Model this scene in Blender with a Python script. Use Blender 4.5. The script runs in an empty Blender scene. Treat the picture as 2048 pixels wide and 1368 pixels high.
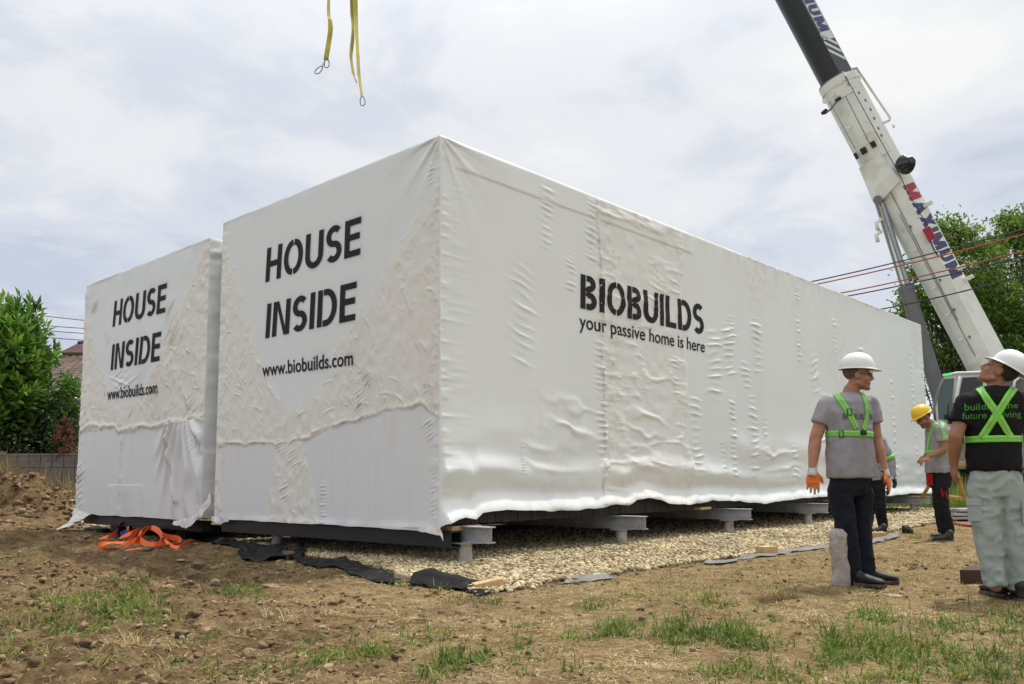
import bpy, bmesh, math, random
import numpy as np
from mathutils import Vector, Matrix
from mathutils.bvhtree import BVHTree
from mathutils.kdtree import KDTree

random.seed(7)
rng = np.random.default_rng(11)
scene = bpy.context.scene
COL = scene.collection
R = math.radians

# ------------------------------------------------------------------ camera
FPX, PIT, ROLL, CYP, CH = 1696.66, 0.1138, -0.0082, 760.85, 0.87
EYE = np.array([0.0, 0.0, CH])
_r0 = np.array([1.0, 0, 0]); _u0 = np.array([0, -math.sin(PIT), math.cos(PIT)])
FWD = np.array([0, math.cos(PIT), math.sin(PIT)])
CR = math.cos(ROLL) * _r0 + math.sin(ROLL) * _u0
CU = math.cos(ROLL) * _u0 - math.sin(ROLL) * _r0
cam_d = bpy.data.cameras.new('camera'); cam = bpy.data.objects.new('camera', cam_d); COL.objects.link(cam)
M = Matrix.Identity(4)
for i in range(3):
    M[i][0], M[i][1], M[i][2], M[i][3] = CR[i], CU[i], -FWD[i], EYE[i]
cam.matrix_world = M
cam_d.sensor_width = 36; cam_d.lens = FPX / 2048 * 36
cam_d.shift_y = (CYP - 684) / 2048
cam_d.clip_start = 0.1; cam_d.clip_end = 6000
scene.camera = cam

# ------------------------------------------------------------------ light
SUN_EL, SUN_AZ = 62.0, 46.0           # degrees; azimuth is measured from +x towards +y
SUN_STRENGTH, SUN_ANGLE = 3.1, 4.0
scene.view_settings.view_transform = 'Standard'
scene.view_settings.look = 'None'
scene.view_settings.exposure = 0.14
scene.view_settings.gamma = 1.0

def nd(nt, typ, **kw):
    n = nt.nodes.new(typ)
    for k, v in kw.items():
        if k.startswith('i_'): n.inputs[k[2:]].default_value = v
        elif k.startswith('n') and k[1:].isdigit(): n.inputs[int(k[1:])].default_value = v
        else: setattr(n, k, v)
    return n
def ln(nt, a, b): nt.links.new(a, b)
def math_(nt, op, a, b=None, clamp=False):
    n = nt.nodes.new('ShaderNodeMath'); n.operation = op; n.use_clamp = clamp
    for i, x in enumerate((a, b)):
        if x is None: continue
        if isinstance(x, (int, float)): n.inputs[i].default_value = x
        else: ln(nt, x, n.inputs[i])
    return n.outputs[0]
def mixc(nt, fac, a, b, blend='MIX'):
    n = nt.nodes.new('ShaderNodeMix'); n.data_type = 'RGBA'; n.blend_type = blend
    for sock, x in ((n.inputs[0], fac), (n.inputs[6], a), (n.inputs[7], b)):
        if isinstance(x, (int, float)): sock.default_value = x
        elif isinstance(x, (tuple, list)): sock.default_value = (*x[:3], 1)
        else: ln(nt, x, sock)
    return n.outputs[2]
def ramp(nt, fac, stops, interp='LINEAR'):
    n = nt.nodes.new('ShaderNodeValToRGB'); n.color_ramp.interpolation = interp
    el = n.color_ramp.elements
    while len(el) < len(stops): el.new(0.5)
    for e, (p, c) in zip(el, stops):
        e.position = p; e.color = (c, c, c, 1) if isinstance(c, (int, float)) else (*c[:3], 1)
    ln(nt, fac, n.inputs[0]); return n.outputs[0]
def noise(nt, vec, scale, detail=4, rough=0.55, dist=0.0):
    n = nd(nt, 'ShaderNodeTexNoise'); n.inputs['Scale'].default_value = scale
    n.inputs['Detail'].default_value = detail; n.inputs['Roughness'].default_value = rough
    n.inputs['Distortion'].default_value = dist
    if vec is not None: ln(nt, vec, n.inputs['Vector'])
    return n.outputs[0]

world = bpy.data.worlds.new('World'); scene.world = world; world.use_nodes = True
nt = world.node_tree; nt.nodes.clear()
tc = nd(nt, 'ShaderNodeTexCoord'); sep = nd(nt, 'ShaderNodeSeparateXYZ'); ln(nt, tc.outputs['Generated'], sep.inputs[0])
zc = math_(nt, 'MAXIMUM', sep.outputs[2], 0.0)
den = math_(nt, 'ADD', zc, 0.22)
cx = math_(nt, 'DIVIDE', sep.outputs[0], den); cy = math_(nt, 'DIVIDE', sep.outputs[1], den)
cmb = nd(nt, 'ShaderNodeCombineXYZ'); ln(nt, cx, cmb.inputs[0]); ln(nt, cy, cmb.inputs[1])
big = noise(nt, cmb.outputs[0], 0.75, 3, 0.5, 0.3)
fine = noise(nt, cmb.outputs[0], 2.4, 6, 0.58, 0.35)
cl = math_(nt, 'ADD', math_(nt, 'MULTIPLY', big, 0.62), math_(nt, 'MULTIPLY', fine, 0.52))
# the cloud layer thins towards the left of the view and is brightest high up
side = math_(nt, 'ADD', math_(nt, 'MULTIPLY', sep.outputs[0], 0.05), math_(nt, 'MULTIPLY', math_(nt, 'SUBTRACT', zc, 0.45), 0.20))
cl2 = math_(nt, 'ADD', cl, side)
cloud = ramp(nt, cl2, [(0.42, (5.4, 5.9, 7.0)), (0.50, (6.5, 6.85, 7.6)), (0.58, (7.7, 7.85, 8.15)), (0.69, (8.7, 8.7, 8.6))], 'EASE')
lift = ramp(nt, zc, [(0.0, 0.95), (0.42, 1.0), (0.60, 1.22), (1.0, 1.6)])
cloud = mixc(nt, 1.0, cloud, lift, 'MULTIPLY')
sky = nd(nt, 'ShaderNodeTexSky', sky_type='NISHITA'); sky.sun_disc = False
sky.sun_elevation = R(SUN_EL); sky.sun_rotation = R(90 - SUN_AZ)
skyc = mixc(nt, 0.96, sky.outputs[0], cloud)
bg = nd(nt, 'ShaderNodeBackground'); bg.inputs[1].default_value = 0.10; ln(nt, skyc, bg.inputs[0])
wo = nd(nt, 'ShaderNodeOutputWorld'); ln(nt, bg.outputs[0], wo.inputs[0])

sd = bpy.data.lights.new('sun', 'SUN'); sd.energy = SUN_STRENGTH; sd.angle = R(SUN_ANGLE); sd.color = (1.0, 0.955, 0.88)
sun = bpy.data.objects.new('sun', sd); COL.objects.link(sun)
_sv = Vector((math.cos(R(SUN_EL)) * math.cos(R(SUN_AZ)), math.cos(R(SUN_EL)) * math.sin(R(SUN_AZ)), math.sin(R(SUN_EL))))
sun.rotation_euler = _sv.to_track_quat('Z', 'Y').to_euler(); sun.location = _sv * 60

# ------------------------------------------------------------------ helpers
def ray(px, py):
    return CR * (px - 1024) / FPX - CU * (py - CYP) / FPX + FWD
def AT(px, py, y):
    d = ray(px, py); return EYE + d * (y / d[1])
def G(px, py, z=0.0):
    d = ray(px, py); return EYE + d * ((z - CH) / d[2])
def to_px(p):
    q = np.asarray(p) - EYE; d = q @ FWD
    return 1024 + FPX * (q @ CR) / d, CYP - FPX * (q @ CU) / d

def _hash(ix, iy, iz, seed):
    h = (ix.astype(np.int64) * 374761393 + iy.astype(np.int64) * 668265263 + iz.astype(np.int64) * 2147483647 + seed * 1274126177) & 0xffffffff
    h = ((h ^ (h >> 13)) * 1274126177) & 0xffffffff
    h = (h ^ (h >> 16)) & 0xffffff
    return h / float(0x7fffff) - 1.0
def vn(x, y, seed=0):
    x = np.asarray(x, float); y = np.asarray(y, float)
    ix = np.floor(x); iy = np.floor(y); fx = x - ix; fy = y - iy
    fx = fx * fx * fx * (fx * (fx * 6 - 15) + 10); fy = fy * fy * fy * (fy * (fy * 6 - 15) + 10)
    z = np.zeros_like(ix)
    a = _hash(ix, iy, z, seed); b = _hash(ix + 1, iy, z, seed); c = _hash(ix, iy + 1, z, seed); d = _hash(ix + 1, iy + 1, z, seed)
    return (a * (1 - fx) + b * fx) * (1 - fy) + (c * (1 - fx) + d * fx) * fy
def vn3(p, seed=0):
    p = np.asarray(p, float); i = np.floor(p); f = p - i; f = f * f * (3 - 2 * f)
    o = 0
    for dx in (0, 1):
        for dy in (0, 1):
            for dz in (0, 1):
                w = (f[:, 0] if dx else 1 - f[:, 0]) * (f[:, 1] if dy else 1 - f[:, 1]) * (f[:, 2] if dz else 1 - f[:, 2])
                o = o + w * _hash(i[:, 0] + dx, i[:, 1] + dy, i[:, 2] + dz, seed)
    return o
def fbm(x, y, o=4, seed=0, g=0.5):
    s = 0; a = 1.0
    for k in range(o):
        s = s + a * vn(x * 2 ** k + 17.3 * k, y * 2 ** k - 9.1 * k, seed + k); a *= g
    return s
def ridge(x, y, o=3, seed=0):
    s = 0; a = 1.0
    for k in range(o):
        s = s + a * (1 - np.abs(vn(x * 2 ** k + 5.3 * k, y * 2 ** k + 3.7 * k, seed + k)) * 2.2); a *= 0.5
    return s
def sstep(a, b, x):
    t = np.clip((np.asarray(x, float) - a) / (b - a), 0, 1); return t * t * (3 - 2 * t)
def inpoly(x, y, poly):
    ins = np.zeros(np.shape(x), bool); n = len(poly); j = n - 1
    for i in range(n):
        xi, yi = poly[i]; xj, yj = poly[j]
        if yi != yj:
            ins ^= ((yi > y) != (yj > y)) & (x < (xj - xi) * (y - yi) / (yj - yi) + xi)
        j = i
    return ins
def pdist(x, y, pl):
    best = np.full(np.shape(x), 1e9)
    for (x0, y0), (x1, y1) in zip(pl[:-1], pl[1:]):
        dx, dy = x1 - x0, y1 - y0; L = dx * dx + dy * dy + 1e-12
        t = np.clip(((x - x0) * dx + (y - y0) * dy) / L, 0, 1)
        best = np.minimum(best, np.hypot(x - x0 - t * dx, y - y0 - t * dy))
    return best

def props(o, label=None, cat=None, group=None, kind=None):
    if label: o['label'] = label
    if cat: o['category'] = cat
    if group: o['group'] = group
    if kind: o['kind'] = kind
    return o
def mesh_from(verts, faces, name='mesh'):
    me = bpy.data.meshes.new(name)
    verts = np.asarray(verts, float)
    if isinstance(faces, np.ndarray) and faces.ndim == 2:
        n, k = faces.shape
        me.vertices.add(len(verts)); me.vertices.foreach_set('co', verts.astype(np.float32).ravel())
        me.loops.add(n * k); me.loops.foreach_set('vertex_index', faces.astype(np.int32).ravel())
        me.polygons.add(n); me.polygons.foreach_set('loop_start', np.arange(0, n * k, k, dtype=np.int32))
        me.update(calc_edges=True)
    else:
        me.from_pydata([tuple(v) for v in verts], [], [tuple(int(i) for i in f) for f in faces]); me.update()
    return me
def setattr_pt(me, name, vals):
    vals = np.asarray(vals, np.float32)
    if vals.ndim == 1:
        a = me.attributes.new(name, 'FLOAT', 'POINT'); a.data.foreach_set('value', vals)
    else:
        if vals.shape[1] == 3: vals = np.concatenate([vals, np.ones((len(vals), 1), np.float32)], 1)
        a = me.attributes.new(name, 'FLOAT_COLOR', 'POINT'); a.data.foreach_set('color', np.ascontiguousarray(vals).ravel())
def mk(name, verts, faces, mat, parent=None, smooth=True, attrs=None, auto=None):
    me = mesh_from(verts, faces, name)
    if attrs:
        for k, v in attrs.items(): setattr_pt(me, k, v)
    return link(name, me, mat, parent, smooth, auto)
def link(name, me, mat, parent=None, smooth=True, auto=None):
    me.name = name
    if smooth: me.polygons.foreach_set('use_smooth', [True] * len(me.polygons))
    o = bpy.data.objects.new(name, me); COL.objects.link(o)
    if mat: me.materials.append(mat)
    if auto is not None:
        me.polygons.foreach_set('use_smooth', [True] * len(me.polygons))
        try: me.set_sharp_from_angle(angle=R(auto))
        except Exception: pass
    if parent: adopt(o, parent)
    return o
def adopt(o, parent):
    o.parent = parent; o.matrix_parent_inverse = Matrix.Identity(4)
    return o
def thing(name, label, cat, group=None):
    o = bpy.data.objects.new(name, None); COL.objects.link(o); o.empty_display_size = 0.2
    return props(o, label, cat, group)
def set_base(root):
    """move an object's origin to its base without moving what it carries (all geometry is in world space)"""
    pts = []
    def walk(o):
        if o.type == 'MESH' and len(o.data.vertices):
            a = np.empty(len(o.data.vertices) * 3, np.float32); o.data.vertices.foreach_get('co', a); pts.append(a.reshape(-1, 3))
        for c in o.children: walk(c)
    walk(root)
    if not pts: return
    P = np.concatenate(pts); lo, hi = P.min(0), P.max(0)
    base = Vector(((lo[0] + hi[0]) / 2, (lo[1] + hi[1]) / 2, lo[2]))
    if root.type == 'MESH': root.data.transform(Matrix.Translation(-base))
    root.location = base
    for c in root.children: c.matrix_parent_inverse = Matrix.Translation(-base)

class MB:
    def __init__(s): s.v = []; s.f = []
    def add(s, v, f):
        b = len(s.v); s.v += [tuple(map(float, p)) for p in v]; s.f += [tuple(i + b for i in q) for q in f]; return s
    def box(s, c, d1, d2, d3):
        """centre and three half-axis vectors"""
        c, d1, d2, d3 = map(np.asarray, (c, d1, d2, d3)); v = []
        for k in (-1, 1):
            for a, b in ((-1, -1), (1, -1), (1, 1), (-1, 1)): v.append(c + a * d1 + b * d2 + k * d3)
        return s.add(v, [(0, 3, 2, 1), (4, 5, 6, 7), (0, 1, 5, 4), (1, 2, 6, 5), (2, 3, 7, 6), (3, 0, 4, 7)])
    def cone(s, p0, r0, p1, r1, n=14, caps=True):
        p0, p1 = np.asarray(p0, float), np.asarray(p1, float); a = p1 - p0; L = np.linalg.norm(a) + 1e-9; a /= L
        t = np.array([0, 0, 1.0]) if abs(a[2]) < 0.9 else np.array([1.0, 0, 0])
        e = np.cross(a, t); e /= np.linalg.norm(e); g = np.cross(a, e); v = []
        for p, r in ((p0, r0), (p1, r1)):
            for k in range(n):
                th = 2 * math.pi * k / n; v.append(p + r * (math.cos(th) * e + math.sin(th) * g))
        f = [(k, (k + 1) % n, n + (k + 1) % n, n + k) for k in range(n)]
        if caps: f += [tuple(range(n - 1, -1, -1)), tuple(range(n, 2 * n))]
        return s.add(v, f)
    def tube(s, pts, r, n=8, caps=True):
        pts = [np.asarray(p, float) for p in pts]; m = len(pts)
        rs = r if isinstance(r, (list, tuple, np.ndarray)) else [r] * m
        v = []; up = None
        for i in range(m):
            a = pts[min(i + 1, m - 1)] - pts[max(i - 1, 0)]; a /= np.linalg.norm(a) + 1e-9
            if up is None:
                t = np.array([0, 0, 1.0]) if abs(a[2]) < 0.9 else np.array([1.0, 0, 0]); up = np.cross(a, t)
            up = up - a * (up @ a); up /= np.linalg.norm(up) + 1e-9; g = np.cross(a, up)
            for k in range(n):
                th = 2 * math.pi * k / n; v.append(pts[i] + rs[i] * (math.cos(th) * up + math.sin(th) * g))
        f = [(i * n + k, i * n + (k + 1) % n, (i + 1) * n + (k + 1) % n, (i + 1) * n + k) for i in range(m - 1) for k in range(n)]
        if caps: f += [tuple(range(n - 1, -1, -1)), tuple(range((m - 1) * n, m * n))]
        return s.add(v, f)
    def capsule(s, p0, r0, p1, r1, n=14, m=4):
        p0, p1 = np.asarray(p0, float), np.asarray(p1, float); a = p1 - p0; L = np.linalg.norm(a)
        a = a / L if L > 1e-6 else np.array([0, 0, 1.0])
        pts = []; rs = []
        for k in range(m): th = (k + 0.25) / m * math.pi / 2; pts.append(p0 - a * r0 * math.cos(th)); rs.append(r0 * math.sin(th))
        pts += [p0, p1]; rs += [r0, r1]
        for k in range(m - 1, -1, -1): th = (k + 0.25) / m * math.pi / 2; pts.append(p1 + a * r1 * math.cos(th)); rs.append(r1 * math.sin(th))
        t = np.array([0, 0, 1.0]) if abs(a[2]) < 0.9 else np.array([1.0, 0, 0])
        e = np.cross(a, t); e /= np.linalg.norm(e); g = np.cross(a, e); v = []
        for p, r in zip(pts, rs):
            for k in range(n): th = 2 * math.pi * k / n; v.append(p + r * (math.cos(th) * e + math.sin(th) * g))
        q = len(pts)
        f = [(i * n + k, i * n + (k + 1) % n, (i + 1) * n + (k + 1) % n, (i + 1) * n + k) for i in range(q - 1) for k in range(n)]
        f += [tuple(range(n - 1, -1, -1)), tuple(range((q - 1) * n, q * n))]
        return s.add(v, f)
    def ell(s, c, ax, ay, az, n=16, m=10):
        """ellipsoid with three radius vectors"""
        c, ax, ay, az = map(np.asarray, (c, ax, ay, az)); v = [c - az]
        for i in range(1, m):
            ph = math.pi * i / m - math.pi / 2
            for k in range(n):
                th = 2 * math.pi * k / n; v.append(c + math.cos(ph) * (math.cos(th) * ax + math.sin(th) * ay) + math.sin(ph) * az)
        v.append(c + az); f = [(0, 1 + (k + 1) % n, 1 + k) for k in range(n)]
        for i in range(m - 2):
            for k in range(n): f.append((1 + i * n + k, 1 + i * n + (k + 1) % n, 1 + (i + 1) * n + (k + 1) % n, 1 + (i + 1) * n + k))
        e = len(v) - 1; b = 1 + (m - 2) * n; f += [(b + k, b + (k + 1) % n, e) for k in range(n)]
        if np.dot(np.cross(ax, ay), az) < 0: f = [q[::-1] for q in f]
        return s.add(v, f)
    def loft(s, secs, n=28, pw=2.0):
        """closed tube through elliptical sections (centre, half-axis a, half-axis b)"""
        v = []
        for c, a, b in secs:
            c, a, b = map(np.asarray, (c, a, b))
            for k in range(n):
                th = 2 * math.pi * k / n; ct, st = math.cos(th), math.sin(th)
                v.append(c + a * math.copysign(abs(ct) ** (2 / pw), ct) + b * math.copysign(abs(st) ** (2 / pw), st))
        m = len(secs)
        f = [(i * n + k, i * n + (k + 1) % n, (i + 1) * n + (k + 1) % n, (i + 1) * n + k) for i in range(m - 1) for k in range(n)]
        f += [tuple(range(n - 1, -1, -1)), tuple(range((m - 1) * n, m * n))]
        return s.add(v, f)
    def prism(s, prof, vec):
        """closed planar outline (3-D points) pushed along vec"""
        n = len(prof); prof = [np.asarray(p, float) for p in prof]; vec = np.asarray(vec, float)
        v = prof + [p + vec for p in prof]
        f = [tuple(range(n - 1, -1, -1)), tuple(range(n, 2 * n))] + [(k, (k + 1) % n, n + (k + 1) % n, n + k) for k in range(n)]
        return s.add(v, f)
    def build(s, name, mat, parent=None, smooth=False, auto=None, bevel=0):
        me = mesh_from(s.v, s.f, name)
        bm = bmesh.new(); bm.from_mesh(me); bmesh.ops.recalc_face_normals(bm, faces=bm.faces)
        if bevel:
            bmesh.ops.bevel(bm, geom=[e for e in bm.edges if e.is_manifold and e.calc_face_angle(0) > 0.6], offset=bevel, segments=2, affect='EDGES', profile=0.6)
        bm.to_mesh(me); bm.free()
        return link(name, me, mat, parent, smooth, auto)
    def remesh(s, voxel, smooth=4):
        me = mesh_from(s.v, s.f, 'tmp')
        bm = bmesh.new(); bm.from_mesh(me); bmesh.ops.recalc_face_normals(bm, faces=bm.faces); bm.to_mesh(me); bm.free()
        o = bpy.data.objects.new('tmp', me); COL.objects.link(o)
        m = o.modifiers.new('r', 'REMESH'); m.mode = 'VOXEL'; m.voxel_size = voxel
        if smooth:
            k = o.modifiers.new('s', 'SMOOTH'); k.factor = 0.5; k.iterations = smooth
        dg = bpy.context.evaluated_depsgraph_get(); dg.update()
        out = bpy.data.meshes.new_from_object(o.evaluated_get(dg))
        bpy.data.objects.remove(o); bpy.data.meshes.remove(me)
        return out
def verts_of(me):
    a = np.empty(len(me.vertices) * 3, np.float32); me.vertices.foreach_get('co', a); return a.reshape(-1, 3).astype(float)
def norms_of(me):
    a = np.empty(len(me.vertices) * 3, np.float32); me.vertices.foreach_get('normal', a); return a.reshape(-1, 3).astype(float)
def set_verts(me, v):
    me.vertices.foreach_set('co', np.asarray(v, np.float32).ravel()); me.update()
def grid_faces(nu, nv, off=0):
    i = np.arange(nu - 1)[:, None] * nv + np.arange(nv - 1)[None, :]
    i = i.ravel() + off
    return np.stack([i, i + nv, i + nv + 1, i + 1], 1)

# ------------------------------------------------------------------ materials
def pmat(name, base, rough=0.6, metal=0.0, var=0.0, vscale=6.0, bump=0.0, bscale=40.0, spec=0.5, dirt=None, dscale=3.0, dlo=0.5, dhi=0.7, attr=None, stretch=None, trans=0.0):
    m = bpy.data.materials.new(name); m.use_nodes = True; nt = m.node_tree; b = nt.nodes['Principled BSDF']
    b.inputs['Roughness'].default_value = rough; b.inputs['Metallic'].default_value = metal
    b.inputs['Specular IOR Level'].default_value = spec
    tc = nd(nt, 'ShaderNodeTexCoord'); vec = tc.outputs['Object']
    if stretch:
        mp = nd(nt, 'ShaderNodeMapping'); mp.inputs['Scale'].default_value = stretch; ln(nt, vec, mp.inputs[0]); vec = mp.outputs[0]
    if attr:
        at = nd(nt, 'ShaderNodeAttribute', attribute_name=attr); col = at.outputs['Color']
    else:
        rgb = nd(nt, 'ShaderNodeRGB'); rgb.outputs[0].default_value = (*base, 1); col = rgb.outputs[0]
    if var:
        n = noise(nt, vec, vscale, 5, 0.6)
        k = ramp(nt, n, [(0.3, 1 - var), (0.7, 1 + var)])
        col = mixc(nt, 1.0, col, k, 'MULTIPLY')
    if dirt:
        n = noise(nt, vec, dscale, 6, 0.65, 0.3)
        col = mixc(nt, ramp(nt, n, [(dlo, 0.0), (dhi, 1.0)]), col, dirt)
    ln(nt, col, b.inputs['Base Color'])
    if bump:
        bp = nd(nt, 'ShaderNodeBump'); bp.inputs['Strength'].default_value = bump; bp.inputs['Distance'].default_value = 0.02
        ln(nt, noise(nt, vec, bscale, 5, 0.6), bp.inputs['Height']); ln(nt, bp.outputs[0], b.inputs['Normal'])
    if trans:
        tr = nd(nt, 'ShaderNodeBsdfTranslucent'); ln(nt, col, tr.inputs[0]); mx = nd(nt, 'ShaderNodeMixShader'); mx.inputs[0].default_value = trans
        out = nt.nodes['Material Output']; ln(nt, b.outputs[0], mx.inputs[1]); ln(nt, tr.outputs[0], mx.inputs[2]); ln(nt, mx.outputs[0], out.inputs[0])
    return m

def wrap_material():
    m = bpy.data.materials.new('plastic_wrap'); m.use_nodes = True; nt = m.node_tree; b = nt.nodes['Principled BSDF']
    at = nd(nt, 'ShaderNodeAttribute', attribute_name='wear'); sp = nd(nt, 'ShaderNodeSeparateColor'); ln(nt, at.outputs['Color'], sp.inputs[0])
    tc = nd(nt, 'ShaderNodeTexCoord'); v = tc.outputs['Object']
    n1 = noise(nt, v, 1.3, 5, 0.6); n2 = noise(nt, v, 9, 6, 0.65, 0.4)
    mp = nd(nt, 'ShaderNodeMapping'); mp.inputs['Scale'].default_value = (4, 4, 0.5); ln(nt, v, mp.inputs[0])
    n3 = noise(nt, mp.outputs[0], 2.2, 6, 0.65)
    white = mixc(nt, n1, (0.745, 0.785, 0.785), (0.79, 0.82, 0.81))
    white = mixc(nt, ramp(nt, n3, [(0.5, 0.0), (0.8, 0.10)]), white, (0.55, 0.53, 0.50))
    cream = mixc(nt, n2, (0.765, 0.745, 0.675), (0.815, 0.80, 0.75))
    cream = mixc(nt, ramp(nt, n2, [(0.62, 0.0), (0.80, 0.22)]), cream, (0.56, 0.50, 0.42))
    grey = mixc(nt, n3, (0.71, 0.72, 0.725), (0.77, 0.78, 0.785))
    grey = mixc(nt, ramp(nt, n3, [(0.5, 0.0), (0.7, 0.3)]), grey, (0.60, 0.53, 0.49))
    c = mixc(nt, sp.outputs[0], white, cream); c = mixc(nt, sp.outputs[2], c, grey)
    dirt = ramp(nt, n2, [(0.42, 0.0), (0.62, 0.75)])
    a2 = nd(nt, 'ShaderNodeAttribute', attribute_name='dirt')
    c = mixc(nt, math_(nt, 'MULTIPLY', a2.outputs['Fac'], dirt), c, (0.42, 0.36, 0.28))
    pn = math_(nt, 'MULTIPLY', sp.outputs[1], ramp(nt, noise(nt, v, 160, 2), [(0.35, 0.5), (0.6, 1.0)]), True)
    c = mixc(nt, pn, c, (0.03, 0.03, 0.033))
    ln(nt, c, b.inputs['Base Color'])
    b.inputs['Roughness'].default_value = 0.38; b.inputs['Specular IOR Level'].default_value = 0.5
    bp = nd(nt, 'ShaderNodeBump'); bp.inputs['Distance'].default_value = 0.012
    ln(nt, math_(nt, 'ADD', math_(nt, 'MULTIPLY', sp.outputs[0], 0.42), 0.07), bp.inputs['Strength'])
    rg = nd(nt, 'ShaderNodeTexNoise', noise_type='RIDGED_MULTIFRACTAL'); rg.inputs['Scale'].default_value = 7.0; rg.inputs['Detail'].default_value = 4; rg.inputs['Roughness'].default_value = .45; rg.inputs['Distortion'].default_value = 1.2
    mp2 = nd(nt, 'ShaderNodeMapping'); mp2.inputs['Rotation'].default_value = (.5, .4, .3); mp2.inputs['Scale'].default_value = (1.6, 1.6, .8); ln(nt, v, mp2.inputs[0]); ln(nt, mp2.outputs[0], rg.inputs['Vector'])
    hn = math_(nt, 'ADD', math_(nt, 'MULTIPLY', noise(nt, v, 22, 5, 0.6, 0.8), .5), math_(nt, 'MULTIPLY', rg.outputs[0], 0.35))
    ln(nt, hn, bp.inputs['Height']); ln(nt, bp.outputs[0], b.inputs['Normal'])
    # small dark scuffs where the film is dirty
    mp3 = nd(nt, 'ShaderNodeMapping'); mp3.inputs['Rotation'].default_value = (.35, 0, .2); mp3.inputs['Scale'].default_value = (14, 14, 3.2); ln(nt, v, mp3.inputs[0])
    sc = ramp(nt, noise(nt, mp3.outputs[0], 1.6, 3, .5, .4), [(.66, 0.), (.70, .5)])
    c2 = mixc(nt, math_(nt, 'MULTIPLY', sc, math_(nt, 'MULTIPLY', a2.outputs['Fac'], 1.6, True)), c, (.23, .17, .12)); ln(nt, c2, b.inputs['Base Color'])
    return m
WRAP = wrap_material()
PAINT = pmat('stencil_paint', (0.020, 0.0195, 0.021), 0.75, spec=.25, var=0.25, vscale=25, dirt=(0.10, 0.10, 0.10), dscale=45, dlo=0.62, dhi=0.75)
BLACKSTEEL = pmat('black_steel', (0.012, 0.012, 0.014), 0.45, var=0.3, bump=0.1, dirt=(0.05, 0.045, 0.04), dlo=0.6, dhi=0.8)
CHAR = pmat('charred_board', (0.016, 0.016, 0.017), 0.6, var=0.5, vscale=3, bump=0.5, bscale=14, stretch=(6, 6, 1))
GALV = pmat('galvanised_steel', (0.40, 0.41, 0.42), 0.55, metal=0.2, var=0.2, vscale=6, bump=0.1, dirt=(0.25, 0.19, 0.13), dscale=7, dlo=0.52, dhi=0.78)
ZINC = pmat('pile_steel', (0.46, 0.44, 0.40), 0.5, metal=0.3, var=0.15, vscale=9, dirt=(0.27, 0.22, 0.17), dscale=6, dlo=0.5, dhi=0.7)
WOOD = pmat('pine_wood', (0.52, 0.36, 0.17), 0.65, var=0.22, vscale=5, bump=0.15, bscale=30, stretch=(8, 1, 8), dirt=(0.33, 0.25, 0.16), dscale=4, dlo=0.55, dhi=0.75)
GEOTEX = pmat('geotextile', (0.014, 0.014, 0.0145), 0.85, var=0.3, vscale=4, bump=0.4, bscale=20, spec=.12, dirt=(0.10, 0.085, 0.065), dscale=7, dlo=0.55, dhi=0.8)
GEOTEXG = pmat('dusty_geotextile', (0.17, 0.165, 0.16), 0.85, var=0.25, vscale=5, bump=0.4, bscale=20, dirt=(0.30, 0.25, 0.18), dscale=6, dlo=0.5, dhi=0.72)
ORANGE = pmat('orange_webbing', (0.85, 0.14, 0.02), 0.6, var=0.15, vscale=12, bump=0.2, bscale=200)
YELLOWB = pmat('yellow_webbing', (0.42, 0.36, 0.045), 0.6, var=0.25, vscale=5, bump=0.2, bscale=120, dirt=(0.25, 0.20, 0.07), dscale=6, dlo=0.5, dhi=0.75)
# ------------------------------------------------------------------ layout of the site
YAW = 0.8322
U2 = np.array([math.cos(YAW), math.sin(YAW)]); V2 = np.array([-math.sin(YAW), math.cos(YAW)])
A2 = np.array([-0.7385, 8.5999])
W1, L1, Z0, Z1 = 4.4987, 15.8973, 0.3496, 4.481
GAP, W2, Z1B = 0.2273, 4.3886, 4.31
R2 = A2 + V2 * (W1 + GAP) - U2 * 0.06
def onface(along, out, z=0.0):
    """point beside the long wall: metres along it from the near corner, metres out from it"""
    p = A2 + U2 * along - V2 * out; return np.array([p[0], p[1], z])

class Face:
    def __init__(s, O, d, n): s.O, s.d, s.n = np.asarray(O), np.asarray(d), np.asarray(n)
    def st(s, px, py):
        r = ray(px, py); t = ((s.O - EYE[:2]) @ s.n) / (r[:2] @ s.n); p = EYE + r * t
        return (p[:2] - s.O) @ s.d, p[2]
    def sts(s, pts): return [s.st(*p) for p in pts]
    def P(s, a, z, h=0):
        a, z = np.asarray(a, float), np.asarray(z, float); h = np.asarray(h, float) + np.zeros_like(a)
        q = s.O[None] + a[:, None] * s.d[None] + h[:, None] * s.n[None]
        return np.concatenate([q, z[:, None]], 1)
F1 = Face(A2, V2, -U2); S1 = Face(A2, U2, -V2)
F2 = Face(R2, V2, -U2); S2 = Face(R2, U2, -V2)

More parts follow.
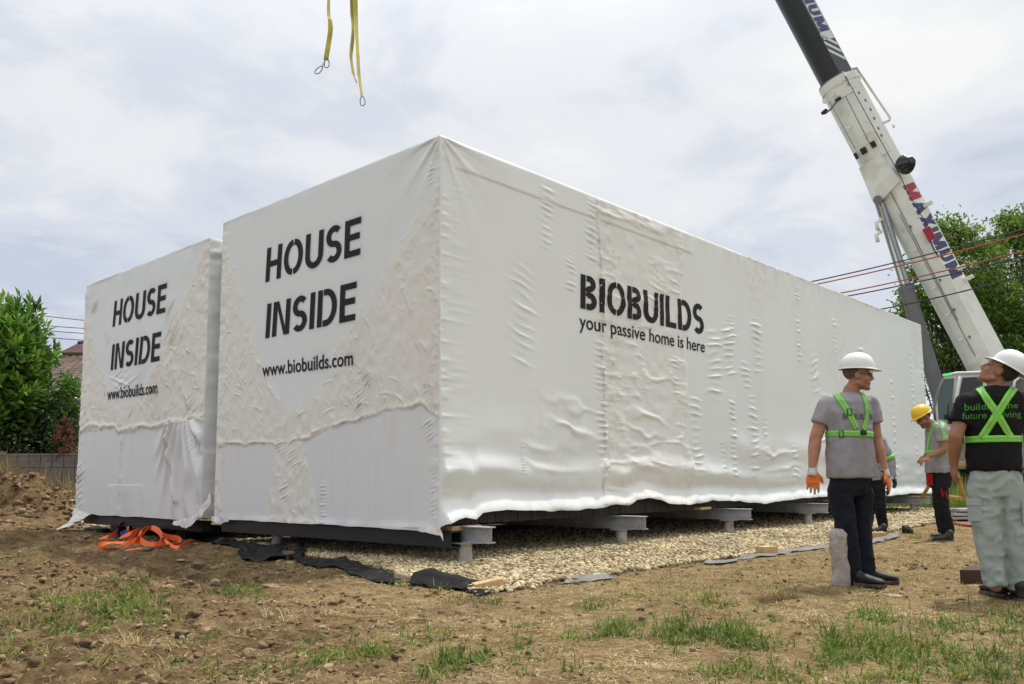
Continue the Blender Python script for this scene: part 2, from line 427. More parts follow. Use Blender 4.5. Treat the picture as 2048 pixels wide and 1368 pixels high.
# --- lettering ------------------------------------------------------
def ribbon2(pts, th, closed=False):
    pts = np.asarray(pts, float); n = len(pts); L, Rr = [], []
    for i in range(n):
        a = pts[(i - 1) % n] if (i > 0 or closed) else pts[i]; b = pts[(i + 1) % n] if (i < n - 1 or closed) else pts[i]
        t = b - a; t /= np.linalg.norm(t) + 1e-12; nn = np.array([-t[1], t[0]]) * th / 2
        L.append(pts[i] + nn); Rr.append(pts[i] - nn)
    v = L + Rr; m = n if closed else n - 1
    return v, [(i, n + i, n + (i + 1) % n, (i + 1) % n) for i in range(m)]
def arc(cx, cy, rx, ry, a0, a1, n=14):
    return [(cx + rx * math.cos(R(a0 + (a1 - a0) * k / n)), cy + ry * math.sin(R(a0 + (a1 - a0) * k / n))) for k in range(n + 1)]
def letter(ch, th, st):
    """strokes (polyline, closed) and width; cap height 1; st: stencil bridges"""
    h = th / 2; g = 0.022 if st else 0
    def vs(x): return ([(x, 0), (x, 1)], 0)
    if ch == 'H': w = .62; return [vs(h), vs(w - h), ([(th, .5), (w - th, .5)], 0)], w
    if ch == 'I': return [vs(h)], th
    if ch == 'U': w = .64; return [([(h, 1), (h, .36)] + arc(w / 2, .36, w / 2 - h, .36 - h, 180, 360)[1:] + [(w - h, 1)], 0)], w
    if ch == 'O':
        w = .72; rx, ry = w / 2 - h, .5 - h
        if st: return [(arc(w / 2 + g, .5, rx - g, ry, -90, 90, 22), 0), (arc(w / 2 - g, .5, rx - g, ry, 90, 270, 22), 0)], w
        return [(arc(w / 2, .5, rx, ry, 0, 352, 40), 1)], w
    if ch == 'S':
        w = .54; rx = w / 2 - h; ry = .25 - h / 2
        return [(arc(w / 2, .5 + ry, rx, ry, 38, 270, 18) + arc(w / 2, .5 - ry, rx, ry, 90, -142, 18)[1:], 0)], w
    if ch == 'E': w = .52; return [vs(h), ([(th, 1 - h), (w, 1 - h)], 0), ([(th, .52), (w * .94, .52)], 0), ([(th, h), (w, h)], 0)], w
    if ch == 'L': w = .48; return [vs(h), ([(th, h), (w, h)], 0)], w
    if ch == 'N': w = .66; return [vs(h), vs(w - h), ('poly', [(th * .55, 1), (th * 1.25, 1), (w - th * .55, 0), (w - th * 1.25, 0)])], w
    if ch == 'D':
        w = .66; x0 = th + g * 1.6
        return [vs(h), ([(x0, 1 - h)] + arc(w - .36, .5, .36 - h, .5 - h, 90, -90, 18) + [(x0, h)], 0)], w
    if ch == 'B':
        w = .58; x0 = th + g * 1.6
        return [vs(h), ([(x0, 1 - h)] + arc(w - .29, .76, .25 - h, .24 - h, 90, -90, 12) + [(x0, .52)], 0),
                ([(x0, .52 - h * .2)] + arc(w - .27, .26, .27 - h, .26 - h, 90, -90, 12) + [(x0, h)], 0)], w
    if ch == 'M': w = .86; return [vs(h), vs(w - h), ('poly', [(th * .3, 1), (th * 1.25, 1), (w / 2 + th * .5, .05), (w / 2 - th * .5, .05)]), ('poly', [(w - th * 1.25, 1), (w - th * .3, 1), (w / 2 + th * .5, .05), (w / 2 - th * .5, .05)])], w
    if ch == 'A': w = .74; return [('poly', [(0, 0), (th * 1.05, 0), (w / 2 + th * .5, 1), (w / 2 - th * .5, 1)]), ('poly', [(w - th * 1.05, 0), (w, 0), (w / 2 + th * .5, 1), (w / 2 - th * .5, 1)]), ([(w * .24, .27), (w * .76, .27)], 0)], w
    if ch == 'X': w = .70; return [('poly', [(0, 0), (th * 1.15, 0), (w, 1), (w - th * 1.15, 1)]), ('poly', [(w - th * 1.15, 0), (w, 0), (th * 1.15, 1), (0, 1)])], w
    return [], .3
def strokes(text, th=.17, st=False, gap=.10):
    V, Fc, Z = [], [], []; x = 0; k = 0
    for ch in text:
        ss, w = letter(ch, th, st)
        for q in ss:
            if q[0] == 'poly': v, f = [np.array(p, float) for p in q[1]], [(0, 1, 2, 3)]
            else: v, f = ribbon2(q[0], th, q[1])
            b = len(V); V += [(p[0] + x, p[1]) for p in v]; Fc += [tuple(i + b for i in e) for e in f]; Z += [k % 3] * len(v); k += 1
        x += w + gap
    V = np.array(V); V[:, 0] /= (x - gap); return V, Fc, np.array(Z) * 0.0006
def fonttext(text, off=0.01):
    cu = bpy.data.curves.new('t', 'FONT'); cu.body = text; cu.offset = off; cu.fill_mode = 'FRONT'; cu.resolution_u = 4
    o = bpy.data.objects.new('t', cu); COL.objects.link(o); dg = bpy.context.evaluated_depsgraph_get(); dg.update()
    me = bpy.data.meshes.new_from_object(o.evaluated_get(dg)); bpy.data.objects.remove(o); bpy.data.curves.remove(cu)
    v = verts_of(me)[:, :2]; f = [tuple(p.vertices) for p in me.polygons]; bpy.data.meshes.remove(me)
    lo, hi = v.min(0), v.max(0); return (v - lo) / (hi - lo), f, np.zeros(len(v))
def cut2(V, Fc, Z, nx, ny):
    """slice flat lettering on a grid so that it can follow a rippled surface"""
    bm = bmesh.new(); bv = [bm.verts.new((p[0], p[1], z)) for p, z in zip(V, Z)]
    for f in Fc:
        try: bm.faces.new([bv[i] for i in f])
        except ValueError: pass
    for ax, n in ((0, nx), (1, ny)):
        lo = min(v.co[ax] for v in bm.verts); hi = max(v.co[ax] for v in bm.verts)
        for k in range(1, n):
            c = Vector((0, 0, 0)); c[ax] = lo + (hi - lo) * k / n; no = Vector((0, 0, 0)); no[ax] = 1
            bmesh.ops.bisect_plane(bm, geom=bm.verts[:] + bm.edges[:] + bm.faces[:], plane_co=c, plane_no=no)
    bmesh.ops.recalc_face_normals(bm, faces=bm.faces)
    bm.verts.index_update(); V = np.array([v.co[:] for v in bm.verts]); Fc = [tuple(v.index for v in f.verts) for f in bm.faces]
    bm.free(); return V, Fc
def quad_map(V, q):
    bl, br, tr, tl = map(np.asarray, q); x, y = V[:, 0:1], V[:, 1:2]
    return (1 - x) * (1 - y) * bl + x * (1 - y) * br + x * y * tr + (1 - x) * y * tl
def wall_text(name, T, face, quad_px, hfun, parent, nx, ny, spray=None, lift=0.006):
    V, Fc = cut2(*T, nx, ny); st = quad_map(V, face.sts(quad_px))
    h = hfun(st[:, 0], st[:, 1])[0] + lift + V[:, 2]
    P = face.P(st[:, 0], st[:, 1], h)
    if spray is not None: spray.append(st)
    # orient outwards
    f0 = Fc[0]; nrm = np.cross(P[f0[1]] - P[f0[0]], P[f0[2]] - P[f0[0]])
    if nrm[:2] @ face.n < 0: Fc = [f[::-1] for f in Fc]
    return mk(name, P, Fc, PAINT, parent, False)

# --- wrinkled walls --------------------------------------------------
def ladders(face, lst):
    out = []
    for px, y0, y1, hw, wl, amp, sl in lst:
        s, ta = face.st(px, y0); _, tb = face.st(px, y1); s2, _ = face.st(px + hw, (y0 + y1) / 2); _, tw = face.st(px, y0 + wl)
        out.append((s, tb, ta, abs(s2 - s), abs(ta - tw), amp, sl))
    return out
def ladder_h(s, t, lst):
    h = np.zeros_like(s)
    for k, (sc, ta, tb, hw, wl, amp, sl) in enumerate(lst):
        w = np.exp(-((s - sc - 0.25 * (t - (ta + tb) / 2) * 0) / hw) ** 2) * sstep(ta - wl, ta + wl, t) * sstep(tb + wl, tb - wl, t)
        m = w > 0.01
        if not m.any(): continue
        ss, tt = s[m], t[m]
        ph = (tt + sl * (ss - sc) + 0.30 * wl * vn(ss * 4, tt * 5, 31 + k)) / wl; fl = np.floor(ph + .25); ra = _hash(fl, fl * 0 + k, fl * 0, 5) * .5 + .5; rb = _hash(fl, fl * 0 + k, fl * 0, 6)
        rp = 1.6 * (0.5 + 0.5 * np.sin(2 * np.pi * ph)) ** 2.4 * (.15 + .85 * ra) * np.exp(-((ss - sc - rb * hw * .5) / (hw * (.6 + .6 * ra))) ** 2)
        h[m] += amp * w[m] * rp
    return h

HEM_PX = [(879, 1058), (883, 1050), (903, 1039), (918, 1034), (940, 1038), (954, 1025), (1004, 1018), (1079, 1022), (1141, 1020), (1196, 1015), (1219, 1009), (1247, 1012), (1262, 1000), (1282, 996), (1309, 1000), (1325, 1006), (1364, 1009), (1387, 1006), (1415, 1001), (1465, 1002), (1520, 1007), (1555, 1001), (1602, 996), (1645, 993), (1700, 990), (1769, 992), (1817, 987), (1858, 987)]
_hem = np.array(S1.sts(HEM_PX)); _hem = _hem[np.argsort(_hem[:, 0])]
def hem1(s): return np.interp(s, _hem[:, 0], _hem[:, 1]) + 0.008 * vn(s * 6, s * 0, 5)
LAD1 = ladders(S1, [
    (1092, 372, 492, 15, 13, .012, .1), (1046, 525, 730, 26, 19, .009, .25), (1182, 405, 530, 13, 12, .016, .2), (1142, 512, 580, 12, 11, .014, .15),
    (1278, 430, 485, 12, 10, .008, .1), (1200, 680, 905, 13, 12, .012, .1), (1350, 715, 805, 10, 10, .010, .1),
    (1425, 660, 792, 19, 15, .022, -.1), (1455, 655, 748, 14, 13, .020, -.15), (1461, 635, 690, 9, 8, .012, -.1), (1510, 640, 742, 12, 13, .020, 0),
    (1489, 718, 786, 11, 12, .020, .1), (1463, 800, 972, 9, 11, .024, 0), (1504, 800, 965, 13, 13, .024, 0), (1530, 840, 920, 7, 12, .014, 0),
    (1445, 885, 942, 6, 10, .010, 0), (1593, 565, 600, 6, 7, .010, 0), (1594, 635, 725, 6, 10, .014, 0), (1627, 715, 778, 11, 14, .020, -.2),
    (1585, 885, 965, 8, 12, .016, 0), (1203, 775, 935, 10, 13, .014, 0), (1390, 795, 965, 14, 14, .016, .05), (1044, 885, 950, 4, 6, .008, 0),
    (1782, 740, 965, 9, 14, .018, 0), (1720, 690, 800, 8, 12, .016, 0), (1668, 640, 700, 6, 10, .014, 0), (1820, 700, 950, 6, 12, .014, 0),
    (1310, 540, 640, 16, 13, .008, .2), (910, 480, 500, 7, 7, .012, 1.2), (912, 430, 470, 4, 6, .006, 0),
    (1140, 800, 960, 60, 46, .018, .16), (1290, 790, 965, 44, 34, .018, .2), (1080, 840, 960, 40, 40, .010, .1),
    (1650, 800, 940, 22, 30, .030, 0), (1560, 900, 975, 40, 28, .022, 0)])
SEAM1 = S1.sts([(1189, 386), (1196, 470), (1203, 560), (1203, 700), (1207, 800), (1208, 900), (1203, 1000)])
CREAM1 = S1.sts([(1189, 380), (1196, 470), (1203, 560), (1203, 700), (1207, 800), (1208, 900), (1203, 1010), (1395, 1010), (1378, 900), (1368, 700), (1362, 560), (1360, 440)])
def long_wall(s, t):
    """displacement and colour attributes of the long wall"""
    d = t - hem1(s)
    jx = s + 0.05 * vn(s * 5, t * 5, 3); cr = inpoly(jx, t, CREAM1).astype(float)
    ds = pdist(s, t, SEAM1)
    h = 0.014 * vn(s * 0.5, t * 0.4, 9) + 0.006 * vn(s * 1.3, t * 1.1, 10)
    h = h + ladder_h(s, t, LAD1)
    h = h + cr * (0.016 * np.maximum(ridge(s * 1.5 + 0.4 * t, t * 3.4, 3, 40) - .55, 0) + 0.005 * vn(s * 6, t * 9, 41) + 0.008)
    h = h + 0.012 * np.exp(-(ds / .05) ** 2) * (0.6 + 0.4 * vn(s * 3, t * 8, 43)) + 0.006 * vn(s * 4, t * 22, 44) * np.exp(-(ds / .12) ** 2)
    mod = 0.55 + 0.45 * vn(s * 0.55, t * 0.2, 12)
    low = 0.5 + 0.5 * vn(s * 0.9, t * 0, 14)
    h = h + 0.085 * np.exp(-(d / .12) ** 2) + 0.055 * np.exp(-((d - .42 - .1 * vn(s * .7, s * 0, 15)) / .13) ** 2) * mod + 0.04 * np.exp(-((d - .85) / .2) ** 2) * low
    h = h - 0.02 * np.exp(-((d - .2) / .08) ** 2)
    h = h + 0.012 * vn(s * 2.2, t * 7, 16) * sstep(1.1, 0.1, d)
    # small puckers along the two ends and under the roof edge
    e0 = np.exp(-s / .16); h = h + 0.012 * e0 * np.maximum(vn(s * 3, t * 26, 17), -.1)
    h = h + 0.008 * np.exp(-(L1 - s) / .3) * vn(s * 3, t * 14, 18)
    top = Z1 - t; h = h + 0.012 * np.exp(-top / .12) * vn(s * 7, t * 3, 19) * sstep(2.0, 5.5, s)
    # star of folds at the top corner
    rr = np.hypot(s, top); an = np.arctan2(top, s)
    h = h + 0.030 * np.maximum(np.sin(an * 13 + vn(an * 3, rr, 21)), -.3) * np.exp(-rr / .32) * sstep(.03, .15, rr)
    # a strip folded down from the roof
    h = h + 0.012 * sstep(.33, .30, top + .0 * s) * sstep(.15, .35, s) * sstep(5.2, 5.0, s)
    fade = sstep(0, .05, s) * sstep(0, .05, L1 - s)
    h = h * fade
    dirt = 0.9 * np.exp(-(ds / .025) ** 2) + 0.5 * np.exp(-top / .05) * sstep(4, 6, s) + 0.25 * np.exp(-(d / .1) ** 2)
    return h, cr * 0.42, np.zeros_like(s), dirt + .12 * cr + .22 * sstep(.1, .8, vn(s * .55, t * .7, 83)) + .2 * sstep(.35, .8, vn(s * 1.7, t * .5, 84))
V1L = F1.sts([(450, 520), (467, 546), (515, 700), (560, 800)]); 
POST1 = F1.sts([(448, 430), (452, 500), (467, 546), (515, 700), (570, 830), (640, 790), (680, 678), (745, 599), (808, 477), (874, 382), (884, 250), (660, 330)])
RAG1 = F1.sts([(424, 890), (470, 884), (500, 886), (546, 884), (556, 892), (580, 880), (617, 872), (660, 856), (700, 840), (760, 822), (775, 816), (800, 812), (845, 808), (882, 838)])
LOWA = F1.sts([(446, 886), (500, 886), (550, 886), (548, 960), (532, 1010), (530, 1050), (440, 1050)])
LOWB = F1.sts([(606, 884), (660, 856), (700, 840), (760, 822), (845, 810), (882, 838), (884, 1080), (640, 1060), (628, 980)])
LADF1 = ladders(F1, [(647, 965, 1050, 5, 7, .012, 0), (858, 840, 880, 12, 9, .014, .5), (590, 900, 930, 12, 8, .014, .3), (570, 960, 1000, 10, 9, .014, .4), (720, 780, 840, 9, 10, .016, .6), (735, 745, 770, 10, 8, .016, .6), (780, 330, 350, 4, 8, .010, 1.5), (862, 330, 365, 8, 9, .012, .2), (560, 880, 900, 8, 7, .012, .2), (866, 920, 1040, 6, 9, .008, .4)])
def creases(s, t, seed, n=620, amp=.012):
    """short sharp creases at random angles"""
    g = np.random.default_rng(seed); h = np.zeros_like(s); lo, hi = (s.min(), t.min()), (s.max(), t.max())
    for k in range(n):
        cs, ct = g.uniform(-.1, 4.7), g.uniform(.2, 4.5); an = g.normal() * .7 + 1.1; L = g.uniform(.03, .18); w = g.uniform(.005, .011)
        m = (np.abs(s - cs) < L * 1.6) & (np.abs(t - ct) < L * 1.6)
        if not m.any(): continue
        a = (s[m] - cs) * math.cos(an) + (t[m] - ct) * math.sin(an); b = -(s[m] - cs) * math.sin(an) + (t[m] - ct) * math.cos(an) + .2 * a * a / L
        h[m] += amp * g.uniform(.4, 1.2) * np.exp(-(a / (L * .55)) ** 2) * np.exp(-(b / w) ** 2)
    return h
def crumple(s, t, seed):
    """the small hard creases of crumpled film"""
    a = s + 0.10 * vn(s * 2.1, t * 2.3, seed + 5); b = t + 0.10 * vn(s * 2.2 + 9, t * 2.0, seed + 6)
    patch = 0.35 + 0.65 * sstep(-.15, .45, vn(s * 1.5 + 0.6 * t, t * 1.1, seed + 7))
    h = 0.010 * np.maximum(ridge(a * 3.1 - b * 1.6, b * 1.7 + a * .8, 3, seed) - .62, 0) + 0.007 * np.maximum(ridge(a * 7.0 + b * 2.0, b * 4.2, 2, seed + 2) - .55, 0)
    return patch * h * .8 + 0.004 * vn(s * 11, t * 9, seed + 3) + creases(s, t, seed + 9)
def short_wall_1(s, t):
    j = 0.035
    js, jt = s + j * vn(s * 9, t * 9, 3), t + j * vn(s * 9, t * 9, 4)
    post = np.mean([inpoly(js + dx_, jt + dy_, POST1) for dx_, dy_ in ((0, 0), (.05, .02), (-.05, -.02), (.02, -.05), (-.02, .05), (.09, 0), (-.09, 0), (0, .08), (0, -.08))], axis=0)
    la = inpoly(s + .01 * vn(s * 14, t * 14, 6), t, LOWA); lb = inpoly(s + .01 * vn(s * 14, t * 14, 6), t, LOWB); low = (la | lb).astype(float)
    cream = np.clip(1 - post - low, 0, 1)
    dr = pdist(s + .03 * vn(s * 7, t * 7, 8), t + .03 * vn(s * 7, t * 7, 9), RAG1)
    h = 0.010 * vn(s * .7, t * .6, 11) + cream * (crumple(s, t, 50) + .004)
    h = h + 0.016 * np.exp(-(dr / .022) ** 2) * (0.55 + .45 * vn(s * 8, t * 8, 12))
    h = h + ladder_h(s, t, LADF1)
    h = h + low * 0.003 * vn(s * 6, t * .8, 13)
    top = Z1 - t; rr = np.hypot(s, top); an = np.arctan2(top, s)
    h = h + 0.030 * np.maximum(np.sin(an * 12 + vn(an * 3, rr, 22)), -.3) * np.exp(-rr / .32) * sstep(.03, .15, rr)
    h = h + 0.012 * np.exp(-s / .07) * np.maximum(vn(s * 3, t * 24, 17), -.2) + 0.012 * np.exp(-(W1 - s) / .08) * vn(s * 2, t * 15, 18)
    h = h + 0.012 * np.exp(-top / .05) * vn(s * 6, t * 2, 19) * sstep(1.6, 2.4, s)
    h = h + 0.010 * np.exp(-((t - Z0) / .05) ** 2) * (1 + vn(s * 5, t, 23))
    h = h * sstep(0, .05, s) * sstep(0, .05, W1 - s)
    dirt = 0.85 * np.exp(-(dr / .022) ** 2) * (0.6 + .5 * vn(s * 5, t * 5, 24)) + cream * 0.16 * sstep(0.0, .7, vn(s * 2.2, t * 1.2, 25)) + cream * .35 * np.exp(-s / .15)
    return h, np.clip(cream, 0, 1), low, np.clip(dirt, 0, 1)
POST2 = F2.sts([(172, 560), (176, 645), (220, 798), (260, 815), (307, 747), (394, 522), (420, 460)])
LOW2 = F2.sts([(150, 1060), (160, 865), (230, 856), (234, 866), (250, 852), (320, 854), (340, 846), (412, 836), (410, 1060)])
RAG2 = F2.sts([(158, 866), (180, 852), (228, 852), (245, 862), (300, 852), (338, 845), (412, 832)])
LADF2 = ladders(F2, [(160, 930, 1012, 8, 12, .025, .5), (250, 742, 775, 26, 13, .014, .3), (245, 745, 790, 30, 14, .014, -.3), (345, 600, 690, 16, 15, .022, 1.2), (215, 660, 690, 8, 12, .010, 1.0), (188, 600, 625, 8, 9, .02, 1.0), (395, 860, 905, 12, 12, .02, 1.4), (380, 790, 840, 14, 13, .02, .9)])
_fan = F2.st(368, 790)
def short_wall_2(s, t):
    post = np.mean([inpoly(s + dx_ + .05 * vn(s * 6, t * 6, 3), t + dy_ + .05 * vn(s * 6, t * 6, 4), POST2) for dx_, dy_ in ((0, 0), (.05, .02), (-.05, -.02), (.02, -.05), (-.02, .05), (.1, 0), (-.1, 0), (0, .1), (0, -.1))], axis=0)
    low = inpoly(s + .015 * vn(s * 12, t * 12, 6), t, LOW2).astype(float); cream = np.clip(1 - post - low, 0, 1)
    dr = pdist(s + .03 * vn(s * 7, t * 7, 8), t + .03 * vn(s * 7, t * 7, 9), RAG2)
    h = 0.022 * vn(s * .8, t * .7, 11) + cream * (crumple(s, t, 90) * 1.3 + .004) + post * .006 * vn(s * 3, t * 3, 14)
    h = h + ladder_h(s, t, LADF2) + 0.020 * np.exp(-(dr / .035) ** 2)
    # tight fan of vertical folds under the fold line near the right end
    sf = s - _fan[0]; tf = _fan[1] - t; an = np.arctan2(sf, np.maximum(tf, .02)); rr = np.hypot(sf, tf)
    fan = sstep(.25, .5, rr) * sstep(2.3, 1.2, rr + 1.0 * np.abs(an + .1)) * low
    h = h + .085 * fan * (0.5 + 0.5 * np.sin(an * 24 + 1.5 * vn(an * 4, rr * 2, 15))) ** 1.5
    ln_ = pdist(s, t, F2.sts([(337, 862), (346, 930), (356, 1000)])); h = h + .035 * np.exp(-(ln_ / .05) ** 2)
    # the hard edge of something flat behind the film
    bx = inpoly(s, t, F2.sts([(216, 970), (288, 970), (288, 1034), (216, 1034)])); h = h + np.where(bx, .006, 0)
    vs_ = np.exp(-((s - F2.st(243, 950)[0]) / .05) ** 2) * low; h = h + .012 * vs_ * (1 + vn(s * 4, t * 10, 33))
    h = h + 0.014 * np.exp(-s / .1) * vn(s * 2, t * 15, 17) + 0.02 * np.exp(-(W2 - s) / .12) * vn(s * 2, t * 13, 18)
    h = h + 0.016 * np.exp(-(Z1B - t) / .06) * vn(s * 6, t * 2, 19)
    h = h * sstep(0, .05, s) * sstep(0, .05, W2 - s)
    dirt = .5 * np.exp(-(dr / .03) ** 2) + cream * .2 * sstep(0, .7, vn(s * 2, t * 1.2, 25)) + .3 * np.where(bx, 1, 0) * sstep(-.2, .5, vn(s * 3, t * .5, 26)) + .4 * vs_
    return h, cream, low, np.clip(dirt, 0, 1)
def side_wall_2(s, t):
    h = 0.010 * vn(s * 1.2, t * .8, 61) + 0.014 * np.exp(-s / .25) * vn(s * 3, t * 9, 62) + .03 * np.exp(-((Z1B - .25 - t) / .2) ** 2) * vn(s * 4, t * 12, 63)
    z = np.zeros_like(s); return h * sstep(0, .05, s), z + .25, z + .4, z + .1
def plain_wall(s, t):
    z = np.zeros_like(s); return 0.012 * vn(s * .8, t * .7, 71) + .006 * vn(s * 3, t * 5, 72), z, z + .2, z + .1

def build_wrap(name, parent, O, w, L, z0, z1, front, right, nf, nr, hemf, sprayf=None, sprayr=None, rr=0.03):
    V, Fq, W, D = [], [], [], []; off = 0
    lo = np.array([0, 0, -9.0]); hi = np.array([L, w, z1])          # box frame: along u, along v, z
    def addgrid(face, S, T, hem, fun, spray, flip):
        nonlocal off
        s, k = np.meshgrid(S, T, indexing='ij'); s = s.ravel(); k = k.ravel()
        t = hem(s) + (z1 - hem(s)) * k
        h, cr, gy, di = fun(s, t); h = h * sstep(0, .05, z1 - t)
        P0 = face.P(s, t, 0)
        loc = np.stack([(P0[:, :2] - O) @ U2, (P0[:, :2] - O) @ V2, P0[:, 2]], 1)
        q = np.clip(loc, lo + rr, hi - rr); d = loc - q; dn = np.linalg.norm(d, axis=1, keepdims=True)
        loc = q + d / np.maximum(dn, 1e-9) * np.minimum(dn, rr)
        xy = O + loc[:, 0:1] * U2 + loc[:, 1:2] * V2 + face.n * h[:, None]
        V.append(np.concatenate([xy, loc[:, 2:3]], 1))
        sp = np.zeros_like(s)
        if spray:
            st = np.concatenate(spray); kd = KDTree(len(st))
            for i, p in enumerate(st): kd.insert((p[0], p[1], 0), i)
            kd.balance(); a, b = st.min(0) - .1, st.max(0) + .1
            idx = np.nonzero((s > a[0]) & (s < b[0]) & (t > a[1]) & (t < b[1]))[0]
            for i in idx: sp[i] = kd.find((s[i], t[i], 0))[2]
            pt = 0.35 + 0.65 * sstep(-.1, .5, vn(s[idx] * 2.3, t[idx] * 2.3, 81))
            sp[idx] = 0.42 * np.exp(-sp[idx] / .022) * pt
        W.append(np.stack([cr, sp, gy], 1)); D.append(di)
        f = grid_faces(len(S), len(T), off); Fq.append(f[:, ::-1] if flip else f); off += len(s)
    k1 = np.linspace(0, 1, nf[1]); flat = lambda s: np.full_like(s, z0)
    addgrid(Face(O, V2, -U2), np.linspace(0, w, nf[0]), k1, hemf[0], front, sprayf, True)
    q = np.linspace(0, 1, nr[0]); addgrid(Face(O, U2, -V2), L * (0.45 * q + 0.55 * q ** 1.7), np.linspace(0, 1, nr[1]), hemf[1], right, sprayr, False)
    addgrid(Face(O + V2 * w, U2, V2), np.linspace(0, L, 60), np.linspace(0, 1, 24), flat, plain_wall, None, True)
    addgrid(Face(O + U2 * L, V2, U2), np.linspace(0, w, 24), np.linspace(0, 1, 24), flat, plain_wall, None, False)
    # roof
    a, b = np.meshgrid(np.linspace(0, L, 80), np.linspace(0, w, 30), indexing='ij'); a = a.ravel(); b = b.ravel()
    loc = np.stack([a, b, np.full_like(a, z1)], 1); q = np.clip(loc, lo + rr, hi - rr); d = loc - q; loc = q + d / np.maximum(np.linalg.norm(d, axis=1, keepdims=True), 1e-9) * rr
    loc[:, 2] += .02 * vn(a * 1.1, b * 1.3, 99) * sstep(0, .4, a) * sstep(0, .4, b) * sstep(0, .4, L - a) * sstep(0, .4, w - b)
    xy = O + loc[:, 0:1] * U2 + loc[:, 1:2] * V2; V.append(np.concatenate([xy, loc[:, 2:3]], 1)); z = np.zeros_like(a)
    W.append(np.stack([z + .3, z, z], 1)); D.append(z + .3); Fq.append(grid_faces(80, 30, off))
    o = mk(name, np.concatenate(V), np.concatenate(Fq), WRAP, parent, True, {'wear': np.concatenate(W), 'dirt': np.concatenate(D)})
    return o

def crumpled_sheet(name, P, mat, parent, nu, nv, amp, seed, attrs=True, thick=0.004):
    """small sheet through a grid of corner points P[u][v], creased"""
    P = np.asarray(P, float); a, b = P.shape[:2]
    uu, vv = np.meshgrid(np.linspace(0, a - 1, nu), np.linspace(0, b - 1, nv), indexing='ij'); uu = uu.ravel(); vv = vv.ravel()
    i = np.minimum(uu.astype(int), a - 2); j = np.minimum(vv.astype(int), b - 2); fu = (uu - i)[:, None]; fv = (vv - j)[:, None]
    Q = P[i, j] * (1 - fu) * (1 - fv) + P[i + 1, j] * fu * (1 - fv) + P[i, j + 1] * (1 - fu) * fv + P[i + 1, j + 1] * fu * fv
    edge = np.minimum(vv, b - 1 - vv) < .25 if not attrs else np.zeros(len(vv), bool)
    n = np.stack([vn3(Q * 7, seed), vn3(Q * 7, seed + 1), vn3(Q * 7, seed + 2)], 1) + .5 * np.stack([vn3(Q * 19, seed + 3), vn3(Q * 19, seed + 4), vn3(Q * 19, seed + 5)], 1)
    Q = Q + amp * n
    if not attrs:
        Q[:, 2] += amp * 1.6 * np.maximum(1 - 2.6 * np.abs(vn3(Q * 3.6, seed + 6)), 0); Q = Q + (edge * 1.0)[:, None] * np.stack([vn3(Q * 5, seed + 7), vn3(Q * 5, seed + 8), 0 * edge], 1) * .035
    at = {'wear': np.tile([[.6, 0, .3]], (len(Q), 1)), 'dirt': np.full(len(Q), .5)} if attrs else None
    o = mk(name, Q, grid_faces(nu, nv), mat, parent, True, at)
    return o

# --- the two wrapped modules
mod1 = thing('wrapped_module', 'large white plastic wrapped building module at right with advertising stencilled on its long side', 'wrapped module', 'wrapped house modules on steel piles')
mod2 = thing('wrapped_module', 'smaller looking white wrapped module farther left, with folds in its lower right corner', 'wrapped module', 'wrapped house modules on steel piles')
spF, spR, sp2 = [], [], []
LQ = {}
q_house1 = [(532, 565), (722, 509), (724, 433), (536, 497)]
q_inside1 = [(532, 677), (712, 640), (715, 563), (536.5, 608.5)]
q_www1 = [(527, 754), (707, 730.2), (707.5, 701), (526, 727)]
q_house2 = [(225.5, 654), (331.6, 624.5), (334, 566), (228.8, 602.5)]
q_inside2 = [(222, 740.6), (322.4, 721.7), (325.5, 663), (226, 689.5)]
q_www2 = [(217, 801), (316.8, 786.7), (317.5, 763), (216, 777.5)]
q_bio = [(1162, 616), (1407, 670), (1406, 610), (1162, 547.5)]
q_tag = [(1160, 665), (1408.5, 713), (1408.5, 682), (1160, 627)]
texts = []
def letters(name, T, face, q, fn, par, nx, ny, sp): texts.append(wall_text(name, T, face, q, fn, par, nx, ny, sp))
tmp_parent = None
wrap1_text = [('lettering', strokes('HOUSE', .165, True), F1, q_house1, short_wall_1, 60, 16, spF), ('lettering', strokes('INSIDE', .165, True), F1, q_inside1, short_wall_1, 60, 16, spF),
              ('lettering', fonttext('www.biobuilds.com', .012), F1, q_www1, short_wall_1, 60, 6, spF),
              ('lettering', strokes('BIOBUILDS', .175, True, .09), S1, q_bio, long_wall, 90, 20, spR), ('lettering', fonttext('your passive home is here', .008), S1, q_tag, long_wall, 90, 8, spR)]
wrap2_text = [('lettering', strokes('HOUSE', .165, True), F2, q_house2, short_wall_2, 50, 14, sp2), ('lettering', strokes('INSIDE', .165, True), F2, q_inside2, short_wall_2, 50, 14, sp2),
              ('lettering', fonttext('www.biobuilds.com', .012), F2, q_www2, short_wall_2, 50, 6, sp2)]
t1 = [wall_text(n, T, f, q, fn, None, nx, ny, sp) for n, T, f, q, fn, nx, ny, sp in wrap1_text]
t2 = [wall_text(n, T, f, q, fn, None, nx, ny, sp) for n, T, f, q, fn, nx, ny, sp in wrap2_text]
hemF = lambda s: np.full_like(s, Z0) + .006 * vn(s * 4, s * 0, 7) - .012 * sstep(.0, .3, s) * sstep(2, .6, s)
hemF2 = lambda s: np.full_like(s, Z0 - .035) + .01 * vn(s * 3, s * 0, 8)
wrap1 = build_wrap('plastic_wrap', mod1, A2, W1, L1, Z0, Z1, short_wall_1, long_wall, (340, 330), (520, 360), (hemF, hem1), spF, spR)
wrap2 = build_wrap('plastic_wrap', mod2, R2, W2, L1, Z0, Z1B, short_wall_2, side_wall_2, (270, 260), (110, 120), (hemF2, lambda s: np.full_like(s, Z0) + .35 * sstep(.3, .0, s) * 0), sp2, None, 0.045)
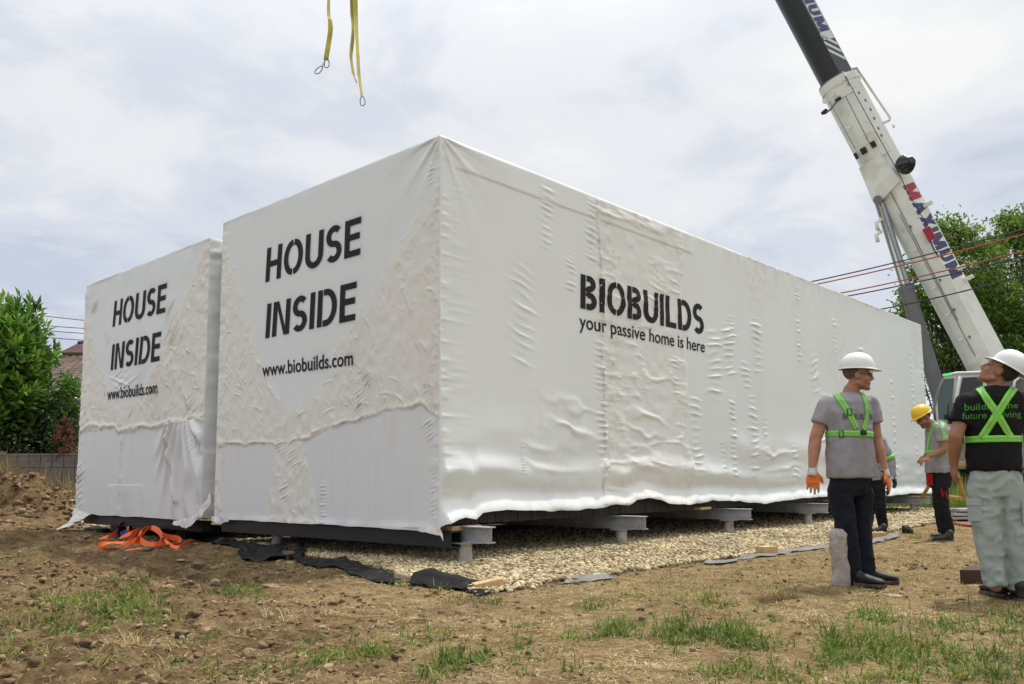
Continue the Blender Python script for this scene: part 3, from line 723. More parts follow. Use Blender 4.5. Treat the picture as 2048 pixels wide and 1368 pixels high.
for t in t1: adopt(t, wrap1)
for t in t2: adopt(t, wrap2)
LAB1 = ['black stencilled word HOUSE', 'black stencilled word INSIDE', 'black stencilled web address', 'black stencilled company name on the long side', 'black stencilled slogan on the long side']
for o, l in zip(t1, LAB1): o['label'] = l
for o, l in zip(t2, LAB1): o['label'] = l
# loose tails of film at the lower corners
def tail(parent, P, seed, amp=.012): return crumpled_sheet('wrap_tail', P, WRAP, parent, 26, 16, amp, seed)
n3 = np.array([-U2[0], -U2[1], 0]); v3 = np.array([V2[0], V2[1], 0]); u3 = -n3; o3 = -v3
c1 = np.array([A2[0], A2[1], Z0])
tail(mod1, [[c1 + v3 * .55 + n3 * .012 + [0, 0, .01], c1 + v3 * .52 + n3 * .0 - [0, 0, .01]], [c1 + v3 * .1 + n3 * .02 + [0, 0, .03], c1 + v3 * .12 + n3 * .03 - [0, 0, .03]],
            [c1 + o3 * .03 + n3 * .02 + [0, 0, .02], c1 + o3 * .03 + n3 * .03 - [0, 0, .06]], [c1 + o3 * .07 + n3 * .03 - [0, 0, .05], c1 + o3 * .09 + n3 * .04 - [0, 0, .11]]], 3)
c2 = np.array([*(A2 + V2 * W1), Z0])
tail(mod1, [[c2 + v3 * .01 + n3 * .02 + [0, 0, .04], c2 - v3 * .02 + n3 * .03 - [0, 0, .03]], [c2 - v3 * .18 + n3 * .03 + [0, 0, .02], c2 - v3 * .16 + n3 * .04 - [0, 0, .06]], [c2 - v3 * .45 + n3 * .01, c2 - v3 * .42 + n3 * .01 - [0, 0, .03]]], 8)
c3 = np.array([*(R2 + V2 * W2), Z0])
tail(mod2, [[c3 + n3 * .02 + [0, 0, .06], c3 - v3 * .75 + n3 * .01 - [0, 0, .03]], [c3 - v3 * .05 + n3 * .07 - [0, 0, .10], c3 - v3 * .5 + n3 * .06 - [0, 0, .10]], [c3 - v3 * .1 + n3 * .12 - [0, 0, .20], c3 - v3 * .22 + n3 * .10 - [0, 0, .21]], [c3 + v3 * .08 + n3 * .35 - [0, 0, .30], c3 - v3 * .05 + n3 * .33 - [0, 0, .31]]], 13, .02)
c4 = np.array([*R2, Z0])
tail(mod2, [[c4 + v3 * .75 + n3 * .02 - [0, 0, .04], c4 + v3 * .72 + n3 * .03 - [0, 0, .09]], [c4 + v3 * .35 + n3 * .03 - [0, 0, .03], c4 + v3 * .3 + n3 * .05 - [0, 0, .15]], [c4 + o3 * .06 + n3 * .02 + [0, 0, .16], c4 + o3 * .1 + n3 * .03 + [0, 0, .02]], [c4 + o3 * .12 + u3 * .06 + [0, 0, .34], c4 + o3 * .14 + u3 * .06 + [0, 0, .22]]], 19, .02)

# floor frame and boarding under the film
def slab(mb, O, a0, a1, b0, b1, z0, z1):
    c = O + U2 * (a0 + a1) / 2 + V2 * (b0 + b1) / 2
    return mb.box((c[0], c[1], (z0 + z1) / 2), (*(U2 * (a1 - a0) / 2), 0), (*(V2 * (b1 - b0) / 2), 0), (0, 0, (z1 - z0) / 2))
m = slab(MB(), A2, .06, .18, .10, W1 - .12, .175, .335); m.build('front_beam', BLACKSTEEL, mod1, bevel=.006)
m = MB()                                           # open end of the square tube
e = A2 + U2 * .12
slab(m, A2, .06, .072, -.10, .10, .175, .335); slab(m, A2, .20, .212, -.10, .10, .175, .335); slab(m, A2, .072, .20, -.10, .10, .175, .187); slab(m, A2, .072, .20, -.10, .10, .323, .335); slab(m, A2, .072, .20, .06, .07, .187, .323)
m.build('tube_end', BLACKSTEEL, mod1)
m = slab(MB(), A2, .10, L1 - .1, .12, W1 - .1, .39, .60); m.build('floor_deck', BLACKSTEEL, mod1)
m = MB(); rr_ = random.Random(4); s = 0.06
while s < L1 - .1:
    w = .105 + rr_.random() * .02; dz = rr_.random() * .012; do = rr_.random() * .006
    slab(m, A2, s, s + w - .006, .05 - do, .08 - do, .385 + dz, .66); s += w
m.build('cladding', CHAR, mod1)
for a in (.22, 5.0, 9.6):
    m = MB(); slab(m, A2, a - .1 if a < 1 else a + .02, a + .32, -.06, .12, .337 if a < 1 else .386, .384 if a < 1 else .42); m.build('wood_packer', WOOD, mod1, bevel=.004)
m = slab(MB(), R2, .10, .24, .15, W2 - .15, .15, .30); m.build('front_beam', BLACKSTEEL, mod2, bevel=.006)
m = slab(MB(), R2, .12, L1 - .1, .12, W2 - .1, .36, .55); m.build('floor_deck', BLACKSTEEL, mod2)

# --- steel piles with their cross beams
def ibeam(mb, p0, p1, h, w, tf=.011, tw=.010):
    p0, p1 = np.asarray(p0, float), np.asarray(p1, float); d = p1 - p0; c = (p0 + p1) / 2; hd = d / 2
    sd_ = np.cross(d / np.linalg.norm(d), [0, 0, 1.0]); z = np.array([0, 0, 1.0])
    mb.box(c + z * (h / 2 - tf / 2), hd, sd_ * w / 2, z * tf / 2); mb.box(c - z * (h / 2 - tf / 2), hd, sd_ * w / 2, z * tf / 2); mb.box(c, hd, sd_ * tw / 2, z * (h / 2 - tf)); return mb
def along_at(px, py, out, z):
    # metres along the long wall of the point at height z on the line 'out' from it
    s, t = Face(A2 - V2 * out, U2, -V2).st(px, py); return s
PILE_PX = [(931, 1090), (1243, 1070), (1458, 1052), (1616, 1040), (1736, 1030), (1827, 1020)]
pile_labels = ['short steel pile under the near corner of the large module, grass at its foot', 'second steel pile from the near corner along the long side',
               'third steel pile from the near corner, with wood packing above it', 'fourth steel pile from the near corner, left of the white helmet man',
               'steel pile behind the crouching man at the far end of the module', 'last steel pile at the far end, in front of green grass']
pile_along = []
for (px, py), lb in zip(PILE_PX, pile_labels):
    a = along_at(px, py, .10, 0); pile_along.append(a)
    root = thing('steel_pile', lb, 'foundation pile', 'steel piles under the long side')
    p = onface(a, .10); MB().tube([p + [0, 0, -.15], p + [0, 0, .205]], .068, 22).build('tube', ZINC, root, auto=40)
    m = MB(); m.box(p + [0, 0, .2125], u3 * .10, o3 * .10, (0, 0, .0075)); m.build('cap_plate', GALV, root, bevel=.002)
    m = ibeam(MB(), onface(a + .02, -4.4, .302), onface(a + .02, .45, .302), .163, .115); m.build('cross_beam', GALV, root, bevel=.002)
    set_base(root)
for k, (a, b) in enumerate(((.32, 1.15), (.32, 3.4))):
    root = thing('support_block', ['black steel support block under the left module, nearest its left end', 'black steel support block under the left module by the gap'][k], 'support block', 'blocks under the left module')
    q = R2 + U2 * a + V2 * (W2 - b); m = MB(); m.box((q[0], q[1], .075), u3 * .12, v3 * .14, (0, 0, .09)); m.build('block', BLACKSTEEL, root, bevel=.01)
    m = MB(); m.box((q[0], q[1], .1575 + .0), u3 * .16, v3 * .18, (0, 0, -.0075)); m.build('bearing_plate', BLACKSTEEL, root); set_base(root)
p = A2 + U2 * .3 + V2 * 3.4
root = thing('steel_pile', 'grey pile stub under the front beam of the large module', 'foundation pile'); MB().tube([(p[0], p[1], -.1), (p[0], p[1], .172)], .068, 18).build('tube', ZINC, root, auto=40)
m = MB(); m.box((p[0], p[1], .1735), u3 * .09, v3 * .09, (0, 0, .0013)); m.build('cap_plate', GALV, root); set_base(root)
set_base(mod1); set_base(mod2)
# ------------------------------------------------------------------ ground
def pxy(pts): return [tuple(G(*p)[:2]) for p in pts]
BED = pxy([(120, 1046), (250, 1058), (400, 1074), (500, 1094), (600, 1112), (740, 1136), (850, 1164), (950, 1190), (1020, 1186), (1120, 1168), (1230, 1152), (1320, 1139), (1400, 1128), (1540, 1107), (1660, 1091), (1760, 1070), (1860, 1050)]) + [tuple(onface(16.6, 1.6)[:2]), tuple(onface(16.8, -9.5)[:2]), tuple(onface(.3, -9.6)[:2])]
MOUNDS = [(-10.3, 17.2, 1.5, 1.2, .62), (-8.9, 16.8, .8, .8, .36), (-12.2, 18.6, 2.2, 1.6, .75), (-7.7, 16.2, .6, .55, .20), (-6.8, 11.2, 1.3, .6, .10), (-4.6, 8.4, .9, .35, .07), (-5.5, 9.9, .5, .4, .09), (-3.4, 10.3, .5, .25, .06), (-7.6, 13.4, .7, .5, .10), (-15.5, 18.5, 3, 2, .6),
          (4.6, 10.0, .9, .3, .05), (6.3, 11.2, .5, .25, .05), (5.4, 9.6, .45, .25, .05), (1.9, 5.75, .16, .12, .035), (-1.2, 4.7, .5, .22, .05), (-2.9, 7.2, .5, .3, .05), (-.6, 5.2, .3, .2, .03)]
def inbed(x, y): return inpoly(np.asarray(x), np.asarray(y), BED)
def gz(x, y):
    x = np.asarray(x, float); y = np.asarray(y, float)
    r = np.hypot(x, y); far = 1 - sstep(35, 70, r)
    rough = 0.45 + 1.3 * sstep(0.2, -3.0, x + .35 * (y - 6)) * sstep(26, 16, r) + .5 * sstep(1.5, 4, x) * sstep(12, 8.5, y) * sstep(7.4, 8.4, y)
    bed = pdist(x, y, BED + BED[:1]); ib = inbed(x, y); flat = np.where(ib, 0.12, sstep(0, .6, bed) * .88 + .12)
    z = (0.020 * vn(x * .55, y * .55, 1) + .016 * vn(x * 1.4, y * 1.4, 2)) * (.4 + .6 * flat)
    z = z + rough * flat * (0.020 * np.maximum(fbm(x * 2.6, y * 2.6, 4, 5), -.35) + .016 * np.maximum(ridge(x * 3.1, y * 3.1, 3, 9) - .6, 0) + .014 * vn(x * 11, y * 11, 12) + .010 * vn(x * 26, y * 26, 13))
    for cx_, cy_, sx, sy, h in MOUNDS:
        g = np.exp(-((x - cx_) / sx) ** 2 - ((y - cy_) / sy) ** 2)
        z = z + h * g * (1 + .45 * fbm(x * 2.2, y * 2.2, 5, 21) + .10 * ridge(x * 4, y * 4, 3, 27)) * (1 if h > .2 else flat)
    return z * far
def GZ(x, y): return float(gz(np.array([x]), np.array([y]))[0])
def on_ground(px, py):
    p = G(px, py, 0)
    for _ in range(4): p = G(px, py, GZ(p[0], p[1]))
    return p
az = np.concatenate([np.linspace(-180, -37, 36)[:-1], np.linspace(-37, 37, 430), np.linspace(37, 180, 36)[1:]])
rad = np.concatenate([[.3, .9, 1.6, 2.2], np.geomspace(2.7, 45, 400), np.geomspace(47, 4500, 34)])
aa, rr2 = np.meshgrid(R(1) * az, rad, indexing='ij'); gx = (np.sin(aa) * rr2).ravel(); gy = (np.cos(aa) * rr2).ravel()
gf = grid_faces(len(az), len(rad))
def ground_material():
    m = bpy.data.materials.new('soil'); m.use_nodes = True; nt = m.node_tree; b = nt.nodes['Principled BSDF']
    tc = nd(nt, 'ShaderNodeTexCoord'); v = tc.outputs['Object']
    at = nd(nt, 'ShaderNodeAttribute', attribute_name='cover'); sp = nd(nt, 'ShaderNodeSeparateColor'); ln(nt, at.outputs['Color'], sp.inputs[0])
    n1 = noise(nt, v, .9, 5, .6, .4); n2 = noise(nt, v, 5.5, 7, .68, .5); n3 = noise(nt, v, 38, 6, .7); n4 = noise(nt, v, 130, 4, .7)
    earth = ramp(nt, n2, [(.30, (.080, .050, .024)), (.46, (.168, .108, .052)), (.58, (.26, .178, .088)), (.72, (.37, .27, .145))])
    pale = ramp(nt, n2, [(.30, (.130, .082, .036)), (.46, (.27, .184, .085)), (.66, (.42, .305, .16))])
    c = mixc(nt, ramp(nt, math_(nt, 'ADD', math_(nt, 'MULTIPLY', n1, .7), math_(nt, 'MULTIPLY', sp.outputs[0], .5)), [(.42, 0.0), (.62, 1.0)]), earth, pale)
    n5 = noise(nt, v, 2.3, 6, .7, .6); c = mixc(nt, ramp(nt, n5, [(.56, 0.0), (.70, .65)]), c, (.085, .054, .028))
    c = mixc(nt, ramp(nt, n3, [(.35, .55), (.56, 0.0)]), c, (.060, .038, .020))
    c = mixc(nt, ramp(nt, n4, [(.60, 0.0), (.75, .55)]), c, (.34, .26, .16))
    grass = ramp(nt, n3, [(.3, (.035, .055, .014)), (.6, (.075, .115, .03)), (.75, (.15, .16, .055))])
    c = mixc(nt, sp.outputs[1], c, grass)
    c = mixc(nt, sp.outputs[2], c, ramp(nt, n3, [(.3, (.12, .095, .06)), (.7, (.26, .21, .14))]))
    ln(nt, c, b.inputs['Base Color']); b.inputs['Roughness'].default_value = .95; b.inputs['Specular IOR Level'].default_value = .15
    bp = nd(nt, 'ShaderNodeBump'); bp.inputs['Strength'].default_value = 1.0; bp.inputs['Distance'].default_value = .022
    hh = math_(nt, 'ADD', n3, math_(nt, 'MULTIPLY', n4, .45)); ln(nt, hh, bp.inputs['Height']); ln(nt, bp.outputs[0], b.inputs['Normal'])
    return m
ib_ = inbed(gx, gy).astype(float)
pale_ = sstep(-2.5, .5, gx + .25 * (gy - 5)) * (0.7 + .3 * vn(gx * .6, gy * .6, 31))
green_ = np.clip(sstep(15.5, 18.5, (gx - A2[0]) * U2[0] + (gy - A2[1]) * U2[1] + 1.2 * vn(gx * .8, gy * .8, 33)) + sstep(24, 30, np.hypot(gx, gy)), 0, 1)
mk('ground', np.stack([gx, gy, gz(gx, gy)], 1), gf[:, ::-1], ground_material(), None, True, {'cover': np.stack([np.clip(pale_, 0, 1), green_, ib_], 1)})['kind'] = 'structure'

# ------------------------------------------------------------------ scattered stones, clods, grass
def ico(sub):
    bm = bmesh.new(); bmesh.ops.create_icosphere(bm, subdivisions=sub, radius=1); v = np.array([x.co[:] for x in bm.verts]); f = np.array([[q.index for q in p.verts] for p in bm.faces]); bm.free(); return v, f
ICO1, ICO2 = ico(1), ico(2)
def rocks(name, pos, size, base, mat, seed, flat=.7, rough=.28, tint=None, ang=False):
    g = np.random.default_rng(seed); n = len(pos)
    if isinstance(base, list): bf = base[0][1]; bv = np.stack([b[0] for b in base])[g.integers(0, len(base), n)]
    else: bv, bf = base; bv = bv[None]
    k = bv.shape[1]
    th = g.uniform(0, 2 * np.pi, n); sc = np.stack([g.uniform(.75, 1.3, n), g.uniform(.65, 1.05, n), g.uniform(.7, 1.1, n) * flat], 1) * size[:, None]
    var = 1 + rough * g.uniform(-1, 1, (n, k))
    v = bv * var[:, :, None] * sc[:, None, :]
    tl = g.uniform(-.5, .5, n); ct, stt = np.cos(tl)[:, None], np.sin(tl)[:, None]; y_, z_ = v[:, :, 1] * ct - v[:, :, 2] * stt, v[:, :, 1] * stt + v[:, :, 2] * ct
    c, s = np.cos(th)[:, None], np.sin(th)[:, None]
    V = np.stack([v[:, :, 0] * c - y_ * s, v[:, :, 0] * s + y_ * c, z_], 2) + pos[:, None, :]
    Fc = (bf[None] + (np.arange(n) * k)[:, None, None]).reshape(-1, 3)
    t = g.uniform(0, 1, n) if tint is None else tint
    return mk(name, V.reshape(-1, 3), Fc, mat, None, not ang, {'rnd': np.repeat(t, k)})
def rnd_mat(name, stops, rough=.9, var=.25, vscale=30, trans=0, spec=.3, bump=0):
    m = bpy.data.materials.new(name); m.use_nodes = True; nt = m.node_tree; b = nt.nodes['Principled BSDF']
    at = nd(nt, 'ShaderNodeAttribute', attribute_name='rnd'); c = ramp(nt, at.outputs['Fac'], stops)
    if var:
        tc = nd(nt, 'ShaderNodeTexCoord'); c = mixc(nt, 1.0, c, ramp(nt, noise(nt, tc.outputs['Object'], 1.4, 4, .6), [(.35, .72), (.65, 1.18)]), 'MULTIPLY'); n = noise(nt, tc.outputs['Object'], vscale, 4, .6); c = mixc(nt, 1.0, c, ramp(nt, n, [(.3, 1 - var), (.7, 1 + var)]), 'MULTIPLY')
        if bump:
            bp = nd(nt, 'ShaderNodeBump'); bp.inputs['Strength'].default_value = bump; bp.inputs['Distance'].default_value = .01; ln(nt, n, bp.inputs['Height']); ln(nt, bp.outputs[0], b.inputs['Normal'])
    ln(nt, c, b.inputs['Base Color']); b.inputs['Roughness'].default_value = rough; b.inputs['Specular IOR Level'].default_value = spec
    if trans:
        tr = nd(nt, 'ShaderNodeBsdfTranslucent'); ln(nt, c, tr.inputs[0]); mx = nd(nt, 'ShaderNodeMixShader'); mx.inputs[0].default_value = trans
        ln(nt, b.outputs[0], mx.inputs[1]); ln(nt, tr.outputs[0], mx.inputs[2]); ln(nt, mx.outputs[0], nt.nodes['Material Output'].inputs[0])
    return m
GRAVEL = rnd_mat('limestone_gravel', [(0, (.24, .175, .09)), (.35, (.42, .335, .19)), (.7, (.54, .45, .27)), (.93, (.64, .56, .38)), (1, (.28, .23, .165))], .85, .18, 45)
# gravel bed: denser near the camera
P = []
for lo_, hi_, sp in ((0, 12, .037), (12, 18, .052), (18, 30, .08)):
    xs = np.arange(-9, 16, sp); ys = np.arange(5.5, 27, sp); X, Y = np.meshgrid(xs, ys); X = X.ravel() + rng.uniform(-.5, .5, X.size) * sp; Y = Y.ravel() + rng.uniform(-.5, .5, Y.size) * sp
    r = np.hypot(X, Y); ok = (r > lo_) & (r <= hi_) & inpoly(X + .05 * vn(X * 6, Y * 6, 2), Y + .05 * vn(X * 6, Y * 6, 3), BED)
    al = (X - A2[0]) * U2[0] + (Y - A2[1]) * U2[1]; ot = -((X - A2[0]) * V2[0] + (Y - A2[1]) * V2[1])
    ok &= (ot > -3.0) | (al < 2.2)
    X, Y = X[ok], Y[ok]; sz = sp * (.26 + .62 * rng.uniform(0, 1, len(X)) ** 1.3)
    P.append(np.stack([X, Y, sz], 1))
P = np.concatenate(P); zz = gz(P[:, 0], P[:, 1]) + .012 + rng.uniform(0, .018, len(P))
props(rocks('gravel', np.stack([P[:, 0], P[:, 1], zz], 1), P[:, 2], ICO1, GRAVEL, 5, .72, .34, ang=True), 'pale yellow crushed limestone gravel under and beside the modules', 'gravel', None, 'stuff')

CLOD = rnd_mat('dirt_clod', [(0, (.125, .080, .042)), (.5, (.20, .135, .072)), (.9, (.28, .20, .11)), (1, (.38, .29, .18))], .95, .35, 40, bump=.8)
def clod_shape(seed, sub):
    v, f = ico(sub); g = np.random.default_rng(seed)
    for _ in range(7):
        nn = nrm_(g.normal(size=3)); e = v @ nn - g.uniform(.45, .85); v = v - np.maximum(e, 0)[:, None] * nn
    return v * (1 + .30 * vn3(v * 1.9 + seed, seed) + .16 * vn3(v * 4.5, seed + 1))[:, None], f
def nrm_(v): return v / np.linalg.norm(v)
CLODS = [clod_shape(k, 2) for k in range(8)]
N = 30000; r = np.sqrt(rng.uniform(2.9 ** 2, 22 ** 2, N)); r[:17000] = np.sqrt(rng.uniform(2.9 ** 2, 9.5 ** 2, 17000)); a = R(1) * rng.uniform(-37, 37, N); X, Y = r * np.sin(a), r * np.cos(a); X[-3000:] = rng.normal(-9.8, 1.7, 3000); Y[-3000:] = rng.normal(16.6, 1.3, 3000)
dens = .10 + .9 * sstep(.3, -3.2, X + .3 * (Y - 6)) * (.5 + .5 * sstep(-.3, .3, vn(X * 1.1, Y * 1.1, 61))) + .45 * sstep(2.5, 4, X) * sstep(12, 9, Y) * sstep(7.5, 8.6, Y)
keep = (rng.uniform(0, 1, N) < dens) & ~inbed(X, Y); al = (X - A2[0]) * U2[0] + (Y - A2[1]) * U2[1]; ot = -((X - A2[0]) * V2[0] + (Y - A2[1]) * V2[1])
bd = pdist(X, Y, BED[:18]); keep[:] |= (bd < .22) & (rng.uniform(0, 1, N) < .9 * (1 - bd / .3)); keep[:] |= (np.hypot(X + 9.8, Y - 16.8) < 2.6); keep &= ~((al > -.1) & (ot < .2) & (ot > -9.5) & (al < 17)); X, Y = X[keep], Y[keep]
sz = .006 + .07 * rng.uniform(0, 1, len(X)) ** 5 * (Y > 14) + .022 * rng.uniform(0, 1, len(X)) ** 3.0 + .035 * rng.uniform(0, 1, len(X)) ** 14 * sstep(.3, -2.5, X)
props(rocks('dirt_clods', np.stack([X, Y, gz(X, Y) + sz * .15], 1), sz, CLODS, CLOD, 6, .7, .10, ang=True), 'loose clods and crumbs of dry brown earth', 'dirt', None, 'stuff')

def blades(name, base, h, w, lean, mat, seed, curl=.5, tint=None, th=None, segs=(0, .3, .6, .85, 1)):
    """tapered bent blades of grass, one strip of four quads each"""
    g = np.random.default_rng(seed); n = len(base); th = g.uniform(0, 2 * np.pi, n) if th is None else th; d = np.stack([np.cos(th), np.sin(th), np.zeros(n)], 1); sd_ = np.stack([-np.sin(th), np.cos(th), np.zeros(n)], 1)
    tw = g.uniform(-.8, .8, n); sd_ = sd_ * np.cos(tw)[:, None] + d * np.sin(tw)[:, None]
    V = []
    ns = len(segs)
    for k, t in enumerate(segs):
        up = np.cos(lean * (1 + curl * t) * .9); out = np.sin(np.clip(lean * (.45 + curl * t), 0, 1.9))
        c = base + d * (h * t * out)[:, None]; c[:, 2] += h * t * np.maximum(up, .04 * np.ones(n))
        ww = w * (1 - t ** 1.6) * .5 + .0004
        V += [c - sd_ * ww[:, None], c + sd_ * ww[:, None]]
    V = np.stack(V, 1); off = (np.arange(n) * 2 * ns)[:, None, None]; q = np.array([[2 * k, 2 * k + 1, 2 * k + 3, 2 * k + 2] for k in range(ns - 1)])
    t = g.uniform(0, 1, n) if tint is None else tint
    return mk(name, V.reshape(-1, 3), (q[None] + off).reshape(-1, 4), mat, None, True, {'rnd': np.repeat(t, 2 * ns)})
GRASS = rnd_mat('grass', [(0, (.065, .120, .014)), (.5, (.13, .215, .024)), (.8, (.21, .28, .045)), (1, (.38, .33, .11))], .55, .2, 8, .35, .35)
STRAW = rnd_mat('straw', [(0, (.20, .145, .06)), (.4, (.38, .285, .13)), (.8, (.54, .43, .23)), (1, (.66, .58, .38))], .8, .2, 8, .15, .3)
# tufts: pixel centre, spread in pixels (x, y), number of tufts, blade length (m), share of dry blades
TUFTS = [(205, 1205, 80, 22, 70, .12, .12), (270, 1190, 40, 16, 26, .12, .1), (250, 1235, 60, 14, 30, .11, .1), (130, 1250, 90, 14, 40, .10, .2), (480, 1190, 40, 9, 26, .10, .15), (120, 1210, 40, 18, 8, .09, .3), (30, 1120, 40, 14, 8, .10, .3), (25, 1135, 25, 8, 6, .09, .25), (10, 1310, 20, 10, 4, .10, .2), (55, 1312, 22, 6, 4, .12, .2),
         (745, 1312, 22, 7, 9, .13, .05), (690, 1325, 40, 10, 10, .10, .3), (640, 1338, 30, 8, 5, .09, .2), (918, 1318, 26, 16, 16, .14, .05), (880, 1350, 28, 9, 8, .12, .1), (868, 1278, 26, 7, 6, .11, .2), (820, 1295, 18, 4, 4, .07, .1), (985, 1202, 16, 5, 5, .09, .1), (990, 1200, 20, 6, 3, .06, .4), (903, 1202, 14, 5, 4, .09, .1), (880, 1180, 10, 4, 4, .10, .3),
         (1186, 1217, 18, 6, 8, .10, .05), (1050, 1255, 24, 6, 5, .06, .3), (1035, 1292, 14, 6, 4, .10, .1), (1253, 1268, 32, 10, 15, .14, .05), (1150, 1278, 34, 8, 6, .08, .2), (1260, 1200, 22, 7, 6, .10, .7), (1345, 1190, 30, 8, 7, .08, .75), (1400, 1205, 40, 10, 14, .09, .45), (1440, 1210, 40, 8, 8, .10, .4), (1550, 1180, 30, 5, 7, .07, .5), (1365, 1262, 26, 9, 10, .14, .05), (1330, 1280, 30, 9, 8, .12, .1), (1455, 1275, 42, 12, 26, .14, .06), (1500, 1290, 34, 9, 12, .12, .1), (1380, 1290, 40, 8, 9, .08, .2),
         (1470, 1335, 60, 14, 14, .10, .2), (1560, 1350, 90, 14, 16, .10, .25), (1670, 1290, 26, 20, 14, .15, .08), (1675, 1320, 30, 10, 7, .10, .1), (1735, 1238, 30, 7, 9, .10, .1), (1775, 1245, 30, 9, 10, .12, .1), (1750, 1290, 46, 22, 24, .14, .1), (1800, 1300, 40, 18, 14, .13, .15), (1890, 1250, 46, 12, 12, .11, .2), (1900, 1310, 60, 22, 22, .12, .2), (2015, 1245, 34, 14, 16, .12, .2), (2000, 1310, 50, 20, 18, .13, .2), (1960, 1350, 80, 12, 16, .12, .2), (1770, 1350, 80, 12, 12, .10, .25),
         (1835, 1075, 30, 5, 10, .12, .2), (1850, 1070, 40, 5, 8, .10, .3), (1740, 1185, 20, 4, 4, .06, .3), (1790, 1155, 40, 8, 8, .06, .85), (430, 1080, 22, 4, 5, .07, .4), (800, 1170, 12, 4, 4, .09, .3), (1230, 1148, 16, 4, 5, .08, .7), (1200, 1160, 10, 3, 3, .06, .4), (935, 1105, 16, 5, 5, .15, .0), (1320, 1165, 60, 8, 10, .06, .7), (1130, 1350, 80, 10, 8, .08, .4), (330, 1345, 120, 14, 10, .09, .35), (540, 1352, 60, 10, 10, .10, .2), (430, 1290, 40, 12, 4, .09, .15), (340, 1290, 30, 8, 5, .08, .3), (1010, 1330, 40, 10, 4, .08, .3), (620, 1300, 30, 10, 4, .07, .3)]
B, H, Wd, Ln, Tn = [], [], [], [], []
g = np.random.default_rng(21)
for px, py, sx, sy, n, hh, dry in TUFTS:
    for _ in range(max(3, int(n * 1.9))):
        p = G(px + g.normal() * sx * .8, min(py + g.normal() * sy * .85, 1400)); k = g.integers(9, 20)
        rad_ = g.uniform(.015, .06); xy = p[:2] + g.normal(size=(k, 2)) * rad_
        B.append(xy); H.append(hh * .80 * g.uniform(.35, 1.25, k) * g.uniform(.7, 1.2)); Wd.append(g.uniform(.0045, .0095, k)); Ln.append(g.uniform(.3, 1.5, k))
        t = g.uniform(0, .85, k); t[g.uniform(0, 1, k) < dry] = 1; Tn.append(t)
# thin weedy grass between the tufts
N = 15000; r = np.sqrt(rng.uniform(2.9 ** 2, 12 ** 2, N)); a = R(1) * rng.uniform(-36, 36, N); X, Y = r * np.sin(a), r * np.cos(a)
k = (vn(X * 1.3, Y * 1.3, 71) + .5 * vn(X * 4, Y * 4, 72) + .35 * sstep(-1, 3, X) >  .12) & ~inbed(X, Y); X, Y = X[k], Y[k]
B.append(np.stack([X, Y], 1)); H.append(rng.uniform(.025, .075, len(X))); Wd.append(rng.uniform(.003, .006, len(X))); Ln.append(rng.uniform(.2, 1.3, len(X))); Tn.append(rng.uniform(.3, 1, len(X)))
B = np.concatenate(B); zz = gz(B[:, 0], B[:, 1]) - .004
props(blades('grass', np.column_stack([B, zz]), np.concatenate(H), np.concatenate(Wd), np.concatenate(Ln), GRASS, 22, .7, np.concatenate(Tn)), 'thin green grass tufts growing out of the bare earth', 'grass', None, 'stuff')
# straw lying about
N = 230000; r = rng.uniform(2.8 ** 1.3, 13 ** 1.3, N) ** (1 / 1.3); a = R(1) * rng.uniform(-37, 37, N); X, Y = r * np.sin(a), r * np.cos(a)
dn = .25 + .75 * sstep(-.15, .45, vn(X * 1.7, Y * 1.7, 74) + .4 * vn(X * 5, Y * 5, 75)); dn *= .35 + .65 * sstep(-3, .5, X + .2 * (Y - 5))
k = (rng.uniform(0, 1, N) < dn) & ~inbed(X, Y); X, Y = X[k], Y[k]; n = len(X)
props(blades('dry_straw', np.column_stack([X, Y, gz(X, Y) + .001]), rng.uniform(.02, .09, n), rng.uniform(.002, .0048, n), rng.uniform(1.2, 1.75, n), STRAW, 23, .25, segs=(0, .5, 1)), 'dead straw and dry stalks lying on the bare soil', 'straw', None, 'stuff')
# clumps of dead grass
DRYT = [(110, 1195, 40, 10, 8, .14), (290, 1205, 30, 10, 6, .10), (240, 1300, 45, 8, 12, .11), (560, 1238, 30, 12, 10, .13), (1560, 1205, 40, 7, 26, .12), (640, 1240, 40, 10, 6, .10), (150, 1090, 30, 10, 10, .12), (1620, 1250, 40, 8, 6, .09), (1120, 1305, 60, 10, 6, .08), (1900, 1060, 40, 5, 10, .12), (1490, 1150, 70, 9, 16, .07), (1350, 1160, 60, 9, 10, .06), (1800, 1160, 50, 8, 12, .07)]
B, H, Wd, Ln, Tn = [], [], [], [], []
for px, py, sx, sy, n, hh in DRYT:
    for _ in range(n):
        p = G(px + g.normal() * sx * .5, py + g.normal() * sy * .5); k = g.integers(18, 34); B.append(p[:2] + g.normal(size=(k, 2)) * .035)
        H.append(hh * g.uniform(.5, 1.2, k)); Wd.append(g.uniform(.002, .004, k)); Ln.append(g.uniform(.5, 1.5, k)); Tn.append(g.uniform(0, .55 if (px, py) == (1560, 1205) else 1, k) * (.5 if px == 1560 else 1))
B = np.concatenate(B)
props(blades('dead_grass', np.column_stack([B, gz(B[:, 0], B[:, 1])]), np.concatenate(H), np.concatenate(Wd), np.concatenate(Ln), STRAW, 24, .6, np.concatenate(Tn)), 'clumps of dead brown grass on the bare earth', 'dry grass', None, 'stuff')
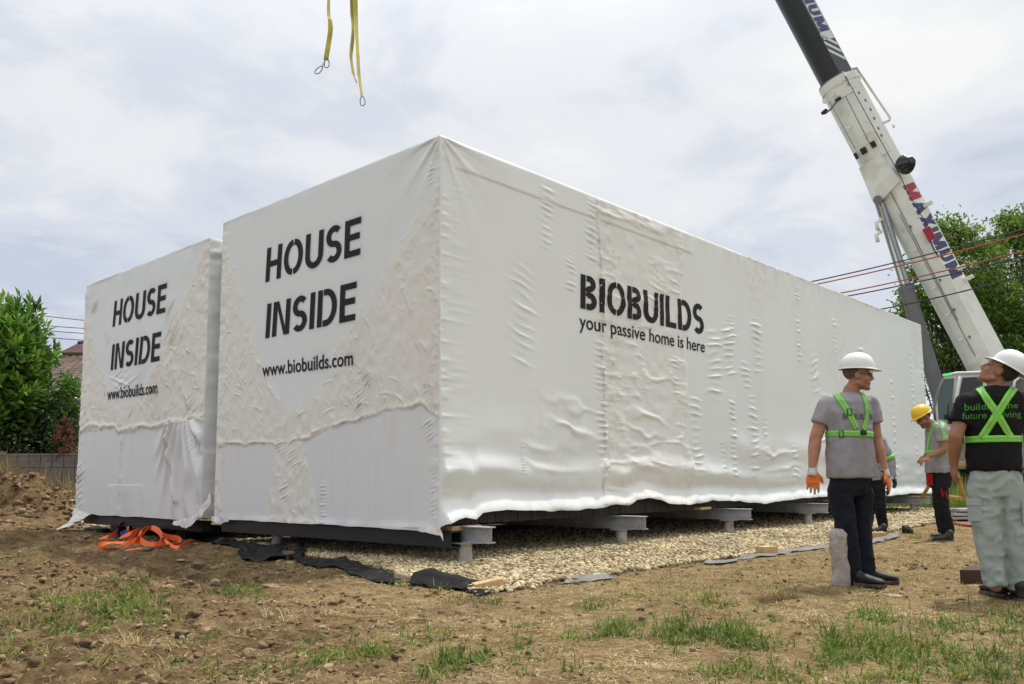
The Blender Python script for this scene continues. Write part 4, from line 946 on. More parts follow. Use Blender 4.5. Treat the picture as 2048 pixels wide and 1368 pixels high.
# lawn beyond the far end of the module
N = 42000; a_ = rng.uniform(15.8, 40, N); o_ = rng.uniform(-12, 9, N) ; xy = A2 + U2 * a_[:, None] - V2 * o_[:, None]
k = (vn(xy[:, 0] * .9, xy[:, 1] * .9, 76) > -.45) & (to_px(np.column_stack([xy, np.zeros(N)]))[0] > 1500); xy = xy[k]; n = len(xy)
props(blades('lawn', np.column_stack([xy, gz(xy[:, 0], xy[:, 1])]), rng.uniform(.10, .32, n) * (1 + .5 * vn(xy[:, 0] * .7, xy[:, 1] * .7, 3)), rng.uniform(.006, .014, n), rng.uniform(.1, .9, n), GRASS, 25, .6), 'rough green grass behind the far end of the large module', 'grass', None, 'stuff')

# ------------------------------------------------------------------ loose things on the ground
STONE = rnd_mat('stone', [(0, (.13, .092, .058)), (.5, (.22, .165, .11)), (1, (.36, .30, .22))], .9, .35, 22, bump=.9)
BLACKROCK = pmat('dark_block', (.022, .02, .019), .8, var=.4, bump=.5, bscale=30)
def stone(px, py, w, hr, label, seed, mat=STONE, tint=.5, group='loose stones', dep=.8):
    p = on_ground(px, py); sc = w / 1697 * np.linalg.norm(p - EYE) / 2; g = np.random.default_rng(seed); bm = bmesh.new(); bmesh.ops.create_icosphere(bm, subdivisions=4, radius=1)
    v = np.array([x.co[:] for x in bm.verts]); f = np.array([[q.index for q in t.verts] for t in bm.faces]); bm.free()
    for _ in range(14):                                   # chop facets
        nn = g.normal(size=3); nn /= np.linalg.norm(nn); d = g.uniform(.40, .82); e = v @ nn - d; v = v - np.maximum(e, 0)[:, None] * nn * .9
    v = v * (1 + .05 * vn3(v * 3 + seed, seed) + .025 * vn3(v * 9, seed))[:, None] * np.array([sc, sc * dep, sc * hr])
    th = g.uniform(-.5, .5); c, s = math.cos(th), math.sin(th); v = np.stack([v[:, 0] * c - v[:, 1] * s, v[:, 0] * s + v[:, 1] * c, v[:, 2]], 1)
    v = v + p + [0, 0, sc * hr * .45]
    o = mk('stone', v, f, mat, None, True, auto=28, attrs={'rnd': np.full(len(v), tint)}); props(o, label, 'stone', group); set_base(o); return o
stone(575, 1118, 34, .8, 'angular brown stone holding down black fabric, right of the crumpled fold', 1, tint=.35)
stone(522, 1100, 44, .55, 'flat stone lying on top of the crumpled black fabric', 2, tint=.45)
stone(806, 1160, 36, .7, 'light stone wedged between two black fabric pieces in front of the large module', 3, tint=.9)
stone(490, 1080, 28, .5, 'rounded tan stone on the gravel behind the black fabric roll', 4, tint=.6)
stone(395, 1139, 40, .55, 'largest earthy lump of stone in front of the orange straps', 5, tint=.3)
stone(294, 1102, 32, .5, 'brown earthy stone touching the front of the orange straps', 6, tint=.25)
stone(425, 1172, 26, .8, 'grey upright stone standing in the bare soil below the straps', 7, tint=.55)
stone(362, 1124, 24, .4, 'small pale flat stone in the soil below the straps', 8, tint=.85)
stone(540, 1176, 36, .3, 'flat half buried stone beside the green grass patch edge', 9, tint=.6)
stone(170, 1078, 26, .5, 'dusty stone in the dirt left of the orange straps', 10, tint=.55)
stone(75, 958, 30, .35, 'flat pale slab lying on top of the soil heap', 11, tint=.7)
stone(366, 1270, 34, .45, 'tilted brown clod in the foreground at left', 12, tint=.3)
stone(1462, 1119, 22, .7, 'brown stone on the grey fabric left of the wooden block', 13, tint=.25)
stone(1786, 1192, 36, .16, 'thin pale flat stone in front of the white helmet man', 14, tint=.95)
stone(1625, 1210, 26, .45, 'broken grey stone by the dead grass clump', 15, tint=.5)
stone(1815, 1066, 30, .8, 'black block between the two rear workers', 16, BLACKROCK, .2)
stone(1058, 1312, 20, .7, 'small dark clod in the middle of the foreground', 17, tint=.15)
stone(70, 1180, 22, .6, 'small grey stone in the rough soil at far left', 18, tint=.5)
stone(250, 1120, 18, .5, 'small beige stone below the straps at left', 19, tint=.65)

def timber(px, py, length, w, h, yaw, label, tilt=0, lift=0, group='wooden blocks on the fabric'):
    p = on_ground(px, py); d = np.array([math.cos(yaw), math.sin(yaw), tilt]); s = np.array([-math.sin(yaw), math.cos(yaw), 0]); u = np.cross(d, s)
    o = MB().box(p + [0, 0, h / 2 + lift], d * length / 2, s * w / 2, u * h / 2).build('wooden_block', WOOD, None, bevel=.006); props(o, label, 'wooden block', group); set_base(o); return o
timber(975, 1180, .225, .12, .060, .35, 'short weathered timber block on the black fabric at the front corner of the gravel', .16, .012)
timber(1534, 1110, .20, .13, .085, .45, 'squared timber block on the grey fabric in the middle of the long side', 0, .01)
timber(1755, 1076, .22, .12, .07, .1, 'timber block beside the shoes of the half hidden worker', 0, .01)

def ribbon_sheet(name, near, far, z, mat, label, seed, amp, nu=60, nv=14, group='ground fabric pieces', over=None):
    """ground fabric between a near and a far outline given on the ground; z: heights (near, middle, far) along it"""
    m = len(near); P = np.zeros((m, 3, 3))
    for i in range(m):
        a, b = G(*near[i]), G(*far[i]); c = (a + b) / 2; a, b = c + (a - c) * .8, c + (b - c) * .8
        for j, q in enumerate((a, c, b)): P[i, j] = [q[0], q[1], GZ(q[0], q[1]) + .012 + z[i][j] * .8]
    o = crumpled_sheet(name, P, mat, None, nu, nv, amp, seed, False)
    m_ = o.modifiers.new('thick', 'SOLIDIFY'); m_.thickness = .004
    props(o, label, 'ground fabric', group); return o
ribbon_sheet('ground_fabric', [(376, 1080), (420, 1088), (470, 1098), (520, 1112), (556, 1122)], [(380, 1066), (425, 1076), (476, 1086), (530, 1097), (566, 1108)], [(0, .07, .0), (0, .09, .0), (0, .07, .0), (0, .05, .02), (.0, .02, .0)], GEOTEX, 'black fabric rolled into a tube running away from the orange straps', 31, .010)
ribbon_sheet('ground_fabric', [(478, 1116), (510, 1126), (540, 1128), (570, 1120), (600, 1130)], [(482, 1096), (515, 1100), (560, 1098), (605, 1096), (612, 1106)], [(0, .03, .02), (.01, .03, .04), (.02, .08, .05), (.03, .10, .05), (0, .04, .03)], GEOTEX, 'crumpled fold of black fabric weighed down by two stones', 32, .022)
ribbon_sheet('ground_fabric', [(596, 1132), (640, 1139), (668, 1140), (695, 1152), (740, 1164), (790, 1171)], [(604, 1122), (650, 1126), (690, 1122), (720, 1132), (780, 1148), (806, 1152)], [(.01, .02, .02), (.01, .03, .04), (.01, .04, .05), (0, .015, .02), (0, .01, .01), (0, .0, .0)], GEOTEX, 'flat grey black strip of fabric lying in front of the gravel', 33, .010)
ribbon_sheet('ground_fabric', [(817, 1173), (850, 1179), (890, 1181), (930, 1188), (962, 1196), (1000, 1188), (1030, 1176)], [(824, 1160), (860, 1158), (905, 1162), (945, 1172), (975, 1178), (1005, 1176), (1034, 1170)], [(.0, .02, .05), (.0, .07, .10), (.0, .08, .06), (.0, .05, .03), (.0, .0, .0), (0, 0, 0), (0, .01, 0)], GEOTEX, 'raised black fabric fold ending under the timber block at the front corner', 34, .012)
ribbon_sheet('ground_fabric', [(1122, 1172), (1150, 1167), (1180, 1166), (1230, 1158)], [(1140, 1158), (1165, 1156), (1195, 1150), (1224, 1152)], [(0, .01, .02), (0, .03, .03), (0, .02, .02), (0, 0, 0)], GEOTEXG, 'small grey flap of fabric at the middle of the gravel edge', 35, .008)
ribbon_sheet('ground_fabric', [(1406, 1133), (1445, 1134), (1480, 1124), (1540, 1118), (1590, 1108), (1640, 1103), (1700, 1094)], [(1415, 1124), (1450, 1126), (1495, 1112), (1545, 1103), (1590, 1095), (1640, 1088), (1700, 1080)], [(0, .01, 0), (0, .0, 0), (0, .01, 0), (0, .01, 0), (0, .015, 0), (0, .01, 0), (0, 0, 0)], GEOTEXG, 'long grey fabric strip with a timber block on it', 36, .007)
ribbon_sheet('ground_fabric', [(1728, 1088), (1750, 1086), (1775, 1080), (1795, 1075)], [(1735, 1078), (1755, 1074), (1778, 1070), (1800, 1066)], [(0, .02, .0), (0, .01, 0), (0, .02, 0), (0, 0, 0)], GEOTEXG, 'grey fabric scrap by the feet of the half hidden worker', 37, .008)
ribbon_sheet('ground_fabric', [(165, 1068), (200, 1070), (230, 1068)], [(172, 1058), (205, 1058), (226, 1060)], [(0, .02, .02), (0, .04, .02), (0, .02, 0)], GEOTEX, 'small black fabric scrap behind the orange straps', 38, .014, 30)
ribbon_sheet('ground_fabric', [(296, 1072), (330, 1074), (370, 1070), (400, 1066)], [(300, 1058), (340, 1056), (380, 1056), (405, 1056)], [(0, .04, .02), (0, .06, .03), (0, .05, .03), (0, .02, 0)], GEOTEX, 'black fabric heap under the edge of the left module', 39, .016, 36)

def strap_ribbon(mb, pts, width, up):
    """flat webbing along pts, standing on edge or lying: up gives the width direction at each point"""
    pts = np.asarray(pts, float); up = np.asarray(up, float); n = len(pts); t = np.linspace(0, n - 1, n * 8)
    def cr(P):
        i = np.clip(np.floor(t).astype(int), 0, n - 2); f = (t - i)[:, None]; p0, p1, p2, p3 = P[np.clip(i - 1, 0, n - 1)], P[i], P[i + 1], P[np.clip(i + 2, 0, n - 1)]
        return .5 * (2 * p1 + (p2 - p0) * f + (2 * p0 - 5 * p1 + 4 * p2 - p3) * f * f + (3 * p1 - p0 - 3 * p2 + p3) * f ** 3)
    C, Uq = cr(pts), cr(up); Uq /= np.linalg.norm(Uq, axis=1, keepdims=True) + 1e-9; tg = np.gradient(C, axis=0); nn = np.cross(tg, Uq); nn /= np.linalg.norm(nn, axis=1, keepdims=True) + 1e-9
    V = []
    for c, u, k in zip(C, Uq, nn):
        V += [c - u * width / 2 + k * .002, c + u * width / 2 + k * .002, c + u * width / 2 - k * .002, c - u * width / 2 - k * .002]
    m = len(C); Fc = [(i * 4 + a, i * 4 + (a + 1) % 4, i * 4 + 4 + (a + 1) % 4, i * 4 + 4 + a) for i in range(m - 1) for a in range(4)] + [(0, 1, 2, 3), (m * 4 - 1, m * 4 - 2, m * 4 - 3, m * 4 - 4)]
    return mb.add(V, Fc)
def gp(px, py, h): p = on_ground(px, py); return p + [0, 0, h + .01]
m = MB(); Zu = (0, 0, 1); FL = (.25, 1, .25)
P1 = [gp(196, 1096, .02), gp(225, 1092, .03), gp(262, 1094, .05), gp(285, 1086, .11), gp(300, 1080, .17), gp(318, 1088, .15), gp(322, 1096, .06), gp(300, 1098, .04), gp(278, 1092, .08), gp(285, 1082, .16), gp(305, 1078, .14), gp(330, 1084, .07), gp(355, 1086, .05), gp(358, 1092, .03), gp(320, 1098, .02), gp(280, 1102, .02), gp(252, 1104, .01)]
strap_ribbon(m, P1, .075, [Zu, FL, (0, .6, .8), (.2, .3, .9), (.3, .6, .6), (.2, .2, 1), Zu, (0, .5, 1), (.3, .3, .9), (.3, .7, .5), (0, .6, .8), (0, .3, 1), (0, .2, 1), (.2, .8, .5), FL, FL, FL])
P2 = [gp(200, 1082, .03), gp(222, 1080, .05), gp(238, 1074, .10), gp(243, 1068, .17), gp(252, 1070, .18), gp(256, 1078, .08), gp(240, 1082, .04), gp(262, 1082, .10), gp(280, 1078, .13), gp(262, 1088, .05), gp(240, 1100, .02), gp(205, 1104, .02)]
strap_ribbon(m, P2, .075, [FL, (0, .5, .9), (.2, .2, 1), (.6, .6, .4), (.3, .8, .2), Zu, (.3, .7, .6), (0, .5, .9), (.3, .6, .6), Zu, FL, (0, .8, .5)])
P3 = [gp(330, 1076, .03), gp(345, 1072, .07), gp(362, 1070, .08), gp(368, 1074, .05), gp(350, 1080, .05), gp(330, 1086, .04), gp(352, 1100, .02), gp(376, 1092, .04), gp(386, 1088, .03)]
strap_ribbon(m, P3, .07, [Zu, (0, .5, 1), (0, .7, .7), Zu, (0, .4, 1), FL, (0, .9, .5), (.1, .6, .8), FL])
sl = m.build('lifting_strap', ORANGE, None, True, 50); props(sl, 'heap of tangled bright orange webbing straps on the soil by the left module', 'strap')
MB().box(gp(247, 1080, .09), (.045, .0, .02), (0, .012, 0), (-.012, 0, .03)).build('tag', pmat('blue_tag', (.03, .05, .25), .5), sl, bevel=.004); set_base(sl)
o = MB().box(on_ground(271, 1066) + [0, 0, .03], (.14, .02, 0), (0, .03, 0), (0, 0, .012)).build('steel_offcut', GALV, None, bevel=.004); props(o, 'short flat grey metal piece behind the orange straps', 'metal offcut'); set_base(o)
# brown steel profile at right
BROWN = pmat('brown_coated_steel', (.045, .022, .014), .38, var=.15)
p = on_ground(1945, 1166); d = np.array([.80, .60, 0]); s_ = np.array([.6, -.8, 0])
pv = on_ground(1921, 1169); L_ = .42
m = MB(); a0 = pv + [0, 0, .058]; e1 = np.array([.985, -.17, 0]); e2 = np.array([.62, .78, 0]); wv = .175
m.box(a0 + e1 * wv / 2 + e2 * .003, e1 * wv / 2, e2 * .003, (0, 0, .058))                              # end plate
m.box(a0 + e1 * (wv - .003) + e2 * (L_ / 2 + .006), e1 * .003, e2 * L_ / 2, (0, 0, .058)); m.box(a0 + e1 * .003 + e2 * (L_ / 2 + .006), e1 * .003, e2 * L_ / 2, (0, 0, .058))
m.box(a0 + e1 * wv / 2 + e2 * (L_ / 2 + .006) - [0, 0, .055], e1 * (wv / 2 - .006), e2 * L_ / 2, (0, 0, .003)); m.box(a0 + e1 * wv / 2 + e2 * (L_ / 2 + .006) + [0, 0, .055], e1 * (wv / 2 - .006), e2 * L_ / 2, (0, 0, .003))
o = m.build('steel_profile', BROWN, None); props(o, 'dark brown box shaped steel profile lying on the ground at right', 'steel profile'); set_base(o)
# twigs
for i, (a, b, c) in enumerate((((722, 1238), (790, 1234), (806, 1242)), ((778, 1214), (792, 1226), (796, 1238)), ((1060, 1284), (1085, 1274), (1105, 1276)))):
    q = [on_ground(*t) + [0, 0, .012] for t in (a, b, c)]; o = MB().tube(q, [.004, .0035, .002], 6).build('twig', STRAW_T if False else WOOD, None, True); props(o, ['long pale twig lying flat in the bare foreground', 'short bent twig crossing the long pale one', 'thin twig right of the middle foreground'][i], 'twig', 'twigs on the soil'); set_base(o)

# solid column made up for a pale double-exposure ghost beside the white helmet man
GHOSTM = pmat('ghost_column_grey', (.42, .375, .345), .95, var=.25, vscale=12, bump=.6, bscale=40, dirt=(.20, .165, .12), dscale=9, dlo=.45, dhi=.7)
p = on_ground(1682, 1171); m = MB(); zs = np.linspace(-.05, .44, 14); m.tube([p + [.006 * math.sin(z * 17), .004 * math.cos(z * 13), z] for z in zs], [.068 + .005 * math.sin(z * 23) + .004 * math.sin(z * 51) - (.014 if z > .43 else 0) for z in zs], 26)
o = m.build('ghost_column', GHOSTM, None, auto=50); v = verts_of(o.data); set_verts(o.data, v + norms_of(o.data) * (.003 * vn3(v * 22, 4))[:, None]); props(o, 'short pale grey column standing in for a double exposure ghost beside the feet of the white helmet man', 'ghost column'); set_base(o)
# ------------------------------------------------------------------ vegetation
LEAF_R = rnd_mat('tree_leaf', [(0, (.045, .09, .015)), (.45, (.125, .22, .032)), (.8, (.22, .33, .052)), (1, (.33, .42, .09))], .5, .25, 2, .5, .35)
LEAF_L = rnd_mat('laurel_leaf', [(0, (.032, .095, .018)), (.45, (.10, .235, .028)), (.8, (.21, .37, .045)), (1, (.36, .47, .08))], .4, .2, 2, .30, .5)
LEAF_D = rnd_mat('hedge_leaf', [(0, (.012, .026, .008)), (.5, (.030, .058, .014)), (1, (.085, .12, .03))], .55, .25, 2, .3, .35)
FLOWER = rnd_mat('red_flower', [(0, (.16, .045, .028)), (.6, (.26, .085, .055)), (1, (.34, .15, .10))], .7, .2, 3, .3, .2)
BARK = pmat('bark', (.085, .065, .048), .9, var=.4, vscale=8, bump=.6, bscale=18)
def leaves(name, C, axis, L, Wd, mat, parent, seed, tint, droop=.2):
    g = np.random.default_rng(seed); n = len(C); a = axis / (np.linalg.norm(axis, axis=1, keepdims=True) + 1e-9)
    t = g.normal(size=(n, 3)); s = np.cross(a, t); s /= np.linalg.norm(s, axis=1, keepdims=True) + 1e-9; nn = np.cross(s, a)
    L = L[:, None]; Wd = Wd[:, None]
    V = np.stack([C, C + a * L * .45 + s * Wd * .5 + nn * Wd * .14, C + a * L - nn * L * droop, C + a * L * .45 - s * Wd * .5 + nn * Wd * .14, C + a * L * .5], 1)
    off = (np.arange(n) * 5)[:, None, None]; q = np.array([[0, 1, 4], [1, 2, 4], [2, 3, 4], [3, 0, 4]])
    return mk(name, V.reshape(-1, 3), (q[None] + off).reshape(-1, 3), mat, parent, False, {'rnd': np.repeat(np.clip(tint, 0, 1), 5)})
def crown_points(center, rad, ncl, nl, seed, spread, shell=.55, squash=1.0):
    g = np.random.default_rng(seed); d = g.normal(size=(ncl, 3)); d /= np.linalg.norm(d, axis=1, keepdims=True)
    lump = 1 + .22 * vn3(d * 2.1 + seed, seed) + .10 * vn3(d * 5 + seed, seed + 1)
    r = (shell + (1 - shell) * g.uniform(0, 1, ncl) ** .6) * lump
    cl = np.asarray(center) + d * r[:, None] * np.asarray(rad)
    k = g.integers(int(nl * .5), int(nl * 1.4) + 1, ncl); idx = np.repeat(np.arange(ncl), k)
    p = cl[idx] + g.normal(size=(len(idx), 3)) * spread * np.array([1, 1, .6]) * g.uniform(.6, 1.25, ncl)[idx][:, None]
    ax = g.normal(size=(len(idx), 3)) * .8 + d[idx] * .8 + np.array([0, 0, -.25])
    tint = .45 + .28 * g.normal(size=ncl)[idx] * .6 + .18 * g.normal(size=len(idx))
    return cl, p, ax, tint
def tree(name, label, cat, base, crowns, trunk_r, mat, leaf, seed, group=None, limb=.35):
    root = thing(name, label, cat, group); g = np.random.default_rng(seed); base = np.asarray(base, float); CP, LP, AX, TT = [], [], [], []
    for i, (c, rad, ncl, nl, sp) in enumerate(crowns):
        cl, p, ax, t = crown_points(c, rad, ncl, nl, seed + i * 13, sp); CP.append(cl); LP.append(p); AX.append(ax); TT.append(t)
    CP, LP, AX, TT = map(np.concatenate, (CP, LP, AX, TT)); n = len(LP)
    leaves('crown', LP, AX, leaf * g.uniform(.6, 1.3, n), leaf * .48 * g.uniform(.7, 1.2, n), mat, root, seed + 5, TT)
    m = MB(); c0 = np.asarray(crowns[0][0]); top = c0 + [0, 0, crowns[0][1][2] * .35]
    q = [base + (top - base) * t + np.array([.15 * math.sin(t * 5 + seed), .12 * math.cos(t * 4), 0]) * t for t in np.linspace(0, 1, 9)]
    m.tube(q, [trunk_r * (1 - .85 * t) + .012 for t in np.linspace(0, 1, 9)], 9)
    for k in g.choice(len(CP), min(len(CP), int(limb * len(CP))), replace=False):
        e = CP[k]; t = np.clip((e[2] - base[2]) / (top[2] - base[2]) - .25 - .2 * g.random(), .12, .95); i = int(t * 8); s0 = q[i]
        mid = (s0 + e) / 2 + g.normal(size=3) * .18 * np.linalg.norm(e - s0) * .4 - [0, 0, .08 * np.linalg.norm(e - s0)]
        r0 = trunk_r * (1 - .85 * t) * .35; m.tube([s0, (s0 * .5 + mid * .5), mid, e], [r0, r0 * .7, r0 * .45, r0 * .12 + .004], 5, False)
    m.build('trunk', BARK, root, True); set_base(root); return root
def base_at(px, y): p = AT(px, 900, y); return np.array([p[0], p[1], -.05])
def R3(y, wx, wz, wy=None): k = y / FPX; return (wx * k, wy if wy else wx * k, wz * k)
Y = 33.0
tree('deciduous_tree', 'leafy green tree directly behind the white crane boom', 'tree', base_at(1915, Y),
     [(AT(1905, 560, Y), R3(Y, 92, 108), 150, 56, .30), (AT(1880, 655, Y), R3(Y, 78, 85), 80, 48, .30), (AT(1965, 650, Y), R3(Y, 80, 110), 95, 54, .32), (AT(1900, 470, Y), R3(Y, 32, 34), 26, 40, .26)], .26, LEAF_R, .20, 101, 'trees behind the crane')
tree('deciduous_tree', 'bigger green tree at the right edge behind the crane cab', 'tree', base_at(2060, Y + 2),
     [(AT(2050, 560, Y + 2), R3(Y, 118, 132), 210, 56, .32), (AT(2040, 700, Y + 2), R3(Y, 130, 110), 165, 54, .34), (AT(2025, 455, Y + 2), R3(Y, 30, 32), 26, 42, .26), (AT(2150, 600, Y + 2), R3(Y, 110, 150), 90, 40, .4)], .30, LEAF_R, .20, 131, 'trees behind the crane')
tree('deciduous_tree', 'low dark tree half hidden behind the crane cylinder and cab', 'tree', base_at(1925, Y + 4),
     [(AT(1940, 765, Y + 4), R3(Y, 80, 75), 110, 50, .38), (AT(2060, 800, Y + 4), R3(Y, 100, 80), 90, 50, .4)], .2, LEAF_D, .22, 151, 'trees behind the crane')
# laurel at left: shoots with whorls of big glossy leaves
def laurel():
    root = thing('laurel_tree', 'big glossy bright green laurel at the left edge of the picture', 'tree'); g = np.random.default_rng(77); Y = 21.0; k = Y / FPX
    C = AT(22, 762, Y); rad = np.array([74 * k, 1.0, 150 * k]); N = 680; d = g.normal(size=(N, 3)); d /= np.linalg.norm(d, axis=1, keepdims=True); d[:, 1] -= .2
    r = np.where(g.random(N) < .62, g.uniform(.86, 1.04, N), g.uniform(.5, .9, N)) * (1 + .12 * vn3(d * 2.4, 5) + .07 * vn3(d * 6, 6)); tip = C + d * r[:, None] * rad
    extra = [AT(118, 702, Y - .3), AT(60, 600, Y), AT(40, 592, Y), AT(95, 650, Y), AT(104, 715, Y), AT(15, 598, Y), AT(80, 640, Y), AT(75, 610, Y), AT(100, 760, Y), AT(128, 830, Y), AT(110, 690, Y)]
    tip = np.concatenate([tip, extra]); d = np.concatenate([d, np.tile([[.6, -.3, .5]], (len(extra), 1))]); N = len(tip)
    P, A, T = [], [], []
    for i in range(N):
        ax = d[i] * .6 + np.array([0, 0, .75]) + g.normal(size=3) * .25; ax /= np.linalg.norm(ax); m_ = g.integers(9, 17); sh = g.normal() * .22
        for j in range(m_):
            t = j / m_; th = j * 2.4; e = np.cross(ax, [0.3, .2, 1]); e /= np.linalg.norm(e); f = np.cross(ax, e); rad_ = math.cos(th) * e + math.sin(th) * f
            P.append(tip[i] - ax * .34 * (1 - t)); A.append(rad_ * (1.05 - .8 * t) + ax * (.25 + .8 * t) + [0, 0, -.25 * (1 - t)]); T.append(.28 + .42 * t + sh + .1 * g.normal())
    P, A, T = np.array(P), np.array(A), np.array(T); n = len(P)
    inner = np.clip(np.linalg.norm((P - C) / rad, axis=1), 0, 1.1)
    leaves('crown', P, A, g.uniform(.19, .32, n), g.uniform(.075, .12, n), LEAF_L, root, 78, T)
    m = MB(); b = np.array([C[0], C[1], -.05])
    for q in range(7):
        a = g.uniform(0, 6.28); e = C + np.array([math.cos(a) * rad[0] * .5, math.sin(a) * .5, g.uniform(-.2, .6) * rad[2]]); m.tube([b + [math.cos(a) * .15, math.sin(a) * .15, 0], (b + e) / 2 + [.1 * math.cos(a), 0, 0], e], [.07, .05, .02], 7)
    m.build('trunk', BARK, root, True); set_base(root)
laurel()
def shrub(name, label, px, py, y, wx, wz, mat, leaf, ncl, nl, seed, group=None):
    C = AT(px, py, y); k = y / FPX
    return tree(name, label, 'shrub', (C[0], C[1], -.05), [(C, (wx * k, wx * k * .8, wz * k), ncl, nl, .16)], .06, mat, leaf, seed, group, .5)
shrub('hedge_shrub', 'dark green shrub below and right of the laurel, above the fence', 108, 862, 21.2, 42, 62, LEAF_D, .12, 90, 40, 201)
shrub('thuja_shrub', 'yellowish green feathery shrub touching the left module, under the tiled roof', 140, 800, 21.8, 26, 52, LEAF_L, .10, 70, 46, 211)
shrub('hedge_shrub', 'dark lower shrub hidden at the far left behind the fence', 5, 880, 20.6, 60, 40, LEAF_D, .14, 60, 34, 221)
rootf = shrub('flowering_shrub', 'shrub with dull red flower spikes beside the left module', 128, 880, 20.3, 24, 46, LEAF_D, .10, 40, 30, 231)
g = np.random.default_rng(41)
for px, py, hh in ((118, 868, 30), (127, 846, 40), (139, 852, 26), (143, 885, 30), (130, 890, 34), (112, 880, 18), (147, 870, 22), (122, 905, 20), (141, 905, 24)):
    b = AT(px, py, 19.9 + g.normal() * .15); P, A, T = [], [], []
    for i in range(80):
        t = g.random(); P.append(b + np.array([g.normal() * .045 * (1 - t * .6), g.normal() * .045, (t - .5) * hh * 20 / FPX])); A.append(g.normal(size=3) + [0, 0, .5]); T.append(g.random())
    n = len(P); fl = leaves('flower_spike', np.array(P), np.array(A), g.uniform(.03, .06, n), g.uniform(.02, .04, n), FLOWER, None, 42, np.array(T)); fl.parent = rootf; fl.matrix_parent_inverse = Matrix.Translation(-rootf.location)
# weeds along the fence and tall grass by the crane
N = 4200; xs = rng.uniform(-90, 160, N); yy = rng.uniform(17.6, 19.6, N); p = np.array([AT(a, 940, b) for a, b in zip(xs, yy)]); k = vn(p[:, 0] * 1.4, p[:, 1] * 1.4, 8) > -.25; p = p[k]; n = len(p)
props(blades('dry_weeds', np.column_stack([p[:, 0], p[:, 1], gz(p[:, 0], p[:, 1])]), rng.uniform(.15, .75, n), rng.uniform(.006, .014, n), rng.uniform(.2, 1.2, n), STRAW, 51, .6, rng.uniform(0, .45, n)), 'brown dried weeds in front of the fence at left', 'weeds', None, 'stuff')
N = 2400; xs = rng.uniform(1895, 2075, N); yy = rng.uniform(16.8, 19.8, N); p = np.array([AT(a, 940, b) for a, b in zip(xs, yy)]); n = len(p)
props(blades('tall_grass', np.column_stack([p[:, 0], p[:, 1], gz(p[:, 0], p[:, 1])]), rng.uniform(.3, 1.05, n), rng.uniform(.006, .013, n), rng.uniform(.1, .8, n), GRASS, 52, .6, rng.uniform(.3, 1, n)), 'tall pale green grass in front of the crane', 'tall grass', None, 'stuff')

# ------------------------------------------------------------------ fence, houses, wires
CONC = pmat('concrete_panel', (.205, .19, .17), .9, var=.22, vscale=3, bump=.3, bscale=20, dirt=(.14, .12, .10), dscale=2.2, dlo=.48, dhi=.72)
RUST = pmat('rusty_wire', (.035, .03, .028), .7)
fr = thing('fence', 'grey concrete panel fence with dark wire mesh in front, at left', 'fence'); fy = 20.0
x0, x1 = AT(-420, 940, fy)[0], AT(215, 940, fy)[0]; zt = AT(100, 907, fy)[2]
xx = x0
while xx < x1:
    MB().box((xx + 1.24, fy, zt / 2 - .1), (1.18, 0, 0), (0, .03, 0), (0, 0, zt / 2 + .1)).build('concrete_panel', CONC, fr, bevel=.008)
    MB().box((xx, fy, zt / 2 - .08), (.06, 0, 0), (0, .06, 0), (0, 0, zt / 2 + .14)).build('fence_post', CONC, fr, bevel=.01); xx += 2.48
m = MB()
for x in np.arange(x0, x1, .27): m.tube([(x, fy - .16, -.1), (x + .01, fy - .15, zt + .05)], .008, 5)
for z in np.arange(.1, zt + .05, .27): m.tube([(x0, fy - .175, z), ((x0 + x1) / 2, fy - .178, z + .02), (x1, fy - .175, z)], .008, 5)
m.build('wire_mesh', RUST, fr); set_base(fr)
def tilemat(name, base, base2):
    m = bpy.data.materials.new(name); m.use_nodes = True; nt = m.node_tree; b = nt.nodes['Principled BSDF']
    at = nd(nt, 'ShaderNodeAttribute', attribute_name='rnd'); tc = nd(nt, 'ShaderNodeTexCoord'); n = noise(nt, tc.outputs['Object'], 1.2, 6, .65)
    c = mixc(nt, at.outputs['Fac'], base, base2); c = mixc(nt, ramp(nt, n, [(.45, 0.), (.65, .7)]), c, tuple(x * .45 for x in base)); ln(nt, c, b.inputs['Base Color']); b.inputs['Roughness'].default_value = .75; return m
def roof_plane(name, e0, e1, r0, r1, tw, rows, mat, parent, seed, depth=.05):
    """roof slope from eave e0-e1 up to ridge r0-r1, covered with overlapping rolled tiles"""
    e0, e1, r0, r1 = map(np.asarray, (e0, e1, r0, r1)); Lw = np.linalg.norm(e1 - e0); nc = max(2, int(Lw / tw)); nu, nv = nc * 6 + 1, rows * 4 + 1
    u, v = np.meshgrid(np.linspace(0, 1, nu), np.linspace(0, 1, nv), indexing='ij'); u = u.ravel(); v = v.ravel()
    P = (e0 * (1 - u[:, None]) + e1 * u[:, None]) * (1 - v[:, None]) + (r0 * (1 - u[:, None]) + r1 * u[:, None]) * v[:, None]
    nn = np.cross(e1 - e0, r0 - e0); nn /= np.linalg.norm(nn); nn = nn if nn[2] > 0 else -nn
    col = np.floor(u * nc - 1e-6); row = np.floor(v * rows - 1e-6); h = .5 + .5 * np.cos(2 * np.pi * (u * nc)) ; fv = v * rows - row
    P = P + nn * (depth * h + depth * (1 - fv) * .9 + .01 * _hash(col, row, col * 0, seed))[:, None]
    return mk(name, P, grid_faces(nu, nv), mat, parent, True, {'rnd': _hash(col, row, col * 0, seed + 1) * .5 + .5})
STUCCO = pmat('stucco', (.52, .45, .33), .9, var=.12, bump=.2); WHITE = pmat('white_paint', (.72, .72, .70), .5, var=.06); DGLASS = pmat('dark_glass', (.02, .025, .03), .08)
